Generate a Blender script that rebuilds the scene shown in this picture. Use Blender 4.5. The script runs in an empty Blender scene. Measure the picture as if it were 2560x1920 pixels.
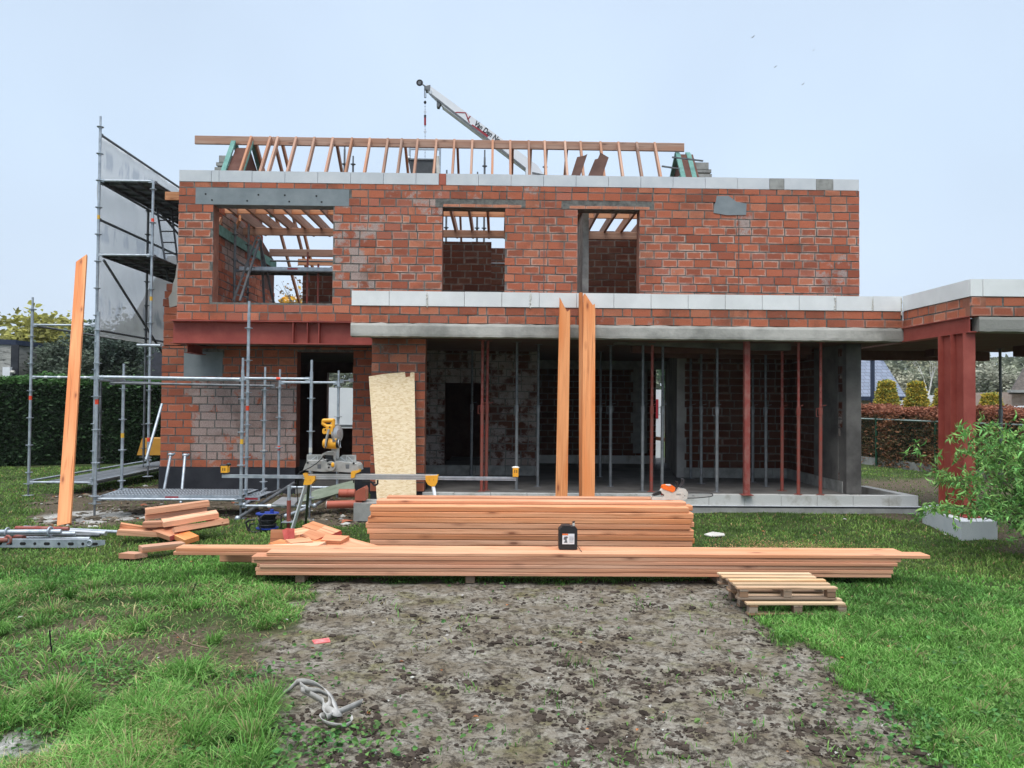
import bpy, math, random
import numpy as np
from mathutils import Vector, Matrix
random.seed(7)
rng = np.random.default_rng(11)
R_ = math.radians
sc = bpy.context.scene
COL = sc.collection
# ---------------- camera ----------------
F = 1923.0
CAMZ = 1.8
cam = bpy.data.cameras.new("camera")
cam.sensor_width = 36.0
cam.lens = 36.0 * F / 2560.0
cam.clip_start = 0.05
cam.clip_end = 4000
cam_o = bpy.data.objects.new("camera", cam)
COL.objects.link(cam_o)
CR = (Matrix.Rotation(-0.019, 3, 'Z') @ Matrix.Rotation(math.pi / 2 + math.atan(43 / F), 3, 'X') @ Matrix.Rotation(0.0085, 3, 'Z'))
CP = Vector((0, 0, CAMZ))
cam_o.matrix_world = Matrix.Translation(CP) @ CR.to_4x4()
sc.camera = cam_o
# ---------------- sky, sun, exposure ----------------
w = bpy.data.worlds.new("World")
sc.world = w
w.use_nodes = True
nt = w.node_tree
nt.nodes.clear()
SUN_EL, SUN_AZ = R_(60), R_(200)      # sun behind the camera, a little to the left
sky = nt.nodes.new('ShaderNodeTexSky'); sky.sky_type = 'NISHITA'; sky.sun_disc = False
sky.sun_elevation = SUN_EL; sky.sun_rotation = SUN_AZ; sky.air_density = 1.0; sky.dust_density = 3.0; sky.ozone_density = 1.0
sk = nt.nodes.new('ShaderNodeVectorMath'); sk.operation = 'SCALE'; sk.inputs['Scale'].default_value = 0.09
nt.links.new(sky.outputs[0], sk.inputs[0])
# high overcast veil over the blue sky, brighter towards the zenith as cloud cover is
tc = nt.nodes.new('ShaderNodeTexCoord')
sp = nt.nodes.new('ShaderNodeSeparateXYZ'); nt.links.new(tc.outputs['Generated'], sp.inputs[0])
rp = nt.nodes.new('ShaderNodeValToRGB'); nt.links.new(sp.outputs['Z'], rp.inputs[0])
el = rp.color_ramp.elements
el[0].position = 0.0; el[0].color = (.600, .700, .830, 1)
el[1].position = 1.0; el[1].color = (2.6, 2.75, 2.95, 1)
for p_, c_ in ((.12, (.590, .705, .850)), (.30, (.550, .675, .830)), (.48, (.515, .625, .775)), (.60, (.90, .99, 1.12)), (.78, (1.8, 1.9, 2.05))):
    e_ = el.new(p_); e_.color = (*c_, 1)
nz = nt.nodes.new('ShaderNodeTexNoise'); nz.inputs['Scale'].default_value = 1.6; nz.inputs['Detail'].default_value = 3
nt.links.new(tc.outputs['Generated'], nz.inputs['Vector'])
mr = nt.nodes.new('ShaderNodeMapRange'); mr.inputs[1].default_value = .3; mr.inputs[2].default_value = .7; mr.inputs[3].default_value = .89; mr.inputs[4].default_value = 1.11
nt.links.new(nz.outputs[0], mr.inputs[0])
vs = nt.nodes.new('ShaderNodeVectorMath'); vs.operation = 'SCALE'
nt.links.new(rp.outputs[0], vs.inputs[0]); nt.links.new(mr.outputs[0], vs.inputs['Scale'])
mx = nt.nodes.new('ShaderNodeMix'); mx.data_type = 'RGBA'; mx.inputs[0].default_value = .93
nt.links.new(sk.outputs[0], mx.inputs[6]); nt.links.new(vs.outputs[0], mx.inputs[7])
bg = nt.nodes.new('ShaderNodeBackground'); bg.inputs[1].default_value = 1.0
nt.links.new(mx.outputs[2], bg.inputs[0])
wo = nt.nodes.new('ShaderNodeOutputWorld'); nt.links.new(bg.outputs[0], wo.inputs[0])
sun = bpy.data.lights.new("sun", 'SUN'); sun.energy = 1.5; sun.angle = R_(30); sun.color = (1, .96, .9)
sun_o = bpy.data.objects.new("sun", sun); COL.objects.link(sun_o)
d_ = Vector((math.sin(R_(196)) * math.cos(SUN_EL), math.cos(R_(196)) * math.cos(SUN_EL), math.sin(SUN_EL)))
sun_o.rotation_euler = d_.to_track_quat('Z', 'Y').to_euler(); sun_o.location = (0, 0, 30)
vsx = sc.view_settings
vsx.view_transform = 'Standard'; vsx.look = 'None'; vsx.exposure = 0.30; vsx.gamma = 1.0
# ---------------- pixel helpers: turn a place seen in the photo into a point at a known depth / height ----------------
def ray(px, py):
    return CR @ Vector(((px - 1280) / F, -(py - 960) / F, -1))
def at(px, py, Y):
    d = ray(px, py); return CP + d * (Y / d.y)
def gz(px, py, z=0.0):
    d = ray(px, py); return CP + d * ((z - CAMZ) / d.z)
def X(px, Y): return at(px, 1003, Y).x
def Z(py, Y, px=1280): return at(px, py, Y).z
# ---------------- materials ----------------
def N(nt, t, **k):
    n = nt.nodes.new(t)
    for a, b in k.items():
        if a.startswith('i_'):
            n.inputs[a[2:].replace('_', ' ')].default_value = b
        else: setattr(n, a, b)
    return n
def newmat(name):
    m = bpy.data.materials.new(name); m.use_nodes = True
    nt = m.node_tree; b = nt.nodes['Principled BSDF']; return m, nt, b
def ramp(nt, src, stops):
    r = nt.nodes.new('ShaderNodeValToRGB'); e = r.color_ramp.elements
    e[0].position, e[0].color = stops[0][0], (*stops[0][1], 1)
    e[1].position, e[1].color = stops[-1][0], (*stops[-1][1], 1)
    for p, c in stops[1:-1]:
        x = e.new(p); x.color = (*c, 1)
    nt.links.new(src, r.inputs[0]); return r.outputs[0]
def mixc(nt, f, a, b, mode='MIX'):
    m = nt.nodes.new('ShaderNodeMix'); m.data_type = 'RGBA'; m.blend_type = mode
    for i, s in ((0, f), (6, a), (7, b)):
        if hasattr(s, 'is_output'): nt.links.new(s, m.inputs[i])
        elif isinstance(s, (int, float)): m.inputs[i].default_value = s
        else: m.inputs[i].default_value = (*s, 1)
    return m.outputs[2]
def math_(nt, op, a, b=0.0):
    m = nt.nodes.new('ShaderNodeMath'); m.operation = op
    for i, s in ((0, a), (1, b)):
        if hasattr(s, 'is_output'): nt.links.new(s, m.inputs[i])
        else: m.inputs[i].default_value = s
    return m.outputs[0]
def bump(nt, b, h, st=.4, dist=.01):
    n = nt.nodes.new('ShaderNodeBump'); n.inputs['Strength'].default_value = st; n.inputs['Distance'].default_value = dist
    nt.links.new(h, n.inputs['Height']); nt.links.new(n.outputs[0], b.inputs['Normal'])
def noise(nt, vec, scale, detail=4, rough=.55, dist=0.0):
    n = nt.nodes.new('ShaderNodeTexNoise'); n.inputs['Scale'].default_value = scale
    n.inputs['Detail'].default_value = detail; n.inputs['Roughness'].default_value = rough; n.inputs['Distortion'].default_value = dist
    nt.links.new(vec, n.inputs['Vector']); return n.outputs[0]
def coords(nt, kind='Object', scale=None, rnd=False):
    t = nt.nodes.new('ShaderNodeTexCoord'); v = t.outputs[kind]
    if rnd:
        oi = nt.nodes.new('ShaderNodeObjectInfo'); a = nt.nodes.new('ShaderNodeVectorMath'); a.operation = 'MULTIPLY_ADD'
        cx = nt.nodes.new('ShaderNodeCombineXYZ')
        for i in range(3): nt.links.new(oi.outputs['Random'], cx.inputs[i])
        nt.links.new(cx.outputs[0], a.inputs[0]); a.inputs[1].default_value = (37, 61, 17); nt.links.new(v, a.inputs[2]); v = a.outputs[0]
    if scale:
        m = nt.nodes.new('ShaderNodeMapping'); m.inputs['Scale'].default_value = scale; nt.links.new(v, m.inputs[0]); v = m.outputs[0]
    return v
def simple(name, c, c2=None, scale=8, rough=.7, metal=0, bs=0.0, bscale=60, lo=.35, hi=.65, rnd=False, spec=.4):
    m, nt, b = newmat(name); v = coords(nt, rnd=rnd)
    if c2:
        f = noise(nt, v, scale, 5, .6)
        nt.links.new(ramp(nt, f, [(lo, c), (hi, c2)]), b.inputs['Base Color'])
    else: b.inputs['Base Color'].default_value = (*c, 1)
    b.inputs['Roughness'].default_value = rough; b.inputs['Metallic'].default_value = metal; b.inputs['Specular IOR Level'].default_value = spec
    if bs: bump(nt, b, noise(nt, v, bscale, 4), bs)
    return m
def wood(name, base, dark, knot, gs=1.0):
    m, nt, b = newmat(name)
    v = coords(nt, 'Object', rnd=True)
    def mp(s):
        q = nt.nodes.new('ShaderNodeMapping'); q.inputs['Scale'].default_value = s; nt.links.new(v, q.inputs[0]); return q.outputs[0]
    g = noise(nt, mp((1.0 * gs, 26, 30)), 1.0, 5, .62, .7)
    g2 = noise(nt, mp((.5, 5, 7)), 1.0, 2, .5)
    col = ramp(nt, g, [(.30, dark), (.50, base), (.72, tuple(min(1, x * 1.18) for x in base))])
    col = mixc(nt, ramp(nt, g2, [(.42, (0, 0, 0)), (.66, (1, 1, 1))]), col, tuple(x * y for x, y in zip(base, (.93, .72, .58))))
    vo = nt.nodes.new('ShaderNodeTexVoronoi'); nt.links.new(mp((2.0, 6.5, 6.5)), vo.inputs['Vector']); vo.inputs['Scale'].default_value = 1.0
    kn = ramp(nt, vo.outputs['Distance'], [(.06, (.9, .9, .9)), (.12, (.35, .35, .35)), (.24, (0, 0, 0))])
    col = mixc(nt, kn, col, knot)
    cr = noise(nt, mp((.9, 55, 55)), 1.0, 2, .5, .2)
    col = mixc(nt, ramp(nt, cr, [(.60, (0, 0, 0)), (.70, (.65, .65, .65))]), col, knot)
    oi = nt.nodes.new('ShaderNodeObjectInfo')
    hs = nt.nodes.new('ShaderNodeHueSaturation'); nt.links.new(col, hs.inputs['Color'])
    r = nt.nodes.new('ShaderNodeMapRange'); nt.links.new(oi.outputs['Random'], r.inputs[0]); r.inputs[3].default_value = .68; r.inputs[4].default_value = 1.12
    nt.links.new(r.outputs[0], hs.inputs['Value'])
    r2 = nt.nodes.new('ShaderNodeMapRange'); nt.links.new(math_(nt, 'FRACT', math_(nt, 'MULTIPLY', oi.outputs['Random'], 7.3)), r2.inputs[0]); r2.inputs[3].default_value = .86; r2.inputs[4].default_value = 1.06
    nt.links.new(r2.outputs[0], hs.inputs['Saturation'])
    nt.links.new(hs.outputs[0], b.inputs['Base Color']); b.inputs['Roughness'].default_value = .75
    b.inputs['Specular IOR Level'].default_value = .25
    bump(nt, b, g, .35, .003)
    return m
def brickmat():
    m, nt, b = newmat('brick_and_mortar')
    a = N(nt, 'ShaderNodeAttribute', attribute_name='bc')
    v = coords(nt)
    uv = nt.nodes.new('ShaderNodeUVMap'); s = nt.nodes.new('ShaderNodeSeparateXYZ'); nt.links.new(uv.outputs[0], s.inputs[0])
    du = math_(nt, 'MULTIPLY', math_(nt, 'SUBTRACT', .5, math_(nt, 'ABSOLUTE', math_(nt, 'SUBTRACT', s.outputs[0], .5))), 2.0)
    dv = math_(nt, 'SUBTRACT', .5, math_(nt, 'ABSOLUTE', math_(nt, 'SUBTRACT', s.outputs[1], .5)))
    d = math_(nt, 'MINIMUM', du, dv)
    n1 = noise(nt, v, 22, 5, .65)
    d2 = math_(nt, 'ADD', d, math_(nt, 'MULTIPLY', math_(nt, 'SUBTRACT', n1, .5), .42))
    edge = ramp(nt, d2, [(.0, (1, 1, 1)), (.20, (0, 0, 0))])
    ef = math_(nt, 'MULTIPLY', math_(nt, 'MULTIPLY', edge, a.outputs['Alpha']), ramp(nt, noise(nt, v, 5.5, 4, .6), [(.36, (.1, .1, .1)), (.62, (1, 1, 1))]))
    n2 = noise(nt, v, 60, 4, .6)
    col = mixc(nt, .55, a.outputs['Color'], ramp(nt, n2, [(.3, (.36, .36, .36)), (.7, (.64, .64, .64))]), 'OVERLAY')
    col = mixc(nt, math_(nt, 'MULTIPLY', ef, .85), col, (.66, .54, .46))
    # mortar dragged over the brick faces
    n3 = noise(nt, v, 3.4, 6, .68)
    at2 = N(nt, 'ShaderNodeAttribute', attribute_name='bs')
    sm = math_(nt, 'ADD', n3, at2.outputs['Fac'])
    sf = ramp(nt, sm, [(.57, (0, 0, 0)), (.66, (.78, .78, .78))])
    col = mixc(nt, sf, col, ramp(nt, n2, [(.3, (.24, .215, .20)), (.7, (.48, .43, .40))]))
    # weather stains: brown-grey blotches and soot drifting over several courses
    st = noise(nt, v, 1.3, 6, .7, .6); col = mixc(nt, ramp(nt, st, [(.50, (0, 0, 0)), (.68, (.55, .55, .55))]), col, (.12, .065, .045))
    st2 = noise(nt, v, 7.5, 4, .7); col = mixc(nt, ramp(nt, st2, [(.60, (0, 0, 0)), (.75, (.45, .45, .45))]), col, (.10, .09, .08))
    nt.links.new(col, b.inputs['Base Color']); b.inputs['Roughness'].default_value = .9; b.inputs['Specular IOR Level'].default_value = .2
    bump(nt, b, math_(nt, 'ADD', n2, n1), .5, .006)
    return m
MT = {}
MT['brick'] = brickmat()
MT['mortar'] = simple('mortar', (.085, .085, .078), (.19, .185, .17), 14, .95, bs=.6, bscale=50)
MT['core'] = simple('rough_brick_side', (.22, .08, .05), (.32, .14, .09), 5, .9, bs=.6, bscale=30)
MT['darkcore'] = simple('inner_wall_body', (.09, .035, .025), (.13, .06, .045), 4, .9, bs=.5, bscale=30)  # darkened copy of the rough brick, indoor shade put into its colour
MT['block'] = simple('aerated_concrete_block', (.50, .53, .56), (.60, .62, .64), 2.2, .9, bs=.25, bscale=90, rnd=True)
MT['oldblock'] = simple('weathered_block', (.20, .20, .19), (.34, .34, .32), 6, .9, bs=.3, bscale=60)
MT['blockw'] = simple('white_block', (.66, .67, .67), (.76, .77, .77), 2.2, .9, bs=.2, bscale=90, rnd=True)
MT['plinth'] = simple('stained_white_block', (.55, .55, .53), (.30, .28, .23), 3.5, .9, bs=.3, bscale=50, lo=.5, hi=.75)
MT['cement'] = simple('trowelled_cement', (.24, .235, .215), (.46, .445, .41), 1.1, .9, bs=.5, bscale=22, lo=.40, hi=.60)
MT['concrete'] = simple('smooth_concrete', (.17, .20, .215), (.23, .26, .275), 3, .8, bs=.2, bscale=40)
MT['concgrey'] = simple('raw_concrete', (.22, .22, .21), (.34, .34, .32), 3, .9, bs=.4, bscale=30)
MT['slabtop'] = simple('concrete_floor', (.085, .08, .075), (.19, .18, .17), 1.5, .8, bs=.2, bscale=20)
MT['bitumen'] = simple('bitumen_coating', (.012, .014, .020), (.03, .032, .04), 3, .6, bs=.3, bscale=20)
MT['primer'] = simple('red_primer_steel', (.24, .042, .032), (.36, .085, .062), 3.4, .55, bs=.12, bscale=30, lo=.3, hi=.72)
MT['primerdust'] = simple('dusty_red_primer', (.26, .05, .04), (.33, .17, .14), 9, .7, lo=.45, hi=.8)
MT['propred'] = simple('red_prop_paint', (.30, .05, .035), (.20, .09, .07), 7, .6)
MT['propgrey'] = simple('galvanised_prop', (.17, .18, .19), (.28, .29, .30), 9, .5, metal=.5)
MT['galv'] = simple('galvanised_steel', (.30, .34, .38), (.46, .50, .54), 12, .45, metal=.55, spec=.5)
MT['galvdark'] = simple('dull_steel', (.10, .11, .12), (.17, .18, .19), 9, .55, metal=.4)
MT['holedark'] = simple('black_recess', (.01, .01, .011))
MT['sticker'] = simple('red_band', (.75, .07, .03), rough=.5)
MT['stickery'] = simple('yellow_band', (.70, .40, .04), rough=.5)
MT['timber'] = wood('douglas_timber', (.70, .36, .205), (.49, .215, .105), (.20, .07, .035))
MT['timber2'] = wood('orange_timber', (.64, .28, .125), (.50, .18, .07), (.22, .065, .03))
MT['rafter'] = wood('roof_timber', (.44, .265, .185), (.32, .175, .12), (.16, .08, .05))
MT['greenwood'] = simple('green_treated_wood', (.09, .22, .19), (.16, .33, .29), 7, .8)
MT['palewood'] = wood('pallet_timber', (.62, .44, .27), (.40, .27, .16), (.20, .11, .06))
MT['greywood'] = wood('weathered_pallet_timber', (.30, .23, .17), (.22, .16, .11), (.12, .08, .05))
MT['endred'] = simple('red_sealed_end', (.42, .06, .05), (.50, .10, .08), 10, .7)
MT['black'] = simple('black_plastic', (.018, .019, .021), rough=.45)
MT['yellow'] = simple('yellow_tool_plastic', (.80, .40, .03), (.70, .33, .03), 8, .45)
MT['toolgrey'] = simple('cast_aluminium', (.30, .30, .28), (.42, .42, .40), 10, .5, metal=.3)
MT['alu'] = simple('aluminium_rail', (.50, .51, .52), (.62, .63, .64), 8, .35, metal=.7)
MT['white'] = simple('white_paint', (.72, .74, .76), (.66, .68, .71), 3, .4)
MT['redpaint'] = simple('dark_red_paint', (.30, .02, .03), rough=.45)
MT['rubber'] = simple('black_rubber', (.03, .03, .033), rough=.8)
MT['blue'] = simple('blue_plastic', (.02, .05, .28), rough=.4)
MT['clay'] = simple('clay_pipe', (.40, .10, .06), (.33, .085, .05), 5, .6)
MT['orange'] = simple('orange_plastic', (.85, .16, .02), rough=.4)
MT['toolwhite'] = simple('dusty_white_plastic', (.62, .61, .57), (.50, .48, .43), 8, .5)
# ---------------- mesh builder ----------------
class MB:
    def __init__(s): s.v = []; s.f = []; s.mi = []; s.sm = []; s.uv = []; s.bc = []; s.bs = []; s.mats = []; s.has = False
    def m(s, mat):
        if isinstance(mat, str): mat = MT[mat]
        if mat not in s.mats: s.mats.append(mat)
        return s.mats.index(mat)
    def face(s, pts, mat, smooth=False, uv=None, bc=None, bs=0.0):
        b = len(s.v); s.v += [tuple(p) for p in pts]; n = len(pts)
        s.f.append(tuple(range(b, b + n))); s.mi.append(s.m(mat)); s.sm.append(smooth)
        s.uv += uv if uv else [(.5, .5)] * n
        s.bc += [bc if bc else (.2, .2, .2, 0)] * n; s.bs += [bs] * n
        if bc: s.has = True
        return s
    def idx(s, vs, fs, mat, smooth=False):
        b = len(s.v); s.v += [tuple(p) for p in vs]; k = s.m(mat)
        for f in fs:
            s.f.append(tuple(b + i for i in f)); s.mi.append(k); s.sm.append(smooth)
            s.uv += [(.5, .5)] * len(f); s.bc += [(.2, .2, .2, 0)] * len(f); s.bs += [0.0] * len(f)
        return s
    def hexa(s, p, mat):   # p: 4 bottom ccw, 4 top
        return s.idx(p, [(3, 2, 1, 0), (4, 5, 6, 7), (0, 1, 5, 4), (1, 2, 6, 5), (2, 3, 7, 6), (3, 0, 4, 7)], mat)
    def box(s, a, b, mat):
        x0, y0, z0 = a; x1, y1, z1 = b
        if x0 > x1: x0, x1 = x1, x0
        if y0 > y1: y0, y1 = y1, y0
        if z0 > z1: z0, z1 = z1, z0
        return s.hexa([(x0, y0, z0), (x1, y0, z0), (x1, y1, z0), (x0, y1, z0), (x0, y0, z1), (x1, y0, z1), (x1, y1, z1), (x0, y1, z1)], mat)
    def bar(s, p0, p1, w_, h_, mat, up=(0, 0, 1)):
        p0 = Vector(p0); p1 = Vector(p1); d = (p1 - p0).normalized(); u = Vector(up)
        if abs(d.dot(u)) > .98: u = Vector((0, 1, 0))
        a = d.cross(u).normalized() * (w_ / 2); c = a.cross(d).normalized() * (h_ / 2)
        return s.hexa([p0 - a - c, p0 + a - c, p1 + a - c, p1 - a - c, p0 - a + c, p0 + a + c, p1 + a + c, p1 - a + c], mat)
    def tube(s, p0, p1, r, mat, n=10, r1=None, cap=True):
        p0 = Vector(p0); p1 = Vector(p1); d = (p1 - p0)
        if d.length < 1e-6: return s
        d.normalize(); u = Vector((0, 0, 1)) if abs(d.z) < .9 else Vector((1, 0, 0))
        a = d.cross(u).normalized(); c = a.cross(d); r1 = r if r1 is None else r1
        vs = []
        for P, rr in ((p0, r), (p1, r1)):
            for i in range(n):
                t = 2 * math.pi * i / n; vs.append(P + a * math.cos(t) * rr + c * math.sin(t) * rr)
        s.idx(vs, [(i, (i + 1) % n, n + (i + 1) % n, n + i) for i in range(n)], mat, True)
        if cap: s.idx(vs[:n], [tuple(range(n))], mat); s.idx(vs[n:], [tuple(range(n))[::-1]], mat)
        return s
    def path(s, pts, r, mat, n=8):
        for i in range(len(pts) - 1): s.tube(pts[i], pts[i + 1], r, mat, n)
        return s
    def ball(s, c, r, mat, sc_=(1, 1, 1), nu=12, nv=8):
        vs = []; c = Vector(c)
        for j in range(nv + 1):
            ph = math.pi * j / nv
            for i in range(nu):
                t = 2 * math.pi * i / nu
                vs.append(c + Vector((math.sin(ph) * math.cos(t) * r * sc_[0], math.sin(ph) * math.sin(t) * r * sc_[1], math.cos(ph) * r * sc_[2])))
        return s.idx(vs, [(j * nu + i, (j + 1) * nu + i, (j + 1) * nu + (i + 1) % nu, j * nu + (i + 1) % nu) for j in range(nv) for i in range(nu)], mat, True)
    def ring(s, c, r, rt, mat, ax=(0, 0, 1), n=20, k=6):
        ax = Vector(ax).normalized(); u = Vector((0, 0, 1)) if abs(ax.z) < .9 else Vector((1, 0, 0))
        a = ax.cross(u).normalized(); b = ax.cross(a); c = Vector(c)
        vs = []
        for i in range(n):
            t = 2 * math.pi * i / n; d = a * math.cos(t) + b * math.sin(t)
            for j in range(k):
                q = 2 * math.pi * j / k; vs.append(c + d * (r + rt * math.cos(q)) + ax * rt * math.sin(q))
        return s.idx(vs, [(i * k + j, i * k + (j + 1) % k, ((i + 1) % n) * k + (j + 1) % k, ((i + 1) % n) * k + j) for i in range(n) for j in range(k)], mat, True)
    def prism(s, poly, ext, mat):   # poly: world points in a plane, ext: extrusion vector
        n = len(poly); e = Vector(ext); P = [Vector(p) for p in poly]
        return s.idx(P + [p + e for p in P], [tuple(range(n)), tuple(range(2 * n - 1, n - 1, -1))] + [(i, n + i, n + (i + 1) % n, (i + 1) % n) for i in range(n)], mat)
    def pxprism(s, pts, Y, th, mat):  # silhouette at depth Y with a real thickness th
        return s.prism([at(x, y, Y) for x, y in pts], (0, th, 0), mat)
    def brick(s, O, U, Nn, x0, x1, z0, z1, depth=.05, col=None, ef=0.0, bs=0.0, jit=.004):
        O, U, Nn = Vector(O), Vector(U), Vector(Nn); j = lambda: random.uniform(-jit, jit)
        out = random.uniform(-.003, .004)
        q = [(x0 + j(), z0 + j()), (x1 + j(), z0 + j()), (x1 + j(), z1 + j()), (x0 + j(), z1 + j())]
        fr = [O + U * a + Vector((0, 0, b)) + Nn * out for a, b in q]
        bk = [p - Nn * depth for p in fr]
        uv = [(0, 0), (1, 0), (1, 1), (0, 1)]
        c = (*col, ef)
        s.face(fr, 'brick', uv=uv, bc=c, bs=bs)
        for i in range(4):
            k = (i + 1) % 4
            s.face([fr[k], fr[i], bk[i], bk[k]], 'brick', uv=[(.03, .03)] * 4, bc=c, bs=bs)
    def build(s, name, parent=None, props=None):
        me = bpy.data.meshes.new(name); me.from_pydata(s.v, [], s.f)
        for m_ in s.mats: me.materials.append(m_)
        me.polygons.foreach_set('material_index', s.mi); me.polygons.foreach_set('use_smooth', s.sm)
        if s.has:
            u = me.uv_layers.new(name='UVMap'); u.data.foreach_set('uv', [c for p in s.uv for c in p])
            a = me.attributes.new('bc', 'FLOAT_COLOR', 'CORNER'); a.data.foreach_set('color', [c for p in s.bc for c in p])
            a = me.attributes.new('bs', 'FLOAT', 'CORNER'); a.data.foreach_set('value', s.bs)
        o = bpy.data.objects.new(name, me); COL.objects.link(o)
        me.update()
        if parent: attach(o, parent)
        return o
def attach(o, parent):
    o.parent = parent
    L = parent.get('_l')
    o.matrix_parent_inverse = Matrix.Translation(Vector(L)).inverted() if L is not None else Matrix.Identity(4)
LOCS = {}
def attach(o, parent):
    o.parent = parent
    o.matrix_parent_inverse = LOCS[parent.name] .inverted() if parent.name in LOCS else Matrix.Identity(4)
def thing(name, label, cat, loc=(0, 0, 0), group=None):
    o = bpy.data.objects.new(name, None); COL.objects.link(o); o.location = loc; o.empty_display_size = .2
    LOCS[o.name] = Matrix.Translation(Vector(loc)); tag(o, label, cat, group); return o
def tag(o, label, cat, group=None):
    o['label'] = label; o['category'] = cat
    if group: o['group'] = group
    return o
def struct(o): o['kind'] = 'structure'; return o
def stuff(o, label, cat): o['kind'] = 'stuff'; tag(o, label, cat); return o
def dup(root, dloc, label, group=None):
    r = root.copy(); COL.objects.link(r); r.location = Vector(root.location) + Vector(dloc); r['label'] = label
    if group: r['group'] = group
    for ch in list(root.children):
        c = ch.copy(); COL.objects.link(c); c.parent = r
        for g in list(ch.children):
            d = g.copy(); COL.objects.link(d); d.parent = c
    return r
def beam(name, p0, p1, w_, h_, mat, up=(0, 0, 1), parent=None, poly=None, endmat=None):
    """a timber: mesh lies along its own X axis so the grain follows it"""
    p0 = Vector(p0); p1 = Vector(p1); d = (p1 - p0); L = d.length; d.normalize(); u = Vector(up)
    if abs(d.dot(u)) > .97: u = Vector((0, -1, 0))
    z = (u - d * u.dot(d)).normalized(); y = z.cross(d)
    M = Matrix((d, y, z)).transposed().to_4x4(); M.translation = p0
    mb = MB(); bv = min(.006, h_ * .12)
    if poly: mb.prism([(a, -w_ / 2, b) for a, b in poly], (0, w_, 0), mat)
    else:
        b_ = w_ / 2; c_ = h_ / 2
        prof = [(-b_ + bv, -c_), (b_ - bv, -c_), (b_, -c_ + bv), (b_, c_ - bv), (b_ - bv, c_), (-b_ + bv, c_), (-b_, c_ - bv), (-b_, -c_ + bv)]
        n = 8; vs = [(0, a, b) for a, b in prof] + [(L, a, b) for a, b in prof]
        mb.idx(vs, [(i, (i + 1) % n, n + (i + 1) % n, n + i) for i in range(n)], mat)
        mb.idx(vs[:n], [tuple(range(n))[::-1]], endmat or mat); mb.idx(vs[n:], [tuple(range(n))], mat)
    o = mb.build(name); o.matrix_world = M
    if parent:
        o.parent = parent
        o.matrix_parent_inverse = LOCS[parent.name].inverted() if parent.name in LOCS else Matrix.Identity(4)
        o.matrix_basis = M
    return o
# brick colours (albedo)
def bcol(k=0):
    t = random.random()
    if t < .60: c = (.455, .14, .078)
    elif t < .80: c = (.345, .105, .062)
    elif t < .93: c = (.51, .185, .108)
    else: c = (.42, .145, .095)
    f = random.uniform(.80, .98)
    return tuple(x * f for x in c)
def brickwall(mb, O, U, Nn, x0, x1, z0, z1, holes=(), ef=.35, mort=.0, L=.280, H=.131, J=.021, body=.3, core='core', col=bcol, smf=None, capback=True, eff=None, offs=0.0, mortar_proud=0.0):
    """course-laid blocks on a mortar bed; O = point at x=0,z=0 of the face plane; U along, Nn outwards"""
    O = Vector(O); U = Vector(U); Nn = Vector(Nn)
    zc = z0; row = 0
    while zc < z1 - .02:
        zt = min(zc + H, z1); zm = (zc + zt) / 2
        segs = [(x0, x1)]
        for hx0, hx1, hz0, hz1 in holes:
            if hz0 < zm < hz1:
                ns = []
                for a, b in segs:
                    if hx1 <= a or hx0 >= b: ns.append((a, b)); continue
                    if hx0 > a: ns.append((a, hx0))
                    if hx1 < b: ns.append((hx1, b))
                segs = ns
        for a, b in segs:
            x = a; p = L + J
            k = math.floor((a - x0 - offs) / p + (.5 if row % 2 else 0))
            nx = x0 + offs + (k + 1) * p - (p / 2 if row % 2 else 0)
            while x < b - .01:
                e = min(nx - J, b) + random.uniform(-.016, .005)
                if b - e < .04: e = b
                e = min(e, b)
                if e - x > .03:
                    s_ = mort + (smf((x + e) / 2, zm) if smf else 0)
                    E = (eff((x + e) / 2, zm) if eff else ef)
                    E = max(0, min(1, E + random.uniform(-.3, .3))) if random.random() < .75 else 0
                    mb.brick(O, U, Nn, x, e, zc, zt, col=col(), ef=E, bs=s_)
                x = e + J + random.uniform(-.003, .004); nx += p
                if random.random() < .08: nx -= p * random.uniform(.3, .55)
        zc += H + J; row += 1
    xs = sorted({x0, x1, *[h for q in holes for h in q[:2] if x0 < h < x1]}); zs = sorted({z0, z1, *[h for q in holes for h in q[2:] if z0 < h < z1]})
    for i in range(len(xs) - 1):
        for j in range(len(zs) - 1):
            cx, cz = (xs[i] + xs[i + 1]) / 2, (zs[j] + zs[j + 1]) / 2
            if any(h[0] < cx < h[1] and h[2] < cz < h[3] for h in holes): continue
            for d0, d1, mt in ((.006 - mortar_proud, .03, 'mortar'), (.03, body, core)):
                A = O + U * xs[i] - Nn * d0; B = O + U * xs[i + 1] - Nn * d0; D = -Nn * (d1 - d0)
                zz0 = Vector((0, 0, zs[j])); zz1 = Vector((0, 0, zs[j + 1]))
                mb.hexa([A + zz0, B + zz0, B + D + zz0, A + D + zz0, A + zz1, B + zz1, B + D + zz1, A + D + zz1], mt)
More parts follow.
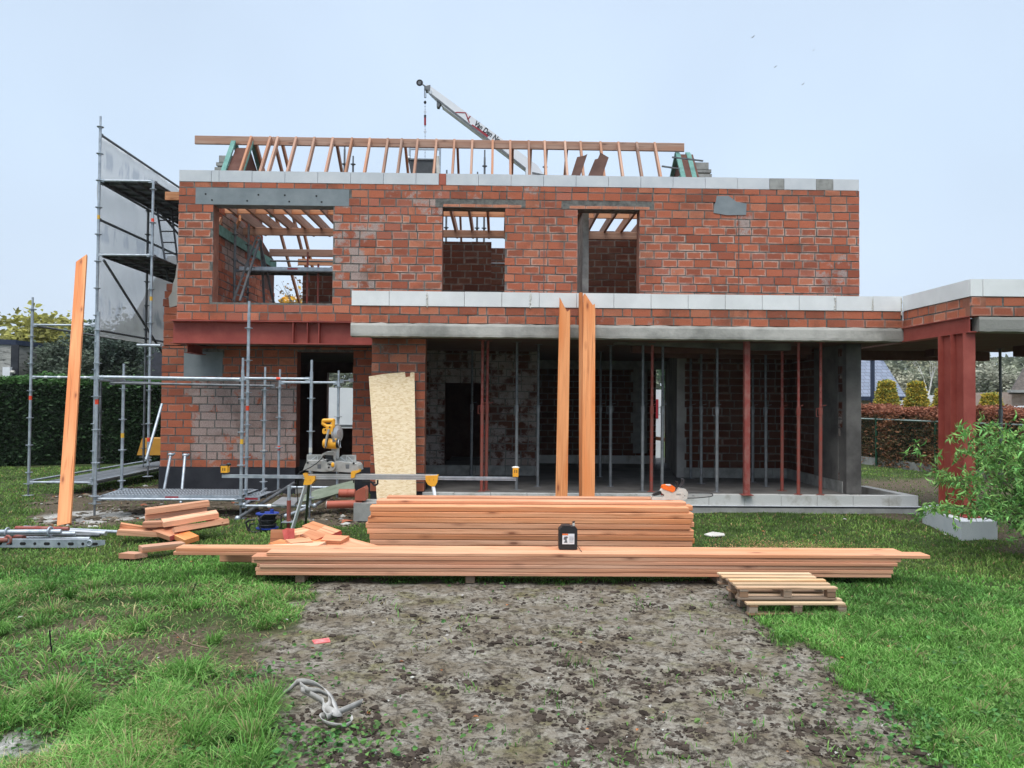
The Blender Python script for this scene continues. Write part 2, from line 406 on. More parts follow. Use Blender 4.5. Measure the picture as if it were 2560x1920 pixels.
def blocks(mb, O, U, Nn, x0, x1, z0, z1, L=.6, T=.2, mats=('block',), odd=None, J=.005, first=None):
    O = Vector(O); U = Vector(U); Nn = Vector(Nn); x = x0; i = 0
    while x < x1 - .03:
        e = min(x + (first if (i == 0 and first) else L), x1); mt = mats[0]
        if odd and i in odd: mt, e = odd[i][0], min(x + odd[i][1], x1)
        o = random.uniform(-.003, .003); c = .006
        zt = z1 + random.uniform(-.003, .003)
        a, b = x, e - J
        prof = [(a, c), (a + c, 0), (b - c, 0), (b, c), (b, T), (a, T)]
        def P(t, d, z): return O + U * t - Nn * (d - o) + Vector((0, 0, z))
        vs = [P(t, d, z0) for t, d in prof] + [P(t, d, zt) for t, d in prof]; n = len(prof)
        mb.idx(vs, [(k, (k + 1) % n, n + (k + 1) % n, n + k) for k in range(n)] + [tuple(range(n))[::-1], tuple(range(n, 2 * n))], mt)
        x = e; i += 1
MT['paleplaster'] = simple('pale_plaster', (.20, .19, .18), (.40, .38, .36), 2, .9, bs=.2, bscale=25)
MT['plaster'] = simple('grey_plaster', (.07, .065, .062), (.17, .16, .15), 2, .9, bs=.2, bscale=25)
# ---------------- house shell ----------------
YU, YP, YS, YL = 14.1, 12.3, 12.65, 14.95
ux = lambda p: X(p, YU)
house = thing('brick_house', 'two-storey red brick house under construction with open roof timbers and white block courses', 'house', (0, 14, 0))
Xs, Ys_, Zs = (1, 0, 0), (0, 1, 0), (0, 0, 1)
NF = (0, -1, 0)
# upper front wall
x0, x1 = ux(438), ux(2149)
zb, ztop = 3.24, 5.765
w1 = (ux(525), ux(827), Z(757, YU, 676), Z(513, YU, 676)); w2 = (ux(1101), ux(1259), 3.3, Z(519, YU, 1180)); w3 = (ux(1441), ux(1597), 3.3, Z(524, YU, 1520))
lint = (ux(480), ux(866), Z(513, YU, 676), Z(471, YU, 676)); l2 = (ux(1083), ux(1310), w2[3], Z(508, YU, 1180)); l3 = (ux(1400), ux(1632), w3[3], Z(513, YU, 1520))
patch = (ux(1782), ux(1864), Z(537, YU, 1820), Z(503, YU, 1820))
mb = MB()
def smu(x, z):
    s = -.10
    for (px, py, r, a) in ((880, 640, .5, .22), (895, 705, .4, .26), (975, 640, .35, .18), (1080, 515, .5, .16), (860, 560, .45, .18), (930, 565, .4, .16), (1845, 560, .35, .22), (1840, 640, .2, .12), (2090, 690, .7, .16), (2000, 620, .5, .08), (1000, 480, .5, .12), (1330, 500, .6, .12), (470, 640, .3, .1), (1680, 690, .5, .1), (1200, 490, .5, .12)):
        P = at(px, py, YU); d = math.hypot(x - P.x, z - P.z)
        if d < r: s += a * (1 - d / r) * 1.6
    return s
def effu(x, z):
    e = .12
    if 3.6 < z < 5.2: e = .7
    if x < ux(530): e += .2 * (z < 5)
    if x > ux(1597): e += .3 * (z < 5.5)
    return e
brickwall(mb, (0, YU, 0), Xs, NF, x0, x1, zb, ztop, [w1, w2, w3, lint, l2, l3, patch], eff=effu, smf=smu)
# movement joints
for px in (1357, 1846):
    xx = ux(px); mb.box((xx - .006, YU - .012, 3.4), (xx + .006, YU + .0, 5.7 if px < 1400 else 5.2), 'mortar')
mb.build('upper_wall', house)
mb = MB()
def lintel(q, th, mt, holes=0):
    mb = MB(); mb.box((q[0], YU - .006, q[2]), (q[1], YU + .3, q[3]), mt)
    return mb
mb = lintel(lint, .3, 'concrete')
for px, py in ((514, 485), (530, 500), (618, 502), (646, 487), (712, 488), (723, 504), (791, 490), (804, 505)):
    P = at(px, py, YU - .007); mb.tube((P.x, YU - .009, P.z), (P.x, YU, P.z), .018, 'holedark', 8)
mb.build('lintel', house)
for q in (l2, l3):
    mb = MB(); mb.box((q[0], YU - .004, q[2]), (q[1], YU + .3, q[3]), 'mortar')
    x = q[0] + .15
    while x < q[1] - .1:
        e = min(x + .29, q[1] - .08); mb.brick((0, YU, 0), Xs, NF, x, e, q[2] + .008, q[3] - .022, col=(.5, .2, .12), ef=.5, bs=-.02, depth=.1); mb.v[-20:] = [(a, b - .008, c) for a, b, c in mb.v[-20:]]; x = e + .012
    mb.build('lintel', house)
mb = MB(); mb.prism([(a, YU - .012, b) for a, b in ((patch[0], patch[2] + .03), (patch[0] + .25, patch[2] - .01), (patch[1], patch[2]), (patch[1] + .01, patch[3] - .04), (patch[1] - .18, patch[3] - .01), (patch[0] + .28, patch[3] + .1), (patch[0] + .06, patch[3] + .09), (patch[0] + .04, patch[3] - .02), (patch[0] + .02, patch[3] - .06))], (0, .1, 0), 'concrete')
mb.build('cement_patch', house)
# white block course on the wall head
mb = MB(); blocks(mb, (0, YU - .004, 0), Xs, NF, x0, x1, ztop + .006, ztop + .215, first=.585, T=.2,
                  odd={1: ('block', .14), 8: ('block', .42), 9: ('clay', .13), 20: ('oldblock', .27), 22: ('oldblock', .32)})
mb.build('block_course', house)
# ---- first-floor parapet, cement band, roof slab ----
zc0, zc1, zb1, zw1 = 2.81, 3.03, 3.305, 3.545
px0 = X(876, YP); xin = X(2258, YP); YC = 10.5; xc = xin
mb = MB()
brickwall(mb, (0, YP, 0), Xs, NF, px0, xin, zc1 + .01, zb1, ef=.12, smf=lambda x, z: -.06, body=.2, L=.29, H=.118, J=.022)
brickwall(mb, (xin, YP, 0), (0, -1, 0), (-1, 0, 0), .0, YP - YC, zc1 + .01, zb1, ef=.5, smf=lambda x, z: -.1, body=.2, H=.118, J=.022)
brickwall(mb, (0, YC, 0), Xs, NF, xc, xc + 3.2, zc1 + .01, zb1, ef=.3, smf=lambda x, z: -.1, body=.2, H=.118, J=.022)
mb.build('parapet_wall', house)
mb = MB()
blocks(mb, (0, YP - .012, 0), Xs, NF, px0, xin - .012, zb1 + .004, zw1, T=.15, first=.6, mats=('blockw',))
blocks(mb, (xin - .012, YP - .012, 0), (0, -1, 0), (-1, 0, 0), .0, YP - YC, zb1 + .004, zw1, T=.15, L=1.75, mats=('blockw',))
blocks(mb, (0, YC - .012, 0), Xs, NF, xc + .0, xc + 3.2, zb1 + .004, zw1, T=.15, first=.16, L=.9, mats=('blockw',))
mb.build('parapet_block_course', house)
# foam bead squeezed from some joints
for px in (1068, 1326, 2088, 2182, 2254):
    mb = MB(); P = at(px, 750, YP - .02)
    z = zb1 - (.05 if px > 2250 else .0)
    while z < zw1 - .02:
        mb.ball((P.x + random.uniform(-.006, .006), YP - .02, z), random.uniform(.006, .016), 'toolwhite', (1, .6, 1.6), 6, 4); z += random.uniform(.012, .03)
    mb.build('foam_bead', house)
# cement band with a wavy lower edge
mb = MB()
def band(A, B, n, z0, z1, out, nrm):
    A = Vector(A); B = Vector(B); nrm = Vector(nrm); cols = []
    for i in range(n + 1):
        P = A.lerp(B, i / n); o1 = random.uniform(0, .008); o2 = random.uniform(.004, .009)
        cols.append([P + nrm * (out + o1 * .4) + Vector((0, 0, z0 + .012 + random.uniform(-.006, .004))), P + nrm * (out + o2) + Vector((0, 0, z0 + .05)), P + nrm * (out + o2) + Vector((0, 0, z1 - .04)), P + nrm * out * .4 + Vector((0, 0, z1 + random.uniform(-.006, .01))), P - nrm * .15 + Vector((0, 0, z1)), P - nrm * .15 + Vector((0, 0, z0))])
    vs = [p for c in cols for p in c]; fs = []
    for i in range(n):
        for k in range(6): fs.append((i * 6 + k, (i + 1) * 6 + k, (i + 1) * 6 + (k + 1) % 6, i * 6 + (k + 1) % 6))
    mb.idx(vs, fs, 'cement'); mb.idx(cols[0], [tuple(range(6))], 'cement'); mb.idx(cols[-1], [tuple(range(6))[::-1]], 'cement')
band((px0 - .01, YP, 0), (xin, YP, 0), 90, zc0, zc1, .01, NF)
band((xc + .1, YC, 0), (xc + 3.2, YC, 0), 24, zc0, zc1 - .005, .01, NF)
mb.build('cement_band', house)
# slab
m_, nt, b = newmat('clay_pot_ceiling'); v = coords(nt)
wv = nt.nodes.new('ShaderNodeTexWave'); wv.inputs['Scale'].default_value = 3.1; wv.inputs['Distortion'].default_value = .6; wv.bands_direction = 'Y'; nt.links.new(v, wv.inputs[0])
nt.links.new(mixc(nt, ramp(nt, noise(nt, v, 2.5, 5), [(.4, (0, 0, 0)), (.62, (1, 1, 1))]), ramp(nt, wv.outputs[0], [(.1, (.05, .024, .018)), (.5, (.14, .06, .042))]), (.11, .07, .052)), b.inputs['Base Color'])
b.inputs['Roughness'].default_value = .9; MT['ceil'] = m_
mb = MB()
mb.box((X(927, 12.75), YP + .15, zc0 + .01), (xin - .01, 15.0, zc1), 'ceil')
mb.box((X(403, YL), 15.0, zc0 + .01), (xin - .01, 21.2, zc1), 'ceil')
mb.box((xin + .17, YC + .15, zc0 + .01), (xc + 3.2, 14.6, zc1), 'ceil')
mb.box((X(442, YU), YU + .3, zc0 + .02), (X(927, 12.75) - .005, 15.0, zc1), 'concgrey')
mb.build('roof_slab', house)
mb = MB(); mb.box((2.4, 13.6, zc0 - .13), (5.6, 13.85, zc0 + .009), 'darkcore')
mb.prism([(x, 13.0, z) for x, z in ((4.6, zc0 - .1), (5.0, zc0 - .1), (5.0, zc0 + .009), (2.0, zc0 + .009), (2.0, zc0 - .02))], (0, .25, 0), 'plaster')
mb.box((3.0, 14.5, zc0 - .16), (9.4, 14.75, zc0 + .009), 'darkcore')
P = at(2340, 890, 14.0); mb.box((P.x - .09, 13.9, zc0 - .12), (P.x + .09, 14.2, zc0 + .01), 'darkcore')
P = at(2545, 890, 13.0); mb.box((P.x - .02, 12.6, zc0 - .17), (P.x + .8, 13.1, zc0 + .008), 'darkcore')
mb.build('ceiling_beam', house)
# red steel edge beam under the side parapet + canopy column
mb = MB()
def ibeam_x(mb, xa, xb, Y, z0, z1, wd, ft, wt, mt, stiff=()):
    mb.box((xa, Y, z0), (xb, Y + wd, z0 + ft), mt); mb.box((xa, Y, z1 - ft), (xb, Y + wd, z1), mt)
    mb.box((xa + .002, Y + wd / 2 - wt / 2, z0 + ft), (xb - .002, Y + wd / 2 + wt / 2, z1 - ft), mt)
    for s_ in stiff: mb.box((s_ - .006, Y + .012, z0 + ft), (s_ + .006, Y + wd / 2 - wt / 2, z1 - ft), mt)
mb.box((xc - .0, YC + .05, zc0 + .02), (xc + .012, YP, zc1), 'primer'); mb.box((xc - .03, YC + .05, zc1 - .005), (xc + .12, YP, zc1 + .008), 'primer'); mb.box((xc - .02, YC + .05, zc0), (xc + .16, YP, zc0 + .018), 'primer')
mb.build('steel_edge_beam', house)
mb = MB()
xa = X(2409, 10.6)
for k in range(3):
    y = 10.6 + k * .3; mb.box((xa, y, .25), (xa + .17, y + .02, zc0), 'primer')
    if k < 2: mb.box((xa + .075, y + .02, .25), (xa + .09, y + .3, zc0), 'primer')
mb.box((xa - .05, 10.5, .245), (xa + .22, 11.3, .262), 'primer')
mb.build('steel_column', house)
mb = MB()
fx0, fx1 = X(2305, 11.6), X(2492, 10.25)
mb.hexa([(fx0, 11.6, -.1), (X(2402, 10.25), 10.25, -.1), (fx1, 10.25, -.1), (fx1 + .2, 11.9, -.1), (fx0, 11.6, .26), (X(2402, 10.25), 10.25, .235), (fx1, 10.25, .24), (fx1 + .2, 11.9, .26)], 'block')
mb.build('column_footing', house)
# big steel beam carrying the upper front wall
YB = 13.98; bx0, bx1 = X(421, YB), X(930, YB) + .2
mb = MB(); zB0, zB1 = Z(858, YB, 500), Z(799, YB, 430)
ibeam_x(mb, bx0, bx1, YB, zB0, zB1, .30, .02, .012, 'primer', [X(p, YB) for p in (729, 765, 794)])
mb.build('steel_beam', house)
mb = MB(); xs_ = X(472, 14.3); mb.box((xs_ - .075, 14.2, zB0 - .16), (xs_ + .075, 14.9, zB0 - .15), 'primer'); mb.box((xs_ - .075, 14.2, zB0 - .012), (xs_ + .075, 14.9, zB0 - .002), 'primer'); mb.box((xs_ - .005, 14.2, zB0 - .15), (xs_ + .005, 14.9, zB0 - .012), 'primer')
mb.build('cross_beam', house)
# ---- ground-floor left wall ----
lx = lambda p: X(p, YL)
def sml(x, z):
    P = at(610, 1050, YL); d = max(abs(x - P.x) / 1.1, abs(z - P.z) / .85)
    return -.16 + (.40 * max(0, min(1, (1.2 - d) * 2.2)))
mb = MB(); door = (lx(741), lx(882), -.5, Z(880, YL, 800)); cpt = (lx(458), lx(555), Z(941, YL, 500), Z(880, YL, 500))
brickwall(mb, (0, YL, 0), Xs, NF, lx(403), lx(932), Z(1167, YL, 500), zc0, [door, cpt], ef=.12, smf=sml)
mb.box((cpt[0], YL - .004, cpt[2]), (cpt[1], YL + .3, cpt[3]), 'concrete')
# stub of side wall at the far left corner with toothed broken top
zt = 2.83
for i, (h, wd) in enumerate(((.15, 1), (.15, 1), (.15, 1), (.15, 1), (.15, 1), (.15, .8), (.15, .6), (.15, .5))):
    xa_ = lx(405); xb_ = lx(405) + (lx(440) - lx(405)) * wd
    xa2 = xa_ if i < 5 else xb_ - (.30 - (i - 4) * .07)
    mb.brick((0, YL, 0), Xs, NF, xa2 if i % 2 else xa2 + .01, xb_ + .06, zt, zt + .138, col=bcol(), ef=.2, bs=-.08, depth=.28); zt += .15
mb.box((lx(405), YL + .02, 2.82), (lx(440), YL + .3, 3.55), 'core')
mb.build('ground_floor_wall', house)
mb = MB(); mb.prism([(x, YL - .01, z) for x, z in ((lx(420), 3.55), (lx(441), 3.6), (lx(441), 4.35), (lx(437), 4.42), (lx(433), 4.15), (lx(427), 4.0), (lx(425), 3.85), (lx(417), 3.75))], (0, .2, 0), 'cement')
mb.build('torn_mortar_edge', house)
mb = MB(); mb.box((lx(401), YL - .02, -.2), (lx(741), YL + .25, Z(1168, YL, 500)), 'bitumen'); mb.box((lx(883), YL - .02, -.2), (lx(932), YL + .25, Z(1168, YL, 900)), 'bitumen')
mb.box((lx(741) + .005, YL + .0, -.2), (lx(882), YL + .3, .1), 'concgrey')
mb.build('bitumen_base', house)
# pier left of the wide opening
mb = MB(); pxa, pxb = X(928, 12.75), X(1062, 12.75)
brickwall(mb, (0, 12.75, 0), Xs, NF, pxa, pxb, .3, zc0 + .008, ef=.3, smf=lambda x, z: -.03 - .06 * (z < 2.2), body=.3)
brickwall(mb, (pxa, 15.0, 0), (0, -1, 0), (-1, 0, 0), .05, 2.22, .3, zc0 + .008, ef=.2, smf=lambda x, z: 0.0, body=.3)
mb.box((pxa + .005, 12.76, -.2), (pxb - .005, 15, .3), 'bitumen')
mb.build('pier', house)
# floor, plinth
mb = MB(); mb.box((pxb - .02, YS + .17, -.1), (5.9, 21, .287), 'slabtop'); mb.box((lx(405), 15.3, -.1), (pxb - .03, 21, .2), 'slabtop')
mb.build('floor_slab', house)
zk = .116
mb = MB(); kx0, kx1 = X(1058, YS), X(2296, YS)
blocks(mb, (0, YS, 0), Xs, NF, kx0, kx1, zk, .285, mats=('plinth',), first=.52, T=.16, odd={14: ('plinth', .25)})
mb.build('plinth_block_course', house)
mb = MB(); mb.box((kx0, YS - .025, zk - .012), (kx1 + .03, YS + .15, zk - .002), 'white'); mb.box((kx0, YS - .0, -.2), (kx1 + .1, YS + .2, zk - .014), 'bitumen'); mb.box((kx1 - 5.2, YS - .012, -.2), (kx1 + .08, YS + .1, zk - .04), 'concgrey')
mb.build('foundation_strip', house)
mb = MB(); xk = X(2165, 13.9)
mb.hexa([(kx1 - .18, YS + .17, 0), (kx1, YS + .17, 0), (xk + .15, 14.2, 0), (xk - .02, 14.2, 0), (kx1 - .18, YS + .17, .286), (kx1, YS + .17, .286), (xk + .15, 14.2, .286), (xk - .02, 14.2, .286)], 'plinth')
mb.build('kerb_wall', house)
# ---- interior walls ----
def shadecol(): c = bcol(); f = .21; return tuple(x * f for x in c)  # room shade put into the colour: outside brick darkened for interior walls
mb = MB()
def iwall(xa, xb, Y, z0, z1, holes=(), sm=-.1, core='darkcore', body=.25): brickwall(mb, (0, Y, 0), Xs, NF, xa, xb, z0, z1, holes, ef=.1, smf=(lambda x, z: sm) if not callable(sm) else sm, body=body, core=core, col=shadecol, L=.29)
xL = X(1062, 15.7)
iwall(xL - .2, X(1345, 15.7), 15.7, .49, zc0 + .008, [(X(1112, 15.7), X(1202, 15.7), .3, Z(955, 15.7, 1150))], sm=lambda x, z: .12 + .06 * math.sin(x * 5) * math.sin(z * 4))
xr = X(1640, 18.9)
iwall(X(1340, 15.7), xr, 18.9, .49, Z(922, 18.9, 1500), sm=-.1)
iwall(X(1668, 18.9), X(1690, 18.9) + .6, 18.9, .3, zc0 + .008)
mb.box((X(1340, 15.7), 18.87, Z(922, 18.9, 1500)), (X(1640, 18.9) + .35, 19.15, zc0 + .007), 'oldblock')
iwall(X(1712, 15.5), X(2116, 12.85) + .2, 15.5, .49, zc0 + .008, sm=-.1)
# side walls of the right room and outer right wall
brickwall(mb, (X(2116, 12.85), 15.5, 0), (0, -1, 0), (-1, 0, 0), 0, 2.5, .49, zc0 + .008, ef=.1, smf=lambda x, z: -.1 + .17 * (x > 1.9 + .12 * math.sin(z * 5)), body=.3, core='darkcore', col=shadecol)
mb.box((X(1345, 15.7) - .25, 15.96, .3), (X(1345, 15.7), 18.86, zc0 + .006), 'oldblock')
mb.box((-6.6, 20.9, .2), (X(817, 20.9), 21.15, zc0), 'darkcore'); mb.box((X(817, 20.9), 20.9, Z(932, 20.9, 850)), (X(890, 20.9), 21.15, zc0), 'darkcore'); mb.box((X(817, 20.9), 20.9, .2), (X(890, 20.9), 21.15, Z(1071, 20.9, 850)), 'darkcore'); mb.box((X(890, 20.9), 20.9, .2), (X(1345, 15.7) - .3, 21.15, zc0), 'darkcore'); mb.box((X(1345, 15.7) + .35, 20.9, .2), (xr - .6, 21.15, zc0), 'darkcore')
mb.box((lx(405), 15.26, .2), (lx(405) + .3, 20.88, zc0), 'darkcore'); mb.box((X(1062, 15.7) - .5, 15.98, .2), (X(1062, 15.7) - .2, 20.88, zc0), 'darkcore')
mb.build('inner_wall', house)
mb = MB()
blocks(mb, (0, 15.69, 0), Xs, NF, xL - .15, X(1345, 15.7), .288, .485, mats=('oldblock',)); mb.build('inner_block_course', house); mb = MB(); blocks(mb, (0, 18.89, 0), Xs, NF, X(1345, 15.7), xr, .288, .485, mats=('plinth',)); mb.build('inner_block_course', house); mb = MB()
blocks(mb, (0, 15.49, 0), Xs, NF, X(1710, 15.5), X(2116, 12.85), .288, .485, mats=('oldblock',)); mb.build('inner_block_course', house); mb = MB(); blocks(mb, (X(2116, 12.85) - .01, 15.48, 0), (0, -1, 0), (-1, 0, 0), 0, 2.5, .288, .485, mats=('oldblock',))
mb.build('inner_block_course', house)
mb = MB()
xp_ = X(1692, 15.6)
xq_ = X(1668, 18.8); PQ = [(xp_ - .02, 15.5), (X(1716, 15.5), 15.5), (xq_ + .3, 18.88), (xq_, 18.88)]; mb.hexa([(a, b, .29) for a, b in PQ] + [(a, b, zc0 + .005) for a, b in PQ], 'paleplaster')
# plaster blocks toothed edge by the rear doorway
for i in range(9):
    z = .55 + i * .25; wd = .32 if i % 2 else .2; xx = X(1606, 18.85); mb.box((xx - wd / 2 - .12, 18.84, z), (xx + .12, 18.88, z + .245), 'oldblock')
mb.build('plastered_wall', house)
# end pillar at the right edge
mb = MB(); ex0, ex1 = X(2116, 12.85), X(2153, 12.85)
mb.box((ex0, 12.85, .287), (ex1, 13.15, zc0 + .006), 'plaster'); mb.box((X(2116, 12.85) + .03, 13.15, .0), (ex1 - .002, 16.0, zc0 + .005), 'plaster')
mb.box((X(2116, 12.85) - .012, 13.15, .486), (X(2116, 12.85) + .02, 14.15, zc0 + .006), 'plaster'); mb.build('end_pillar', house)
mb = MB(); P = gz(1866, 1237, .29)
mb.box((P.x - .045, P.y - .045, .287), (P.x + .045, P.y + .045, zc0 + .012), 'primerdust'); mb.box((P.x - .09, P.y - .09, .286), (P.x + .09, P.y + .09, .298), 'primerdust')
mb.build('steel_post', house)
# ---- upper floor rooms and gables ----
mb = MB()
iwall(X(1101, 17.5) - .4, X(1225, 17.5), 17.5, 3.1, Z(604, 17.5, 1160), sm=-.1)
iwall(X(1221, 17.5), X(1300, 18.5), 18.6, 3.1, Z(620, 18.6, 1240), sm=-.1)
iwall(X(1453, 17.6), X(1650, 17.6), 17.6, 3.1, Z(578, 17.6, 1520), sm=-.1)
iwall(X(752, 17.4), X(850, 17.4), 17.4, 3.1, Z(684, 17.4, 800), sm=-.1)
mb.box((X(1432, 16.4), 14.7, 3.1), (X(1432, 16.4) + .12, 16.2, 5.6), 'oldblock')
mb.build('inner_wall', house)
gz0 = lambda Y: 7.5 - .77 * (Y - 17)
xg = x0 + .03
mb = MB()
def gable(xa, th, s_):
    prof = [(14.45, 3.1), (14.45, 5.6), (15.75, 5.62), (15.75, 5.8), (17.0, 7.35), (18.0, 6.7), (18.0, 5.5), (19, 5.2), (19, 3.1)]
    mb.prism([(xa, y, z) for y, z in prof], (th, 0, 0), 'darkcore')
    brickwall(mb, (xa + (th + .03 if s_ > 0 else -.03), 14.45, 0), (0, 1, 0), (s_, 0, 0), 0, 4.5, 3.1, 4.4, ef=.1, smf=lambda x, z: .0, body=.02, col=bcol)
    brickwall(mb, (xa + (th + .03 if s_ > 0 else -.03), 14.45, 0), (0, 1, 0), (s_, 0, 0), 0, 3.5, 4.4, 5.6, ef=.1, smf=lambda x, z: .02 + .22 * (1.0 < x < 2.3), body=.02, col=bcol)
    brickwall(mb, (xa + (th + .03 if s_ > 0 else -.03), 14.45, 0), (0, 1, 0), (s_, 0, 0), 1.7, 3.2, 5.6, 6.5, ef=.1, smf=lambda x, z: -.1, body=.02, col=bcol)
gable(xg, .3, 1)
xg2 = X(1702, 16.8)
gable(xg2, .3, -1)
# stepped blocks sticking out of the gable heads
for xg_, s_ in ((xg, -1), (xg2 + .3, 1)):
    for i, (y, z) in enumerate(((16.1, 5.95), (16.3, 6.28), (16.55, 6.62), (16.8, 6.95))):
        mb.box((xg_ - (.02 if s_ > 0 else -.02), y, z), (xg_ + s_ * .3, y + .5, z + .16), 'oldblock')
        mb.box((xg_ - (.02 if s_ > 0 else -.02), y, z - .06), (xg_ + s_ * .36, y + .4, z + .01), 'oldblock')
mb.build('gable_wall', house)
mb = MB()
for xx in (xg - .05, xg + .34, ):
    mb = MB(); mb.bar((xx, 15.75, 5.75), (xx, 17.0, 7.5), .1, .05, 'greenwood'); mb.build('gable_batten', house); mb = MB(); mb.bar((xx, 17.05, 7.5), (xx, 18.6, 6.2), .1, .05, 'greenwood'); mb.build('gable_batten', house)
for xx in (xg2 - .04, xg2 + .2):
    mb = MB(); mb.bar((xx, 15.85, 5.85), (xx, 17.0, 7.35), .1, .05, 'greenwood'); mb.build('gable_batten', house); mb = MB(); mb.bar((xx, 17.05, 7.4), (xx, 18.6, 6.2), .1, .05, 'greenwood'); mb.build('gable_batten', house)
mb = MB(); mb.box((xg2 - .01, 16.2, 5.8), (xg2 + .1, 16.4, 6.0), 'oldblock')
mb.build('gable_batten', house); mb = MB(); mb.bar((xg2 - .5, 16.3, 6.45), (xg2 - .05, 16.6, 6.72), .05, .07, 'greenwood'); mb.bar((xg2 - .42, 16.3, 6.25), (xg2 - .05, 16.6, 6.6), .05, .07, 'greywood')
mb.bar((xg2 - .5, 16.5, 6.92), (xg2 - .1, 16.6, 6.9), .03, .03, 'galvdark'); mb.bar((xg2 - .28, 16.5, 7.12), (xg2 + .42, 16.6, 7.08), .03, .03, 'galvdark')
mb.build('gable_batten', house); mb = MB(); mb.prism([(xg + .36, y, z) for y, z in ((14.8, 5.2), (18.9, 5.16), (18.9, 4.98), (14.8, 5.0))], (.02, 0, 0), 'greenwood')
mb.build('gable_batten', house)
# ---- roof timbers ----
YR = 17.0
ra = at(488, 350, YR); rb = at(1710, 369, YR)
zr = 7.42; zA, zB = ra.z, rb.z
beam('ridge_beam', (ra.x, YR, zA), (rb.x, YR, zB), .06, .185, MT['rafter'], parent=house)
rx = [620, 668, 687, 733, 779, 825, 873, 918, 963, 998, 1038, 1085, 1130, 1175, 1226, 1270, 1316, 1356, 1407, 1446, 1496, 1541, 1587, 1632]
for p in rx:
    x = X(p, YR); zr = zA + (zB - zA) * (x - ra.x) / (rb.x - ra.x)
    beam('rafter', (x, 15.7, 5.78), (x, 16.96, zr + .05), .05, .12, MT['rafter'], up=(0, -1, 1), parent=house)
for p in rx[::1]:
    x = X(p, YR) + .06
    if p > 1420 or p in (733, 779, 873, 918, 963, 1038, 1085, 1175, 1226): continue
    beam('rear_rafter', (x, 17.04, zr), (x, 21.0, zr - .77 * 3.96), .05, .12, MT['rafter'], up=(0, 1, 1), parent=house)
for i in range(30):   # ceiling joists
    x = X(540, 14.5) + i * .36
    if x > xg2: break
    beam('ceiling_joist', (x, 14.42, 5.58), (x, 17.4, 5.58), .05, .20, MT['rafter'], parent=house)
beam('blocking', (X(520, 15.4), 15.45, 5.60), (xg2, 15.45, 5.60), .04, .18, MT['timber'], parent=house)
beam('purlin', (xg + .3, 16.6, 5.41), (xg2, 16.6, 5.41), .07, .16, MT['rafter'], parent=house)
beam('purlin', (xg + .3, 18.6, Z(632, 18.6, 700)), (X(900, 18.6), 18.6, Z(632, 18.6, 700)), .08, .17, MT['rafter'], parent=house)
beam('blocking', (X(740, 19), 19.0, Z(656, 19, 800)), (X(900, 19), 19.0, Z(656, 19, 800)), .04, .16, MT['timber'], parent=house)
beam('brace', at(530, 600, 14.7), at(552, 548, 15.2), .04, .1, MT['timber'], parent=house)
beam('brace', at(592, 565, 15.8), at(600, 545, 15.4), .04, .12, MT['timber'], parent=house)
mb = MB(); mb.box((x0 - .35, YU + .22, ztop - .28), (x0 - .002, YU + .27, ztop - .13), 'timber'); mb.build('wall_plate_end', house)

# ---------------- ground ----------------
def hash2(ix, iy, s):
    h = (ix.astype(np.int64) * 374761393 + iy.astype(np.int64) * 668265263 + s * 1442695041) & 0x7fffffff
    h = ((h ^ (h >> 13)) * 1274126177) & 0x7fffffff
    return ((h ^ (h >> 16)) & 0xffff) / 65535.0
def vnoise(x, y, s=0):
    ix, iy = np.floor(x), np.floor(y); fx, fy = x - ix, y - iy
    fx = fx * fx * (3 - 2 * fx); fy = fy * fy * (3 - 2 * fy)
    a = hash2(ix, iy, s); b = hash2(ix + 1, iy, s); c = hash2(ix, iy + 1, s); d = hash2(ix + 1, iy + 1, s)
    return (a * (1 - fx) + b * fx) * (1 - fy) + (c * (1 - fx) + d * fx) * fy
def fbm(x, y, f, o=4, s=0):
    r = 0; a = .5; t = 0
    for i in range(o): r = r + a * vnoise(x * f + 13.7 * i, y * f - 7.1 * i, s + i); t += a; a *= .5; f *= 2.03
    return r / t
def polysd(x, y, poly):
    """signed distance, positive inside"""
    d = np.full(x.shape, 1e9); ins = np.zeros(x.shape, bool); n = len(poly)
    for i in range(n):
        ax, ay = poly[i]; bx, by = poly[(i + 1) % n]; ex, ey = bx - ax, by - ay
        t = np.clip(((x - ax) * ex + (y - ay) * ey) / (ex * ex + ey * ey), 0, 1)
        d = np.minimum(d, np.hypot(x - ax - t * ex, y - ay - t * ey))
        c = ((ay > y) != (by > y)) & (x < (bx - ax) * (y - ay) / ((by - ay) if by != ay else 1e-9) + ax); ins ^= c
    return np.where(ins, d, -d)
def gpoly(l): return [tuple(gz(a, b)[:2]) for a, b in l]
DIRT = gpoly([(790, 1452), (1860, 1448), (1850, 1510), (1905, 1560), (1960, 1590), (2060, 1655), (2180, 1740), (2260, 1790), (2330, 1850), (2440, 1925), (2560, 2060), (2600, 2500), (560, 2500), (640, 2050), (700, 1950), (640, 1860), (690, 1760), (640, 1690), (690, 1600), (740, 1530)])
SOIL = gpoly([(120, 1232), (420, 1214), (700, 1218), (930, 1250), (930, 1300), (860, 1318), (700, 1300), (590, 1298), (540, 1286), (380, 1302), (250, 1314), (90, 1312), (70, 1290)])
SOIL2 = gpoly([(2150, 1200), (2350, 1195), (2700, 1210), (2700, 1400), (2500, 1375), (2480, 1350), (2320, 1310), (2180, 1290), (2140, 1262), (1720, 1278), (1740, 1262)])
WHITE = gpoly([(110, 1290), (180, 1272), (370, 1284), (372, 1294), (250, 1306), (60, 1306)])
WHITE2 = gpoly([(-90, 1835), (60, 1840), (150, 1872), (90, 1930), (-100, 1940)])
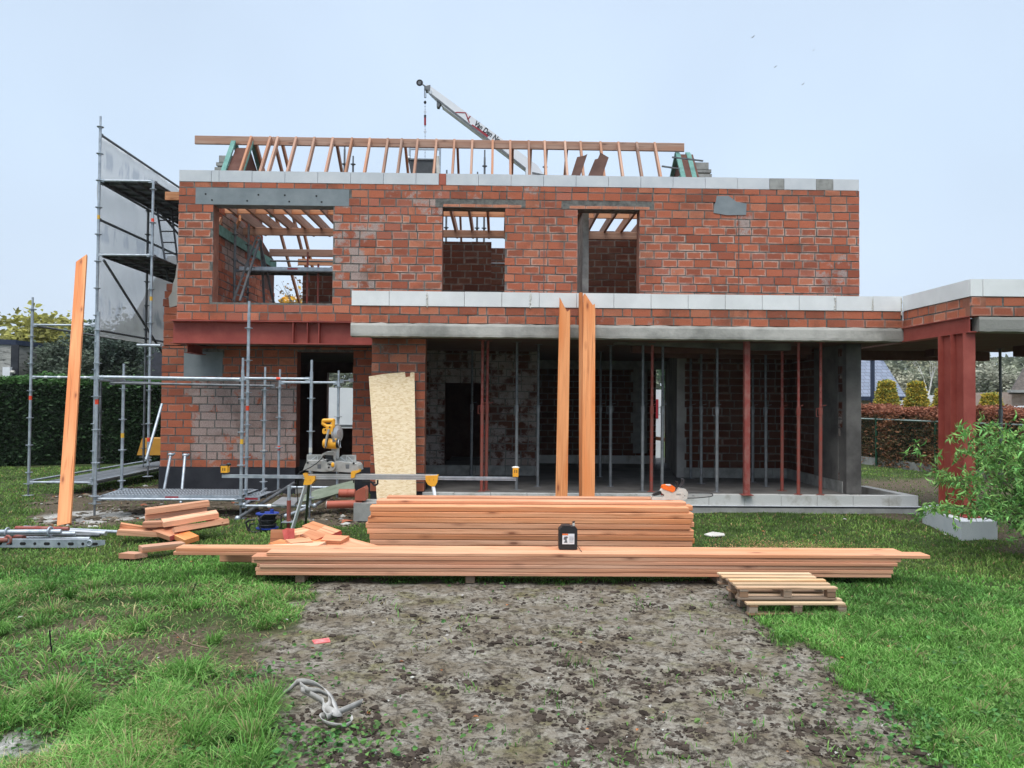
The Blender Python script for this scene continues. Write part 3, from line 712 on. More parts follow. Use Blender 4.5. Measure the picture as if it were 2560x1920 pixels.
def masks(x, y):
    n = fbm(x, y, 2.2, 4, 3) - .5; n2 = fbm(x, y, 9, 3, 9) - .5
    d = polysd(x, y, DIRT) + n * .55 + n2 * .22
    s = polysd(x, y, SOIL) + n * .5 + n2 * .2
    s2 = polysd(x, y, SOIL2) + n * .9 + n2 * .3
    wh = np.maximum(polysd(x, y, WHITE) + n * .5, polysd(x, y, WHITE2) + n2 * .25 + n * .15 + .03)
    # scattered bare spots in the left rough grass
    P = gz(300, 1650); b = .60 - np.hypot((x - P.x) / 1.8, (y - P.y) / .9) * .5 + (fbm(x, y, 3.0, 4, 21) - .5) * 1.1
    dirt = np.clip(d * 6 + .5, 0, 1); soil = np.clip(s * 4 + .5, 0, 1); soil2 = np.clip(s2 * 3 + .3, 0, 1); bare = np.clip(b * 3, 0, 1) * (1 - dirt) * (x < -.5) * (y < 7.5)
    white = np.clip(wh * 7 + .3, 0, 1)
    return dirt, soil, soil2, bare, white, d
def height(x, y):
    h = (fbm(x, y, .7, 3, 1) - .5) * .05 + (fbm(x, y, 3.5, 3, 5) - .5) * .03
    k = np.clip((y - 3) / 3, 0, 1) * np.clip((40 - np.hypot(x, y)) / 10, 0, 1)
    flat = np.clip(1.4 - np.abs(y - 8.4) / 1.3, 0, 1) * (np.abs(x) < 4)
    h = h * (1 - .7 * flat) - .012
    h = h + np.clip((1 - np.hypot((x + 2.6) / 1.8, (y - 4.9) / 1.1)), 0, 1) * .06
    return h * np.clip((60 - np.hypot(x, y)) / 20, 0, 1)
def axis(fine0, fine1, st, lo, hi):
    a = list(np.arange(fine0, fine1, st)); s = st; v = fine0
    pre = []
    while v > lo: s *= 1.12; v -= s; pre.append(v)
    s = st; v = a[-1]; post = []
    while v < hi: s *= 1.12; v += s; post.append(v)
    return np.array(pre[::-1] + a + post)
gx = axis(-6, 6, .045, -2500, 2500); gy = axis(2.6, 14, .045, -60, 3500)
GX, GY = np.meshgrid(gx, gy); GZ = height(GX, GY)
dirt, soil, soil2, bare, white, dd = masks(GX, GY)
clodn = fbm(GX, GY, 7, 4, 31)
GZ += dirt * (np.clip(clodn - .55, 0, 1) * .07)
nx_, ny_ = len(gx), len(gy)
me = bpy.data.meshes.new('ground'); V = np.stack([GX, GY, GZ], -1).reshape(-1, 3)
I = np.arange(nx_ * ny_).reshape(ny_, nx_); Q = np.stack([I[:-1, :-1], I[:-1, 1:], I[1:, 1:], I[1:, :-1]], -1).reshape(-1, 4)
def npmesh(me, V, Q, smooth=True):
    k = Q.shape[1]
    me.vertices.add(len(V)); me.vertices.foreach_set('co', V.astype(np.float32).ravel())
    me.loops.add(Q.size); me.loops.foreach_set('vertex_index', Q.astype(np.int32).ravel())
    me.polygons.add(len(Q)); me.polygons.foreach_set('loop_start', np.arange(0, Q.size, k, dtype=np.int32)); me.polygons.foreach_set('loop_total', np.full(len(Q), k, np.int32))
    me.polygons.foreach_set('use_smooth', np.full(len(Q), smooth))
    me.update(calc_edges=True)
npmesh(me, V, Q)
def vcol(me, name, arr):
    a = me.attributes.new(name, 'FLOAT_COLOR', 'POINT'); a.data.foreach_set('color', arr.astype(np.float32).ravel())
vcol(me, 'gm', np.stack([dirt, np.maximum(soil, soil2), bare, white], -1).reshape(-1, 4))
m, nt, b = newmat('garden_ground'); v = coords(nt)
a = N(nt, 'ShaderNodeAttribute', attribute_name='gm'); s3 = nt.nodes.new('ShaderNodeSeparateColor'); nt.links.new(a.outputs['Color'], s3.inputs[0])
big = noise(nt, v, .55, 3, .5); mid = noise(nt, v, 3.5, 5, .6); fine = noise(nt, v, 30, 5, .7); vf = noise(nt, v, 120, 3, .7)
grass = ramp(nt, mid, [(.3, (.024, .038, .012)), (.55, (.050, .080, .022)), (.75, (.085, .095, .04))])
grass = mixc(nt, ramp(nt, noise(nt, v, 1.1, 4, .6), [(.5, (0, 0, 0)), (.72, (.7, .7, .7))]), grass, (.085, .085, .038))
farg = ramp(nt, noise(nt, v, .12, 4, .6), [(.35, (.055, .115, .028)), (.65, (.095, .14, .045))])
sand = ramp(nt, fine, [(.25, (.16, .135, .105)), (.5, (.265, .24, .20)), (.75, (.41, .39, .34))])
sand = mixc(nt, ramp(nt, mid, [(.40, (0, 0, 0)), (.62, (.75, .75, .75))]), sand, (.135, .105, .065))
moss = mixc(nt, ramp(nt, noise(nt, v, 1.9, 5, .65), [(.54, (0, 0, 0)), (.68, (.7, .7, .7))]), sand, ramp(nt, fine, [(.3, (.075, .075, .02)), (.7, (.19, .17, .045))]))
mp = nt.nodes.new('ShaderNodeMapping'); mp.inputs['Scale'].default_value = (1, 1.0, 1); nt.links.new(v, mp.inputs[0])
mud = noise(nt, mp.outputs[0], 17, 7, .78, .5); mudm = ramp(nt, mud, [(.50, (0, 0, 0)), (.60, (.92, .92, .92))])
dirtc = mixc(nt, mudm, moss, ramp(nt, vf, [(.3, (.030, .023, .018)), (.7, (.085, .066, .050))]))
soilc = ramp(nt, fine, [(.3, (.055, .042, .028)), (.5, (.12, .095, .065)), (.75, (.21, .175, .13))])
col = mixc(nt, s3.outputs[0], grass, dirtc)
col = mixc(nt, s3.outputs[1], col, soilc)
col = mixc(nt, s3.outputs[2], col, ramp(nt, fine, [(.3, (.035, .03, .02)), (.6, (.15, .12, .075)), (.78, (.34, .31, .25))]))
wf = math_(nt, 'MULTIPLY', a.outputs['Alpha'], ramp(nt, mid, [(.36, (.0, .0, .0)), (.5, (1, 1, 1))]))
col = mixc(nt, wf, col, ramp(nt, fine, [(.3, (.30, .29, .26)), (.6, (.58, .57, .54))]))
nt.links.new(col, b.inputs['Base Color']); b.inputs['Roughness'].default_value = .95; b.inputs['Specular IOR Level'].default_value = .15
hh = math_(nt, 'ADD', math_(nt, 'MULTIPLY', mudm, .5), math_(nt, 'ADD', fine, math_(nt, 'MULTIPLY', vf, .5)))
bump(nt, b, hh, .8, .018)
me.materials.append(m); ground = bpy.data.objects.new('ground', me); COL.objects.link(ground); struct(ground)
# ---- mud clods ----
def leafmat(name, rough=.6, trans=.25, spec=.25):
    m, nt, b = newmat(name); a = N(nt, 'ShaderNodeAttribute', attribute_name='lc')
    nt.links.new(a.outputs['Color'], b.inputs['Base Color']); b.inputs['Roughness'].default_value = rough; b.inputs['Specular IOR Level'].default_value = spec
    if trans:
        t = nt.nodes.new('ShaderNodeBsdfTranslucent'); nt.links.new(a.outputs['Color'], t.inputs[0]); mx = nt.nodes.new('ShaderNodeMixShader'); mx.inputs[0].default_value = trans
        o = nt.nodes['Material Output']; nt.links.new(b.outputs[0], mx.inputs[1]); nt.links.new(t.outputs[0], mx.inputs[2]); nt.links.new(mx.outputs[0], o.inputs[0])
    return m
MT['leaf'] = leafmat('leaf'); MT['clod'] = leafmat('mud_clod', .95, 0, .1)
def cloud(name, V, Q, C, mat, smooth=False, parent=None):
    me = bpy.data.meshes.new(name); npmesh(me, V, Q, smooth); vcol(me, 'lc', np.concatenate([C, np.ones((len(C), 1))], 1)); me.materials.append(mat)
    o = bpy.data.objects.new(name, me); COL.objects.link(o)
    if parent: attach(o, parent)
    return o
def sample_ground(n, px0=-350, px1=2910, py0=1170, py1=2150, pw=1.0):
    px = rng.uniform(px0, px1, n); u = rng.uniform(0, 1, n); py = py0 + (py1 - py0) * u ** pw
    M = np.array(CR); d = np.stack([(px - 1280) / F, -(py - 960) / F, -np.ones(n)], 0); dw = M @ d
    t = -CAMZ / dw[2]; return dw[0] * t, dw[1] * t
ico_v = np.array([(0, 0, 1)] + [(math.cos(t) * .9, math.sin(t) * .9, .35) for t in np.arange(5) * 1.2566] + [(math.cos(t), math.sin(t), -.3) for t in np.arange(5) * 1.2566 + .63])
ico_f = np.array([(0, 1 + i, 1 + (i + 1) % 5) for i in range(5)] + [(1 + i, 6 + i, 1 + (i + 1) % 5) for i in range(5)] + [(6 + i, 6 + (i + 1) % 5, 1 + (i + 1) % 5) for i in range(5)])
x, y = sample_ground(70000, 300, 2700, 1440, 2150)
di, so, so2, ba, wh, ds = masks(x, y)
pr = np.clip((fbm(x, y, 2.4, 3, 41) - .44) * 5, .04, 1) * np.clip((fbm(x, y, 11, 2, 43) - .42) * 7, .03, 1)
edge = np.exp(-(np.maximum(ds, 0) / .12) ** 2) * (x > .5)
keep = (di > .5) & (rng.uniform(0, 1, len(x)) < np.maximum(pr, edge * .8) * .8); x, y = x[keep], y[keep]
n = len(x); sz = np.minimum(rng.lognormal(-5.1, .6, n), .030) * (1 + .03 * y)
a_ = rng.uniform(0, 6.28, n); st = rng.uniform(.7, 1.4, n)
J = ico_v[None] * (1 + rng.normal(0, .22, (n, 11, 1))); J = J * np.stack([sz * st, sz, sz * rng.uniform(.35, .75, n)], -1)[:, None]
cx, sx = np.cos(a_)[:, None], np.sin(a_)[:, None]
Vv = np.stack([J[..., 0] * cx - J[..., 1] * sx + x[:, None], J[..., 0] * sx + J[..., 1] * cx + y[:, None], J[..., 2] + height(x, y)[:, None] + .004], -1).reshape(-1, 3)
Qf = (ico_f[None] + (np.arange(n) * 11)[:, None, None]).reshape(-1, 3)
cc = np.array((.045, .035, .028)) * rng.uniform(.6, 1.7, (n, 1)); cc[rng.uniform(0, 1, n) < .006] = (.45, .44, .40)
stuff(cloud('mud_clods', Vv, Qf, np.repeat(cc, 11, 0), MT['clod']), 'dark crumbs of mud scattered over the sandy strip in front', 'mud')
# ---- grass blades ----
def blades(x, y, h, wdt, col, lean, zoff=0):
    n = len(x); a = rng.uniform(0, 6.283, n); l = lean * rng.uniform(.3, 1.3, n) * h
    dx, dy = np.cos(a), np.sin(a); b = rng.uniform(0, 6.283, n); bx, by = np.cos(b) * wdt / 2, np.sin(b) * wdt / 2
    z0 = height(x, y) - .004 + zoff
    P = np.zeros((n, 5, 3))
    P[:, 0] = np.stack([x - bx, y - by, z0], -1); P[:, 1] = np.stack([x + bx, y + by, z0], -1)
    mx, my = x + dx * l * .35, y + dy * l * .35
    P[:, 2] = np.stack([mx + bx * .8, my + by * .8, z0 + h * .6], -1); P[:, 3] = np.stack([mx - bx * .8, my - by * .8, z0 + h * .6], -1)
    P[:, 4] = np.stack([x + dx * l, y + dy * l, z0 + h * (1 - .35 * lean * rng.uniform(0, 1, n))], -1)
    base = (np.arange(n) * 5)[:, None]
    Q = np.concatenate([base + np.array([[0, 1, 2]]), base + np.array([[0, 2, 3]]), base + np.array([[3, 2, 4]])], 0)
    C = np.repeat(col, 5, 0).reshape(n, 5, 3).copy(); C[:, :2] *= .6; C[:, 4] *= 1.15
    return P.reshape(-1, 3), Q, C.reshape(-1, 3)
x, y = sample_ground(560000, -320, 2880, 1168, 2120, 1.25)
ok = (y < 26) & (y > 3.2); x, y = x[ok], y[ok]
di, so, so2, ba, wh, ds = masks(x, y)
house_in = (y > 12.55) & (x > -6.7) & (x < 6.75) & ~((x < -2.4) & (y < 14.9)); foot = (x > fx0 - .1) & (x < fx1 + .25) & (y > 10.2) & (y < 12)
clump = fbm(x, y, 1.6, 3, 61); cl2 = fbm(x, y, 6, 2, 63)
left = (x < -.3) & (y < 7.6)
dens = np.where(left, np.clip((clump - .30) * 3.2, .12, 1), np.clip((clump - .15) * 3 + .25, .35, 1))
dens = dens * (1 - np.clip(di * 1.25, 0, 1) * (1 - .03 * (cl2 > .6))) * (1 - .93 * np.maximum(so, so2 * .85)) * (1 - .88 * ba) * (1 - .98 * wh)
dens = dens * np.clip(1 - .45 * (np.hypot(x, y) > 9) * (cl2 < .45), 0, 1)
keep = (rng.uniform(0, 1, len(x)) < dens) & ~house_in & ~foot; x, y, clump, cl2, left, di = x[keep], y[keep], clump[keep], cl2[keep], left[keep], di[keep]
n = len(x); dist = np.hypot(x, y)
h = np.where(left, .04 + .09 * np.clip(clump - .40, 0, 1) * 2.0 * np.clip(cl2 + .35, 0, 1), .028 + .045 * clump)
h = h * rng.uniform(.55, 1.35, n); h = np.where((dist > 9), h * .85, h)
h *= np.where((np.abs(x) < 2.6) & (y > 7.1) & (y < 8.2), .6, 1)
wd = (.0035 + .00075 * dist) * rng.uniform(.7, 1.3, n)
g = rng.uniform(0, 1, n)
c1 = np.array((.095, .285, .040)); c2 = np.array((.215, .385, .10)); c3 = np.array((.42, .36, .18)); c4 = np.array((.06, .17, .035))
hue = fbm(x, y, .9, 3, 71)[:, None]
col = c1 * (1 - g[:, None]) + c2 * g[:, None]; col = col * (1 - .5 * (hue < .42)) + c4 * .5 * (hue < .42)
dead = (rng.uniform(0, 1, n) < np.where(left, .10 + .65 * np.clip((fbm(x, y, 1.7, 3, 77) - .46) * 7, 0, 1) * (y < 6.3) + .14 * (y > 6), .022 + .03 * (dist > 9)))
col[dead] = c3 * rng.uniform(.6, 1.1, (dead.sum(), 1)); col *= rng.uniform(.7, 1.2, (n, 1)) * (.62 + .9 * np.clip(fbm(x, y, 2.4, 4, 55), 0, 1))[:, None]
far = (dist > 9.5); col[far] = col[far] * np.array((1.15, .88, .95))
V1, Q1, C1 = blades(x, y, h, wd, col, np.where(left, 1.35, .8))
# tussocks: blades fan out from many centres
tx, ty = sample_ground(900, -300, 1100, 1440, 2100, .9); di_, so_, s2_, ba_, wh_, ds_ = masks(tx, ty)
kk = (di_ < .2) & (ty < 7.6) & (wh_ < .3) & (rng.uniform(0, 1, len(tx)) < .22 + .5 * (fbm(tx, ty, 1.3, 2, 5) > .52)) & (ba_ < .5); tx, ty = tx[kk], ty[kk]
extra_x, extra_y = sample_ground(420, 1700, 2850, 1480, 2100); d2_, *_r = masks(extra_x, extra_y); kk = (d2_ < .1); extra_x, extra_y = extra_x[kk], extra_y[kk]
def tuss(tx, ty, n0, R0, h0, tint):
    nb_ = n0; m_ = len(tx); cx_ = np.repeat(tx, nb_); cy_ = np.repeat(ty, nb_); R_s = np.repeat(rng.uniform(.5, 1.3, m_) * R0, nb_); aa = rng.uniform(0, 6.283, m_ * nb_); rr = np.sqrt(rng.uniform(0, 1, m_ * nb_)) * R_s
    bx_, by_ = cx_ + np.cos(aa) * rr * .45, cy_ + np.sin(aa) * rr * .45; hs = np.repeat(rng.uniform(.6, 1.25, m_) * h0, nb_) * rng.uniform(.45, 1.15, m_ * nb_)
    sw = np.repeat(rng.uniform(-1, 1, (m_, 2)), nb_, 0) * .35
    ox, oy = (np.cos(aa) * rr / R0 + sw[:, 0] + rng.normal(0, .25, len(aa))) * hs, (np.sin(aa) * rr / R0 + sw[:, 1] + rng.normal(0, .25, len(aa))) * hs
    z0 = height(bx_, by_) - .004; n_ = len(aa); wv_ = (.0026 + .0006 * np.hypot(bx_, by_)) * rng.uniform(.7, 1.3, n_); bb = rng.uniform(0, 6.283, n_); ex_, ey_ = np.cos(bb) * wv_ / 2, np.sin(bb) * wv_ / 2
    P = np.zeros((n_, 7, 3)); lv = [(0, 0, 1), (.30, .55, .9), (.72, .88, .6)]
    for i, (fo, fz, fw) in enumerate(lv):
        P[:, i * 2] = np.stack([bx_ + ox * fo - ex_ * fw, by_ + oy * fo - ey_ * fw, z0 + hs * fz], -1); P[:, i * 2 + 1] = np.stack([bx_ + ox * fo + ex_ * fw, by_ + oy * fo + ey_ * fw, z0 + hs * fz], -1)
    P[:, 6] = np.stack([bx_ + ox * 1.25, by_ + oy * 1.25, z0 + hs * (.95 - .25 * np.hypot(ox, oy) / hs)], -1)
    b_ = (np.arange(n_) * 7)[:, None]; Q = np.concatenate([b_ + np.array([[i, i + 1, j]]) for i, j in ((0, 3), (2, 5))] + [b_ + np.array([[0, 3, 2]]), b_ + np.array([[2, 5, 4]]), b_ + np.array([[4, 5, 6]])], 0)
    tc_ = np.repeat(rng.uniform(0, 1, m_), nb_)[:, None]; g_ = rng.uniform(0, 1, (n_, 1)); cl_ = (c1 * (1 - g_) + c2 * g_) * (.75 + .5 * tc_) * tint; dd2 = rng.uniform(0, 1, n_) < .06 + .30 * (tc_[:, 0] > .72); cl_[dd2] = c3 * rng.uniform(.55, 1.05, (dd2.sum(), 1))
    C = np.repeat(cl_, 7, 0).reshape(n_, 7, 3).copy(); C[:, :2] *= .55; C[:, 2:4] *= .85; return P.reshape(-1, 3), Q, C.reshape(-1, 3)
for tv in (tuss(tx, ty, 110, .16, .125, 1.0), tuss(extra_x, extra_y, 60, .12, .075, .95)):
    Q1 = np.concatenate([Q1, tv[1] + len(V1)], 0); V1 = np.concatenate([V1, tv[0]], 0); C1 = np.concatenate([C1, tv[2]], 0)
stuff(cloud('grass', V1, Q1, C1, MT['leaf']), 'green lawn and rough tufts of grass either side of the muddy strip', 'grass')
# ---- broad-leaved weeds ----
def leaves(P, size, col, nrm_up=.6, asp=.55, fold=.15):
    """rhombic folded leaves at points P"""
    n = len(P); a = rng.uniform(0, 6.283, n); el_ = rng.uniform(-.5, .9, n) * (1 - nrm_up) + rng.uniform(-.2, .3, n) * nrm_up
    d = np.stack([np.cos(a) * np.cos(el_), np.sin(a) * np.cos(el_), np.sin(el_)], -1)
    up = rng.normal(0, 1 - nrm_up, (n, 3)) + np.array((0, 0, 1.0)) * nrm_up
    s = np.cross(d, up); s /= np.linalg.norm(s, axis=1)[:, None] + 1e-9; k = np.cross(s, d)
    L = size[:, None]; W = L * asp / 2
    Pt = np.zeros((n, 6, 3)); Pt[:, 0] = P; Pt[:, 1] = P + d * L * .35 + s * W + k * L * fold; Pt[:, 2] = P + d * L * .75 + s * W * .75 + k * L * fold * .6
    Pt[:, 3] = P + d * L - k * L * .08; Pt[:, 4] = P + d * L * .75 - s * W * .75 + k * L * fold * .6; Pt[:, 5] = P + d * L * .35 - s * W + k * L * fold
    b = (np.arange(n) * 6)[:, None]
    Q = np.concatenate([b + np.array([[0, 1, 2, 3]]), b + np.array([[0, 3, 4, 5]])], 0)
    return Pt.reshape(-1, 3), Q, np.repeat(col, 6, 0)
x, y = sample_ground(60000, -300, 2880, 1440, 2120)
di, so, so2, ba, wh, ds = masks(x, y)
cl = fbm(x, y, 2.6, 3, 81); pz = gz(720, 1880); bl = np.exp(-(((x - pz.x) / .55) ** 2 + ((y - pz.y) / .45) ** 2)) * .6
pq = gz(2540, 1800); br = np.exp(-(((x - pq.x) / .7) ** 2 + ((y - pq.y) / 1.2) ** 2)); pw_ = gz(250, 1720); bw = np.exp(-(((x - pw_.x) / 1.0) ** 2 + ((y - pw_.y) / .7) ** 2))
edge = np.exp(-((ds + .12) / .14) ** 2)
pr = np.clip((cl - .42) * 4, 0, 1) * np.maximum(np.maximum(bl, br), np.maximum(edge * .35, bw * .7)) + .004
pr = np.where((y > 7.1) & (y < 7.7) & (np.abs(x) < 2.5), .05 * (cl > .5) + .0, pr)
keep = rng.uniform(0, 1, len(x)) < pr; x, y = x[keep], y[keep]; n = len(x)
P = np.stack([x, y, height(x, y) + rng.uniform(.005, .05, n)], -1)
col = np.array((.075, .19, .05)) * rng.uniform(.6, 1.7, (n, 1)); col[:, 0] *= rng.uniform(.8, 1.5, n)
V1, Q1, C1 = leaves(P, rng.uniform(.018, .045, n), col, .55, .7)
stuff(cloud('weeds', V1, Q1, C1, MT['leaf']), 'low clover and broad leaved weeds along the edges of the mud', 'weeds')
# fallen leaves and white crumbs
x, y = sample_ground(60, 0, 2560, 1290, 1920); n = len(x)
P = np.stack([x, y, height(x, y) + .035], -1); col = np.array((.42, .16, .06)) * rng.uniform(.6, 1.3, (n, 1)); col[::3] = (.45, .43, .40)
V1, Q1, C1 = leaves(P, rng.uniform(.02, .05, n) * (.5 + .07 * y), col, .8, .7)
stuff(cloud('fallen_leaves', V1, Q1, C1, MT['leaf']), 'brown fallen leaves and pale litter dotted over the lawn', 'leaves')
# rubble by the house
x, y = sample_ground(5200, 60, 1000, 1215, 1325); di, so, so2, ba, wh, ds = masks(x, y)
keep = (so > .5) & (fbm(x, y, 2.5, 3, 91) > .5) & (rng.uniform(0, 1, len(x)) < .45); x, y = x[keep], y[keep]; n = len(x)
sz = np.minimum(rng.lognormal(-3.9, .5, n), .07); J = ico_v[None] * (1 + rng.normal(0, .25, (n, 11, 1))) * np.stack([sz * 1.5, sz, sz * .6], -1)[:, None]
Vv = (J + np.stack([x, y, height(x, y) + .008], -1)[:, None]).reshape(-1, 3); Qf = (ico_f[None] + (np.arange(n) * 11)[:, None, None]).reshape(-1, 3)
cc = np.array((.12, .10, .075)) * rng.uniform(.4, 1.8, (n, 1)); k = rng.uniform(0, 1, n); cc[k < .05] = (.34, .12, .07); cc[k > .93] = (.42, .41, .38)
stuff(cloud('rubble', Vv, Qf, np.repeat(cc, 11, 0), MT['clod']), 'stones, mortar crumbs and brick chips in the bare soil by the scaffold', 'rubble')
# sawdust behind the long stack
x, y = sample_ground(9000, 1760, 2200, 1340, 1395); q = gz(1965, 1368); k = np.exp(-(((x - q.x) / .75) ** 2 + ((y - q.y) / .45) ** 2)); keep = rng.uniform(0, 1, len(x)) < k * .8
x, y = x[keep], y[keep]; n = len(x); P = np.stack([x, y, height(x, y) + rng.uniform(0, .03, n)], -1)
V1, Q1, C1 = leaves(P, rng.uniform(.008, .022, n), np.array((.72, .42, .22)) * rng.uniform(.7, 1.1, (n, 1)), .8, .6)
stuff(cloud('sawdust', V1, Q1, C1, MT['leaf']), 'orange sawdust lying on the lawn behind the long timber stack', 'sawdust')
# ---------------- timber stacks ----------------
ORD = ['top', 'second', 'third', 'fourth', 'fifth', 'sixth', 'seventh', 'eighth', 'ninth']
T1 = MT['timber']; T2 = MT['timber2']
def gh(x, y): return float(height(np.array([x]), np.array([y]))[0])
# bearers
for i, (px, Y) in enumerate(((760, 7.72), (1180, 7.72), (1800, 7.72))):
    x = X(px, Y); o = beam('bearer', (x, 7.66 + .0, .035), (x, 8.06, .035), .09, .075, MT['greywood']); tag(o, ['short timber bearer under the left end of the long low stack', 'short timber bearer under the middle of the long low stack', 'short timber bearer under the right end of the long low stack'][i], 'bearer', 'bearers under the long stack')
# long low stack, 6 layers
LT = .0375; z = .078
Yf = 7.6
LX0 = [655, 640, 642, 650, 650, 648]; LX1 = [2322, 2250, 2242, 2232, 2236, 2232]
for k in range(6):   # k=0 bottom
    lay = 5 - k
    for lane in range(2):
        yy = Yf + .095 + lane * .2
        a = X(LX0[lay], Yf) + (random.uniform(-.03, .03)); b = X(LX1[lay], Yf) + random.uniform(-.02, .02)
        if lane == 1: a += random.uniform(-.1, .1); b += random.uniform(-.15, .1)
        if lay == 0 and lane == 0: a = X(672, Yf)
        if lay == 0 and lane == 1: a = X(455, 7.9); b = X(2240, 7.9)
        if lay == 1 and lane == 1: a = X(450, 7.9); b = X(2215, 7.9)
        h_ = LT if lay != 5 else LT
        dy = random.uniform(-.012, .012)
        o = beam('timber_beam', (a, yy + dy, z + h_ / 2), (b, yy - dy, z + h_ / 2 + random.uniform(-.001, .001)), .185, h_ - .003, T1)
        tag(o, f"long planed beam, {ORD[lay]} layer from the top, {'front' if lane == 0 else 'back'} row of the long low stack" if lay else f"long planed beam on top of the long low stack, {'front row' if lane == 0 else 'back row with its end reaching far left'}", 'timber beam', 'beams of the long low stack')
    z += LT
ZT1 = z
# two stub beams at back, lying left behind scraps
for i, (a, b, t, lab) in enumerate((((548, 1362), (905, 1372), .30, 'reddish plank lying on edge behind the offcuts left of the long stack'),)):
    p = at(552, 1348, 8.35); q = at(900, 1356, 8.35); o = beam('timber_beam', (p.x, 8.35, .14), (q.x, 8.3, .13), .045, .17, T2); tag(o, lab, 'timber beam')
p = at(565, 1372, 8.05); o = beam('timber_beam', (at(565, 0, 8.12).x, 8.22, .20), (at(830, 0, 8.1).x, 8.02, .292), .17, .045, T1); tag(o, 'pale beam lying askew at the left end of the long stack', 'timber beam')
# tall stack, 9 layers x 4 rows
z = .07
for k in range(9):
    lay = 8 - k; h_ = .062
    for lane in range(4):
        yy = 8.66 + lane * .178
        a = X(926, 8.6) + random.uniform(-.03, .03) * (1.5 if lane else 1); b = X(1728, 8.6) + random.uniform(-.02, .03) + (lane > 0) * random.uniform(0, .07)
        if lay == 0:
            if lane == 0: a = X(929, 8.6); b = X(1722, 8.6)
            if lane in (1, 2, 3): a = X(942, 8.7)
        zz = z + h_ / 2 + (0.0 if not (lay == 0 and lane in (1, 3)) else .0)
        o = beam('timber_beam', (a, yy, zz), (b, yy + random.uniform(-.014, .008), zz), .172, h_ - .004, T1, endmat=MT['timber2'])
        rown = ['front', 'second', 'third', 'rear'][lane]
        tag(o, f"thick beam in the {rown} row of the tall stack, {ORD[lay]} layer" if lay else f"thick beam on top of the tall stack, {rown} row", 'timber beam', 'beams of the tall stack')
    z += h_
ZT2 = z
# a third little layer of thinner boards on the back lanes
for i, (yy, a, b) in enumerate(((8.86, 945, 1715), (9.2, 960, 1700))):
    o = beam('timber_beam', (X(a, 8.8), yy, ZT2 + .018), (X(b, 8.8), yy, ZT2 + .018), .165, .034, T1); tag(o, ['thin board lying on top of the tall stack towards its front', 'thin board lying on top of the tall stack towards its rear'][i], 'board', 'boards on the tall stack')
# ---- beams leaning on the parapet ----
def lean(pl, pr, top_l, top_r, notch, Y0, Y1, lab, th=.045):
    """pl,pr bottom px x; top_l/(x,y)..."""
    A = gz(pl, 1, 0) if 0 else None
def leaner(xb0, xb1, xt0, xt1, yt, lab, Yb, Yt, cut, mt=T2, zb=0.0):
    pb = at((xb0 + xb1) / 2, 1200, Yb); zbp = zb
    xb = X((xb0 + xb1) / 2, Yb) ; top = at((xt0 + xt1) / 2, yt, Yt)
    p0 = Vector((xb, Yb, zbp)); p1 = Vector((top.x, Yt, top.z)); L = (p1 - p0).length
    wd = (xt1 - xt0) / F * Yt
    d = (p1 - p0).normalized(); y = Vector((1, 0, 0)); y = (y - d * y.dot(d)).normalized(); zz = d.cross(y)
    M = Matrix((d, y, zz)).transposed().to_4x4(); M.translation = p0
    mb = MB(); w2 = wd / 2
    poly = [(0, -w2), (0, w2)] + [(L - a, (t - .5) * wd) for a, t in cut]
    mb.prism([(a, b, -.0225) for a, b in poly], (0, 0, .045), mt)
    o = mb.build('timber_beam'); o.matrix_world = M; tag(o, lab, 'timber beam', 'beams leaning upright'); return o
birds = [(.28, 1.0), (.20, .98), (.24, .72), (.0, .03)]
birds2 = [(.30, 1.0), (.17, .96), (.19, .78), (.0, .12), (.03, 0.0)]
leaner(1390, 1419, 1398, 1426, 745, 'orange beam with a notched head leaning on the flat roof edge, the left and lower one', 11.35, 12.2, birds)
leaner(1451, 1459, 1447, 1457, 731, 'beam seen edge-on, squeezed between the two broad leaning beams', 11.5, 12.17, [(.02, 1), (.0, .5), (.02, 0)])
leaner(1457, 1487, 1458, 1488, 735, 'orange beam with a notched head leaning on the flat roof edge, the right and taller one', 11.4, 12.2, birds2)
o = leaner(151, 183, 193, 217, 640, 'tall orange plank with a slanting top leaning on the left scaffold', 11.0, 14.15, [(.0, 1.0), (.16, 0)], mt=T2)
# ---- OSB board ----
m, nt, b = newmat('strand_board'); v = coords(nt)
vo = nt.nodes.new('ShaderNodeTexVoronoi'); vo.inputs['Scale'].default_value = 24; vo.inputs['Randomness'].default_value = 1
mp = nt.nodes.new('ShaderNodeMapping'); mp.inputs['Rotation'].default_value = (0, .5, 0); mp.inputs['Scale'].default_value = (1.0, 1, 2.6)
vv = noise(nt, v, 9, 2); nt.links.new(mixc(nt, .12, v, nt.nodes[-1].outputs[1] if False else v), mp.inputs[0])
nt.links.new(mp.outputs[0], vo.inputs['Vector'])
sepc = nt.nodes.new('ShaderNodeSeparateColor'); nt.links.new(vo.outputs['Color'], sepc.inputs[0])
c = ramp(nt, sepc.outputs[0], [(.0, (.60, .44, .25)), (.35, (.70, .55, .34)), (.8, (.76, .62, .42)), (1.0, (.58, .41, .22))])
nt.links.new(c, b.inputs['Base Color']); b.inputs['Roughness'].default_value = .7; bump(nt, b, sepc.outputs[1], .3, .002)
MT['osb'] = m
mb = MB()
pts = [(943, 1262), (1041, 1262), (1036, 931), (1026, 931), (1025, 941), (1014, 943), (1012, 930), (960, 935), (922, 941)]
P = []
for x, y in pts:
    q = at(x, y, 12.05) if y > 1200 else at(x, y, 12.6); P.append((q.x, q.y, q.z))
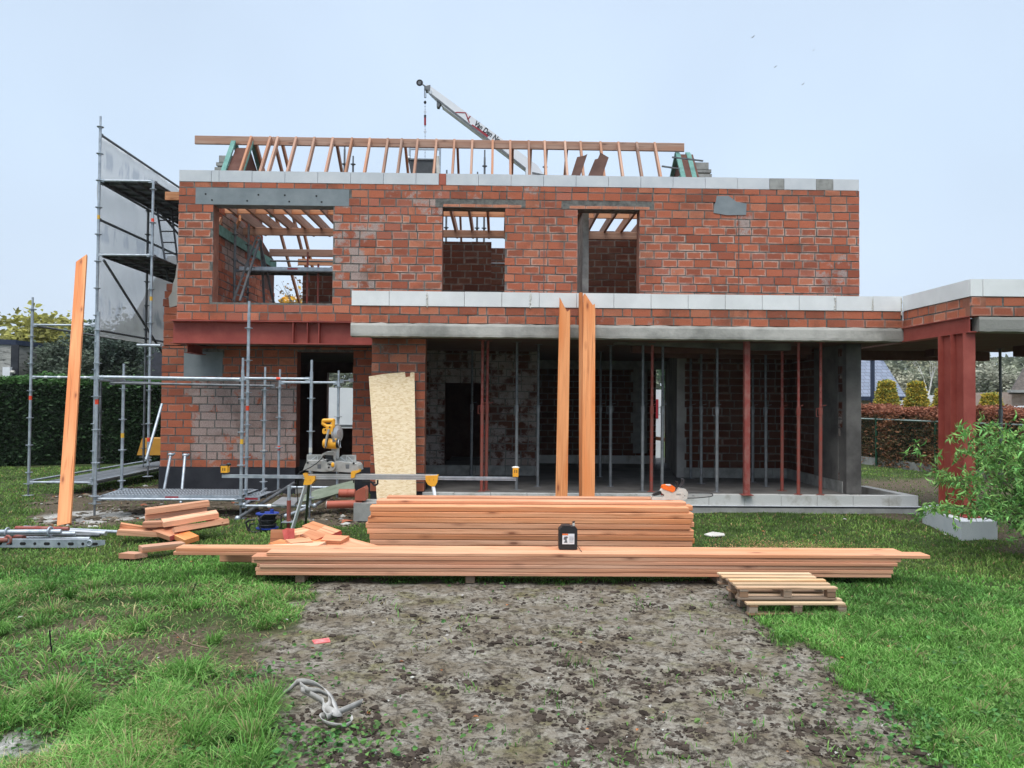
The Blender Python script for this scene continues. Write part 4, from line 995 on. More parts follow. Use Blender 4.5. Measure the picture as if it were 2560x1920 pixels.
# keep the sheet planar: leaning plane through bottom (Y 12.05) and top (Y 12.6)
P = []
for x, y in pts:
    d = ray(x, y); zb_, zt_ = .1, 2.25; k = (12.62 - 12.0) / (zt_ - zb_)
    # Y = 12.0 + k*(z - zb)
    t = (12.0 + k * (CAMZ - zb_)) / (d.y - k * d.z); P.append(CP + d * t)
nrm = Vector((0, 1, -k)).normalized()
mb.prism(P, nrm * .018, 'osb'); o = mb.build('strand_board'); tag(o, 'pale strand board with a notched top leaning on the brick pier', 'board')
# ---- offcut piles ----
def chunk(px, py, Y, z, L, w_, h_, rz, rx, ry, mt, lab, grp, cut=0.0, endm=None):
    c = at(px, py, Y); c.z = z if z is not None else c.z
    M = Matrix.Translation(c) @ Matrix.Rotation(R_(rz), 4, 'Z') @ Matrix.Rotation(R_(ry), 4, 'Y') @ Matrix.Rotation(R_(rx), 4, 'X')
    mb = MB(); a, b_, h2 = L / 2, w_ / 2, h_ / 2
    top = [(-a, -b_), (a - cut, -b_), (a, b_), (-a + cut * .4, b_)]
    vs = [(x, y, -h2) for x, y in top] + [(x, y, h2) for x, y in top]
    mb.idx(vs, [(3, 2, 1, 0), (4, 5, 6, 7), (0, 1, 5, 4), (2, 3, 7, 6)], mt); mb.idx(vs, [(1, 2, 6, 5), (3, 0, 4, 7)], endm or mt)
    o = mb.build('timber_offcut'); o.matrix_world = M; tag(o, lab, 'timber offcut', grp); return o
G1 = 'offcuts in the left heap'; G2 = 'offcuts in the heap by the long stack'; ER = MT['endred']
G0 = 9.9
chunk(444, 1268, 10.1, None, .76, .17, .068, 26, 0, -5, T1, 'long offcut on top of the left heap', G1, .0)
chunk(441, 1282, 10.12, None, .74, .16, .062, 24, 0, -5, T1, 'offcut directly under the topmost one of the left heap', G1)
chunk(476, 1296, 9.95, None, .66, .18, .064, 30, 8, -6, T1, 'pale offcut with a bright upper face in the right half of the left heap', G1)
chunk(500, 1316, 9.9, None, .66, .22, .064, 36, -16, -5, T1, 'broad offcut tilting outward at the right of the left heap', G1)
chunk(396, 1309, 9.85, None, .34, .17, .062, 14, 0, 0, T1, 'short squared block in the middle of the left heap', G1)
chunk(345, 1320, 9.9, None, .44, .16, .06, 32, 0, 14, T2, 'offcut sloping down at the far left of the left heap', G1, .05, ER)
chunk(354, 1332, 9.75, None, .54, .17, .06, 20, 0, 6, T1, 'offcut lying flat on the grass under the left heap', G1, .05, ER)
chunk(418, 1332, 9.75, None, .40, .18, .06, -35, 14, 6, T2, 'red-ended offcut poking out of the left heap front', G1, .0, ER)
chunk(458, 1340, 9.65, None, .46, .18, .06, -42, 10, 6, T2, 'orange offcut at the front right foot of the left heap', G1, .0)
chunk(400, 1324, 10.0, None, .5, .18, .06, 5, 0, 0, T2, 'offcut hidden low in the core of the left heap', G1, .0)
chunk(455, 1318, 10.1, None, .5, .2, .06, 15, 0, 0, T1, 'offcut wedged under the pale one of the left heap', G1, .0)
chunk(538, 1300, 10.1, None, .4, .12, .055, -30, 0, 8, T1, 'offcut behind the right end of the left heap', G1)
chunk(405, 1367, 8.95, None, .46, .17, .062, 38, 0, 0, MT['rafter'], 'single darker offcut lying on the grass in front of the left heap', 'single offcuts on the grass')
chunk(333, 1388, 8.75, None, .26, .14, .055, -12, 0, 0, T1, 'smallest offcut alone on the grass left of the long stack', 'single offcuts on the grass', .06)
hp = [
 (702, 1341, 8.6, .20, .19, .15, .06, 0, 82, 0, T2, 'upright square offcut at the left of the scrap heap', 0, None),
 (724, 1338, 8.55, .22, .17, .14, .055, 70, 60, 10, ER, 'red-faced pointed offcut standing up in the scrap heap', .08, ER),
 (766, 1330, 8.75, .26, .34, .15, .05, 20, 18, -8, T1, 'offcut propped on the crown of the scrap heap, left part', .05, None),
 (795, 1322, 8.8, .30, .30, .15, .05, -28, 16, 10, T1, 'topmost offcut of the scrap heap', .07, None),
 (786, 1342, 8.55, .22, .26, .14, .05, -32, 24, 8, T2, 'slanting offcut in the middle of the scrap heap', .06, ER),
 (820, 1333, 8.6, .22, .26, .15, .05, -38, 26, 6, T1, 'offcut with red edge right of the scrap heap crown', .07, ER),
 (838, 1350, 8.45, .16, .26, .14, .05, 6, 16, 4, T1, 'wedge-shaped offcut at the right of the scrap heap', .08, None),
 (878, 1360, 8.5, .10, .52, .17, .05, -24, 10, 9, T1, 'long offcut sloping down to the right of the scrap heap', .0, None),
 (842, 1366, 8.4, .12, .40, .16, .05, -30, 8, 9, T1, 'pale offcut beneath the long sloping one of the scrap heap', .0, None),
 (750, 1357, 8.3, .24, .26, .16, .055, 42, 6, 2, T1, 'corner-on offcut at the front left of the scrap heap', .04, None),
 (704, 1362, 8.25, .25, .20, .15, .05, -30, 10, 4, T2, 'triangular offcut left of the corner-on one in the scrap heap', .06, None),
 (778, 1362, 8.3, .25, .28, .14, .045, 8, 4, 0, T1, 'flat pale offcut at the front middle of the scrap heap', .05, None),
 (770, 1350, 8.55, .13, .24, .14, .05, 60, 10, 0, T2, 'dark offcut deep inside the scrap heap', .0, None),
 (805, 1356, 8.45, .14, .30, .12, .045, 18, 14, -6, T2, 'narrow offcut low in the middle of the scrap heap', .05, None),
 (745, 1352, 8.7, .10, .34, .17, .06, 12, 0, 0, T1, 'offcut at the bottom of the scrap heap, left side', .0, None),
 (800, 1345, 8.75, .17, .34, .17, .06, -14, 0, 0, T1, 'offcut supporting the crown of the scrap heap', .0, None),
 (790, 1360, 8.7, .08, .40, .2, .06, -5, 0, 0, T1, 'lowest broad offcut under the scrap heap crown', .0, None),
]
for (px, py, Y, z, L, w_, h_, rz, rx, ry, mt, lab, cut, em) in hp: chunk(px, py, Y, None, L * 1.12, w_, h_, rz, rx, ry, mt, lab, G2, cut, em)
chunk(1752, 1318, 8.9, .03, .3, .08, .035, 3, 0, 0, T2, 'thin stick lying on the grass at the right end of the tall stack', 'single offcuts on the grass')
# ---- pallets ----
def pallet(xa, xb, ya, yb, z, lab, nslat=5, rz=0.0, gw=MT['palewood']):
    t = thing('pallet', lab, 'pallet', ((xa + xb) / 2, (ya + yb) / 2, z), 'stacked pallets')
    W = (yb - ya)
    for k, yy in enumerate((ya + .04, (ya + yb) / 2, yb - .04)):
        beam('bottom_board', (xa + random.uniform(-.01, .02), yy, z + .009), (xb + random.uniform(-.02, .02), yy, z + .009), .08, .016, MT['greywood'], parent=t)
        for xx in (xa + .05, (xa + xb) / 2, xb - .05): beam('block', (xx - .035, yy, z + .044), (xx + .035, yy, z + .044), .075, .054, MT['greywood'], parent=t)
    for xx in (xa + .05, (xa + xb) / 2, xb - .05): beam('stringer_board', (xx, ya, z + .079), (xx, yb, z + .079), .075, .014, MT['greywood'], parent=t)
    for k in range(nslat):
        yy = ya + .04 + (W - .08) * k / (nslat - 1)
        beam('deck_board', (xa + random.uniform(-.015, .01), yy + random.uniform(-.01, .01), z + .096), (xb + random.uniform(-.03, .02), yy, z + .096 + random.uniform(-.002, .003)), .068, .017, gw, parent=t)
    return t
ya_ = 6.52
pallet(2.14, 3.0, ya_, ya_ + .6, .0, 'lower pallet lying on the mud, weathered grey underneath')
pallet(2.09, 2.95, ya_ + .10, ya_ + .72, .108, 'upper pallet with pale deck boards on the stack beside the long beams')
# ---- jerrycan ----
c = at(1419, 1367, 7.86); jz = ZT1 + .002; jx = c.x
t = thing('jerrycan', 'black plastic jerrycan with white and orange label standing on the long timber stack', 'jerrycan', (jx, 7.86, jz))
mb = MB(); w2 = .093
prof = [(-w2, .008), (-w2 + .008, 0), (w2 - .008, 0), (w2, .008), (w2, .205), (w2 - .022, .228), (w2 - .035, .232), (.03, .232), (.02, .240), (-.06, .240), (-w2 + .03, .228), (-w2, .20)]
mb.prism([(jx + a, 7.80, jz + b) for a, b in prof], (0, .13, 0), 'black')
mb.build('body', t)
mb = MB(); mb.prism([(jx + a, 7.797, jz + b) for a, b in ((-.066, .05), (.066, .05), (.066, .165), (-.066, .165))], (0, .004, 0), 'holedark'); mb.build('label_recess', t)
mb = MB(); mb.box((jx - .06, 7.794, jz + .055), (jx + .062, 7.797, jz + .16), 'white'); lb = mb.build('label', t)
mb = MB(); mb.box((jx - .06, 7.7925, jz + .147), (jx - .002, 7.794, jz + .16), 'orange'); mb.build('orange_band', lb)
mb = MB(); mb.prism([(jx + a, 7.7925, jz + b) for a, b in ((-.045, .07), (-.03, .095), (-.048, .105), (-.04, .13), (-.01, .135), (-.004, .12), (-.018, .11), (-.008, .07))], (0, .0015, 0), 'galvdark'); mb.build('picture', lb)
mb = MB()
for k in range(5): mb.box((jx + .01, 7.7925, jz + .075 + k * .013), (jx + .054, 7.794, jz + .078 + k * .013), 'propgrey')
mb.build('print', lb)
mb = MB(); mb.tube((jx + .06, 7.86, jz + .232), (jx + .06, 7.86, jz + .262), .012, 'toolwhite'); mb.tube((jx + .06, 7.86, jz + .262), (jx + .058, 7.86, jz + .275), .011, 'black', r1=.018); mb.build('spout', t)
mb = MB(); mb.path([(jx + .09, 7.80, jz + .04), (jx + .115, 7.79, jz + .012), (jx + .118, 7.78, jz + .004), (jx + .125, 7.68, jz + .003)], .003, 'black', 6); mb.build('hose', t)
# ---- chainsaw ----
Yc = 8.95; pc = at(1680, 1256, Yc); zs = ZT2 + .036 - (at(1680, 1258, Yc).z)
t = thing('chainsaw', 'white and orange battery chainsaw lying on the right end of the tall stack', 'chainsaw', (pc.x, Yc, ZT2 + .036))
s8 = 8.508
def cp(l, Y=Yc): return [at(1600 + a / s8, 1180 + b / s8, Y) + Vector((0, 0, zs)) for a, b in l]
mb = MB(); mb.prism(cp([(245, 590), (262, 662), (520, 665), (600, 655), (690, 662), (760, 640), (870, 668), (985, 650), (1010, 610), (1020, 500), (975, 432), (830, 405), (812, 450), (690, 500), (480, 425), (448, 470), (470, 520), (520, 545), (505, 590), (430, 600), (290, 595)]), (0, .09, 0), 'toolwhite'); mb.build('body', t)
mb = MB(); mb.prism(cp([(482, 422), (495, 360), (560, 345), (680, 345), (755, 400), (742, 470), (692, 498)], Yc - .008), (0, .11, 0), 'orange'); mb.build('top_cover', t)
mb = MB(); mb.prism(cp([(560, 345), (575, 338), (655, 335), (670, 352), (610, 366)], Yc - .012), (0, .06, 0), 'toolwhite'); mb.build('catch', t)
mb = MB(); mb.prism(cp([(255, 565), (300, 525), (400, 482), (452, 470), (475, 520), (440, 545), (300, 580)], Yc + .02), (0, .04, 0), 'black'); mb.build('rear_handle', t)
mb = MB(); mb.prism(cp([(440, 530), (500, 515), (480, 550), (455, 565)], Yc + .03), (0, .02, 0), 'redpaint'); mb.build('trigger', t)
mb = MB(); Q = cp([(752, 460), (790, 400), (812, 330), (800, 285), (775, 285), (760, 330)], Yc - .0); mb.path([Q[0], Q[1], Q[2], Q[3], Q[3] + Vector((0, .1, 0)), Q[2] + Vector((0, .11, 0)), Q[0] + Vector((0, .1, 0))], .007, 'black', 8); mb.build('front_handle', t)
mb = MB(); mb.prism(cp([(905, 222), (930, 212), (948, 232), (945, 330), (905, 372), (878, 398), (862, 385), (900, 330), (918, 270)], Yc - .005), (0, .1, 0), 'rubber'); mb.build('hand_guard', t)
mb = MB(); mb.prism(cp([(1020, 518), (1490, 522), (1535, 540), (1532, 568), (1490, 582), (1200, 608), (1020, 612)], Yc + .03), (0, .005, 0), 'alu'); br_ = mb.build('guide_bar', t)
mb = MB(); Q = cp([(1010, 512), (1250, 513), (1480, 515), (1530, 525), (1552, 548), (1540, 575), (1490, 592), (1200, 618), (1010, 622)], Yc + .032); mb.path(Q, .0055, 'black', 5); mb.build('chain', t)
mb = MB()
for a, b, r in ((950, 570, .006), (915, 600, .004), (915, 540, .003)):
    q = cp([(a, b)])[0]; mb.tube(q + Vector((0, -.003, 0)), q, r, 'galvdark')
for k in range(3):
    q = cp([(770, 530 + k * 12), (870, 532 + k * 12)]); mb.bar(q[0] + Vector((0, -.0015, 0)), q[1] + Vector((0, -.0015, 0)), .002, .001, 'galvdark')
mb.build('cover_detail', t)
def textmesh(txt, size, mat, M, name, parent=None, ext=.001, sx=1.0):
    cu = bpy.data.curves.new('t', 'FONT'); cu.body = txt; cu.size = size; cu.extrude = ext; cu.offset = size * .018
    o = bpy.data.objects.new('t', cu); COL.objects.link(o); bpy.context.view_layer.update()
    me = bpy.data.meshes.new_from_object(o.evaluated_get(bpy.context.evaluated_depsgraph_get())); bpy.data.objects.remove(o); bpy.data.curves.remove(cu)
    me.transform(M @ Matrix.Diagonal((sx, 1, 1, 1))); me.materials.clear(); me.materials.append(MT[mat]); me.name = name
    q = bpy.data.objects.new(name, me); COL.objects.link(q)
    if parent: attach(q, parent)
    return q
XZ = Matrix.Rotation(math.pi / 2, 4, 'X')
q = cp([(1105, 580)], Yc + .028)[0]; textmesh('STIHL', .012, 'galvdark', Matrix.Translation(q) @ XZ, 'bar_lettering', t)
# ---- strap ----
def ribbon(name, pts, wd, mt, th=.003, tw=None):
    mb = MB(); pts = [Vector(p) for p in pts]
    # subdivide with catmull-rom
    P = []
    for i in range(len(pts) - 1):
        p0, p1, p2, p3 = pts[max(i - 1, 0)], pts[i], pts[i + 1], pts[min(i + 2, len(pts) - 1)]
        for k in range(6):
            t = k / 6; P.append(.5 * ((2 * p1) + (p2 - p0) * t + (2 * p0 - 5 * p1 + 4 * p2 - p3) * t * t + (3 * p1 - p0 - 3 * p2 + p3) * t ** 3))
    P.append(pts[-1]); n = len(P); vs = []
    for i, p in enumerate(P):
        d = (P[min(i + 1, n - 1)] - P[max(i - 1, 0)]).normalized(); a = (tw(i / n) if tw else 0)
        s = d.cross(Vector((0, 0, 1))); s = s.normalized() if s.length > .01 else Vector((1, 0, 0)); u = s.cross(d)
        s2 = s * math.cos(a) + u * math.sin(a); u2 = u * math.cos(a) - s * math.sin(a)
        for q in (-1, 1): vs.append(p + s2 * wd / 2 * q - u2 * th / 2)
        for q in (1, -1): vs.append(p + s2 * wd / 2 * q + u2 * th / 2)
    fs = [(i * 4 + k, (i + 1) * 4 + k, (i + 1) * 4 + (k + 1) % 4, i * 4 + (k + 1) % 4) for i in range(n - 1) for k in range(4)]
    mb.idx(vs, fs + [(3, 2, 1, 0), (4 * n - 4, 4 * n - 3, 4 * n - 2, 4 * n - 1)], mt, True); return mb.build(name)
MT['strap'] = simple('grey_webbing', (.30, .29, .27), (.46, .45, .43), 12, .8, bs=.3, bscale=120)
def sp_(l): return [gz(px, py, z) for px, py, z in l]
o = ribbon('webbing_strap', sp_([(707, 1735, .02), (725, 1722, .03), (745, 1705, .04), (775, 1706, .07), (800, 1715, .09), (822, 1732, .08), (828, 1755, .05), (812, 1772, .05), (820, 1790, .05), (842, 1782, .03), (875, 1768, .03), (905, 1755, .02)]), .038, 'strap', tw=lambda t: 1.0 + .5 * math.sin(t * 9)); tag(o, 'crumpled grey webbing strap lying on the mud in the foreground', 'strap')
mbs = o
o2 = ribbon('strap_loop', sp_([(750, 1712, .03), (770, 1725, .05), (800, 1728, .06), (830, 1745, .07), (838, 1765, .05), (848, 1785, .04), (830, 1778, .06), (808, 1765, .05), (805, 1752, .04), (775, 1735, .03), (752, 1725, .02)]), .038, 'strap', tw=lambda t: 1.1 + .5 * math.cos(t * 7)); o2.parent = o; 
o3 = ribbon('strap_loop', sp_([(842, 1785, .03), (805, 1790, .03), (808, 1803, .03), (830, 1812, .03), (862, 1815, .02), (878, 1805, .03), (876, 1795, .03)]), .036, 'strap', tw=lambda t: 1.1); o3.parent = o
mb = MB(); P = sp_([(780, 1600, .05), (822, 1594, .055), (826, 1604, .04), (786, 1609, .035)]); mb.prism(P, (0, 0, -.006), MT['pinkwrap'] if 'pinkwrap' in MT else simple('red_wrapper', (.55, .06, .06), (.65, .25, .24), 20, .4)); o = mb.build('wrapper'); tag(o, 'small red plastic wrapper lying on the mud left of centre', 'wrapper')
mb = MB(); P = [gz(1760, 1335, .03), gz(1782, 1329, .035), gz(1810, 1333, .03), gz(1812, 1338, .02), gz(1778, 1340, .02)]; mb.prism(P, (0, 0, -.012), 'toolwhite'); o = mb.build('plastic_sheet'); tag(o, 'white plastic scrap on the grass right of the tall stack', 'plastic scrap')
# twigs in the rough grass
for i, (pts, lab) in enumerate(((((435, 1590, .16), (455, 1605, .10), (480, 1615, .06), (520, 1622, .03)), 'pale bent twig lying over the rough grass at left'), (((122, 1592, .22), (126, 1620, .12), (135, 1652, .0)), 'thin dark stem standing in the grass far left'), (((490, 1455, .14), (482, 1475, .07), (478, 1492, .0)), 'thin dark stem standing in the grass below the long stack'))):
    mb = MB(); mb.path([gz(a, b, 0) * 1.0 + Vector((0, 0, c)) if c < .01 or True else 0 for a, b, c in [(p[0], p[1] + p[2] * 300, p[2]) for p in pts]], .005, 'greywood' if i == 0 else 'holedark', 6); o = mb.build('twig'); tag(o, lab, 'twig')
# ---------------- miter saw and its stand ----------------
YW = 9.5
t = thing('saw_stand', 'long aluminium saw stand with yellow brackets carrying the mitre saw', 'saw stand', tuple(gz(830, 1380)))
def bx(mb, xa, ya, xb, yb, Y0, Y1, mt):   # box whose front face spans a pixel box at depth Y0
    a = at(xa, ya, Y0); b = at(xb, yb, Y0); mb.box((a.x, Y0, b.z), (b.x, Y1, a.z), mt)
mb = MB(); bx(mb, 757, 1185, 1092, 1200, YW, YW + .09, 'alu')
for y in (1189, 1194): bx(mb, 758, y, 1091, y + 1.6, YW - .002, YW, 'galvdark')
mb.build('rail', t)
mb = MB(); a = at(556, 1190, YW + .04); b = at(757, 1192, YW + .04); mb.bar(a, b, .04, .04, 'galv'); mb.build('extension_arm', t)
mb = MB(); a = at(1092, 1195, YW + .04); b = at(1290, 1197, YW + .04); mb.bar(a, b, .04, .042, 'galv'); mb.bar(a + Vector((0, -.021, -.004)), b + Vector((0, -.021, -.004)), .002, .006, 'galvdark'); mb.build('extension_arm', t)
for (pts, nm) in (([(757, 1184), (768, 1184), (770, 1190), (788, 1190), (787, 1200), (778, 1211), (768, 1213), (758, 1212), (762, 1196)], 'leg_bracket'), ([(1063, 1190), (1095, 1189), (1093, 1206), (1088, 1215), (1080, 1217), (1070, 1212), (1064, 1202)], 'leg_bracket')):
    mb = MB(); mb.pxprism(pts, YW - .03, .14, 'yellow'); 
    cx_ = sum(p[0] for p in pts) / len(pts)
    for dx, dy in ((-6, 8), (5, 8)): q = at(cx_ + dx, 1192 + dy, YW - .031); mb.tube(q, q + Vector((0, -.003, 0)), .004, 'black', 8)
    mb.build(nm, t)
mb = MB(); mb.pxprism([(877, 1183), (879, 1178), (893, 1176), (899, 1173), (899, 1180), (889, 1184), (886, 1194), (877, 1196)], YW - .02, .1, 'yellow'); mb.build('clamp_bracket', t)
mb = MB(); mb.path([at(884, 1200, YW + .02), at(884, 1207, YW + .02)], .008, 'black'); mb.path([at(905, 1203, YW + .02), at(928, 1204, YW + .02), at(936, 1214, YW + .02), at(944, 1210, YW + .02), at(944, 1200, YW + .02)], .012, 'black'); mb.build('carry_handle', t)
for xa, xb, yt_, yb_, lab in ((552, 568, 1165, 1182, 0), (1282, 1296, 1170, 1192, 1)):
    mb = MB(); bx(mb, xa, yt_, xb, yb_, YW, YW + .09, 'yellow')
    for k in range(2): bx(mb, xa + 4 + k * 5, yt_ + 5, xa + 6 + k * 5, yt_ + 12, YW - .001, YW, 'black')
    s_ = mb.build('work_stop', t)
    mb = MB(); q = at((xa + xb) / 2, yt_ - 1, YW + .04); mb.ball(q, .05, 'rubber' if lab == 0 else 'toolwhite', (1, .8, .35), 10, 6)
    if lab == 0: q = at(xb + 4, yt_ - 4, YW + .04); mb.ball(q, .03, 'black', (1, 1, .7), 10, 6)
    mb.build('roller_knob', s_)
    mb = MB(); q = at((xa + xb) / 2, yb_ + 4, YW + .04); mb.tube(q, q + Vector((0, 0, .04)), .012, 'black'); mb.build('post', s_)
def leg(top, bot, mt, r):
    mb = MB(); mb.bar(top, bot, .035, .03, mt); l = mb.build('leg', t); mb = MB(); mb.ball(bot, .025, 'rubber', (1, 1, .7), 8, 6); mb.build('foot', l)
tl = at(765, 1210, YW); leg(tl, gz(722, 1352), 'white', 0)
tl = at(772, 1210, YW + .06); leg(tl, gz(764, 1312), 'galvdark', 0)
tr = at(1082, 1212, YW); leg(tr, (tr.x + .18, YW - .35, 0), 'white', 0); leg(tr + Vector((0, .06, 0)), (tr.x + .1, YW + .3, 0), 'galvdark', 0)
# the saw
s9 = 9.217
t = thing('mitre_saw', 'yellow and grey mitre saw clamped on the long saw stand', 'mitre saw', tuple(at(828, 1182, YW)))
def wp(l, Y=YW): return [at(740 + a / s9, 1020 + b / s9, Y) for a, b in l]
mb = MB(); mb.prism(wp([(165, 1430), (200, 1330), (250, 1215), (700, 1225), (740, 1290), (880, 1290), (900, 1220), (1385, 1290), (1425, 1340), (1450, 1455), (1250, 1485), (900, 1465), (620, 1470), (350, 1450)]), (0, .32, 0), 'toolgrey')
for a in (490, 1140):
    mb.prism(wp([(a, 1300), (a + 90, 1300), (a + 85, 1400), (a + 5, 1400)], YW - .002), (0, .01, 0), 'galvdark')
mb.prism(wp([(340, 1290), (480, 1295), (480, 1302), (340, 1298)], YW - .003), (0, .01, 0), 'galvdark')
for a, b in ((265, 1260), (1325, 1275)): q = wp([(a, b)], YW - .01)[0]; mb.tube(q, q + Vector((0, .02, 0)), .013, 'black')
mb.build('base', t)
mb = MB()
for a in (370, 960): mb = MB(); q = wp([(a, 1480)], YW + .05)[0]; mb.tube(q + Vector((0, 0, -.02)), q + Vector((0, 0, .01)), .012, 'toolgrey'); mb.build('base_foot', t)
for pts, ribs in (([(250, 1075), (620, 1075), (600, 1130), (640, 1180), (640, 1215), (245, 1215)], [((480, 1100), (340, 1200)), ((500, 1100), (500, 1200))]), ([(1070, 1085), (1380, 1085), (1385, 1285), (905, 1215), (900, 1160), (960, 1170)], [((1020, 1130), (1140, 1220)), ((1180, 1100), (1310, 1230)), ((1165, 1100), (1165, 1210))])):
    mb = MB(); mb.prism(wp(pts, YW + .12), (0, .03, 0), 'toolgrey')
    for a, b in ribs: q = wp([a, b], YW + .118); mb.bar(q[0], q[1], .008, .01, 'alu')
    for k in range(3): q = wp([(pts[0][0] + 20, pts[0][1] + 30 + k * 28), (pts[1][0] - 30, pts[0][1] + 30 + k * 28)], YW + .1195); mb.bar(q[0], q[1], .003, .003, 'galvdark')
    mb.build('fence', t)
mb = MB(); q = wp([(790, 1340)], YW - .06)[0]; mb.tube(q, q + Vector((0, .1, 0)), .06, 'toolgrey', 20)
for a, b, r in ((780, 1300, .012), (755, 1370, .012), (740, 1290, .009)): q = wp([(a, b)], YW - .064)[0]; mb.tube(q, q + Vector((0, .01, 0)), r, 'black')
q = wp([(845, 1310)], YW - .065)[0]; mb.ball(q, .026, 'yellow', (.8, .5, 1.2)); mb.build('mitre_dial', t)
mb = MB(); mb.prism(wp([(690, 1190), (870, 1190), (890, 1310), (850, 1270), (720, 1260)], YW - .01), (0, .1, 0), 'black'); mb.prism(wp([(600, 1055), (680, 1015), (860, 1005), (905, 1060), (905, 1240), (870, 1240), (860, 1090), (700, 1085), (640, 1075), (620, 1120), (600, 1100)], YW + .02), (0, .16, 0), 'toolgrey'); mb.prism(wp([(650, 1080), (830, 1080), (840, 1190), (690, 1170)], YW + .03), (0, .1, 0), 'black'); mb.build('pivot_head', t)
mb = MB(); mb.bar(*wp([(960, 1160), (970, 900)], YW + .1), .03, .03, 'alu'); mb.bar(*wp([(870, 990), (870, 900)], YW + .14), .05, .05, 'toolgrey'); mb.build('arm', t)
mb = MB(); a, b = wp([(640, 815), (935, 825)], YW - .02)
mb.tube(a, a.lerp(b, .5), .055, 'yellow', 20, r1=.066); mb.tube(a.lerp(b, .5), b, .064, 'yellow', 20); mb.tube(a + Vector((-.012, 0, 0)), a, .035, 'yellow', 20, r1=.055)
q = wp([(840, 725), (910, 725), (905, 775), (835, 775)], YW - .09); mb.prism(q, (0, .02, 0), 'galvdark'); mt_ = mb.build('motor', t)
mb = MB(); q = wp([(700, 700)], YW - .03)[0]; mb.path(wp([(755, 490), (740, 560), (705, 690), (690, 820), (690, 900)], YW - .09), .014, 'toolgrey'); mb.path(wp([(760, 640), (730, 730), (705, 850), (660, 960)], YW - .11), .006, 'black'); mb.build('cable_guide', t)
mb = MB(); a, b = wp([(935, 825), (1000, 830)], YW - .02); mb.tube(a, b, .052, 'black', 18); mb.ring(wp([(1000, 820)], YW - .02)[0], .05, .006, 'galv', (1, 0, .1)); mb.build('brush_cap', t)
# guard: thick disc seen nearly edge-on
mb = MB(); c = wp([(945, 590)], YW + .03)[0]; ax = Vector((.93, -.36, .05)).normalized()
mb.tube(c - ax * .012, c + ax * .012, .115, 'toolgrey', 28); mb.tube(c - ax * .03, c - ax * .012, .07, 'alu', 24, r1=.1); mb.tube(c + ax * .012, c + ax * .03, .10, 'alu', 24, r1=.05); mb.ring(c, .115, .008, 'toolgrey', ax, 28); mb.build('blade_guard', t)
mb = MB(); o_ = [(625, 280), (650, 250), (850, 248), (888, 275), (880, 400), (850, 480), (830, 590), (800, 605), (640, 600), (605, 580), (605, 490), (630, 465), (665, 455), (665, 435), (605, 380), (600, 350)]
hole = [(655, 330), (670, 320), (800, 318), (818, 335), (812, 378), (790, 385), (720, 378)]
# ring-shaped handle: outer top part built from bars around the hole, lower part solid
for a, b, r in (((640, 290), (860, 285), .024), ((860, 285), (850, 420), .024), ((628, 300), (625, 365), .02), ((625, 365), (720, 425), .022), ((720, 425), (850, 425), .026)):
    q = wp([a, b], YW - .05); mb.tube(q[0], q[1], r, 'yellow', 12); mb.ball(q[0], r, 'yellow', nu=10, nv=6); mb.ball(q[1], r, 'yellow', nu=10, nv=6)
mb.prism(wp([(700, 430), (865, 420), (850, 480), (830, 585), (800, 605), (700, 600)], YW - .08), (0, .06, 0), 'yellow')
mb.prism(wp([(605, 500), (625, 470), (710, 465), (720, 590), (640, 600), (605, 575)], YW - .085), (0, .07, 0), 'yellow')
for a, b in ((775, 440), (675, 505)): q = wp([(a, b)], YW - .088)[0]; mb.tube(q, q + Vector((0, .01, 0)), .01, 'black')
mb.build('handle', t)
mb = MB(); mb.prism(wp([(720, 325), (800, 325), (790, 380), (725, 378)], YW - .05), (0, .02, 0), 'black'); mb.build('trigger', t)
mb = MB(); mb.path(wp([(630, 1090), (600, 1160), (480, 1270), (330, 1370), (200, 1430), (80, 1480)], YW - .03) + [at(744, 1190, YW + .12), at(742, 1215, YW + .3), at(746, 1270, YW + .5)], .006, 'black', 6); mb.build('power_cable', t)
# ---------------- cable reel ----------------
c = gz(668, 1326); cz = c.z; r_ = .165
t = thing('cable_reel', 'blue and black cable reel standing on the grass under the scaffold', 'cable reel', tuple(c))
mb = MB(); 
for k in range(8): mb.ring((c.x, c.y, .06 + k * .021), .105 + .012 * math.sin(k * 2.1), .0135, 'black', n=24)
mb.tube((c.x, c.y, .03), (c.x, c.y, .22), .10, 'black', 20); mb.build('cable', t)
mb = MB(); mb.tube((c.x, c.y, .03), (c.x, c.y, .042), .15, 'blue', 24); mb.tube((c.x, c.y, .225), (c.x, c.y, .24), .155, 'blue', 24)
mb.build('drum', t)
mb = MB(); mb.tube((c.x + .06, c.y, .24), (c.x + .06, c.y, .29), .025, 'blue'); mb.tube((c.x - .07, c.y, .24), (c.x - .07, c.y, .265), .03, 'black'); mb.build('knob', t)
mb = MB(); y = c.y - .16
mb.path([(c.x - .17, y, .0), (c.x - .04, y - .02, .01), (c.x - .04, y - .02, .2), (c.x, y, .235), (c.x + .18, y + .05, .235), (c.x + .22, y + .05, .22), (c.x + .22, y + .05, .0)], .011, 'black')
mb.path([(c.x + .235, y + .3, .0), (c.x + .235, y + .3, .23), (c.x + .22, y + .05, .235)], .011, 'black')
mb.path([(c.x - .12, y, .17), (c.x - .2, y, .165), (c.x - .24, y, .13), (c.x - .21, y, .03), (c.x - .15, y, .0)], .013, 'black'); mb.path([(c.x - .12, y, .12), (c.x - .18, y, .11), (c.x - .2, y, .06), (c.x - .17, y, .0)], .011, 'black'); mb.build('frame', t)
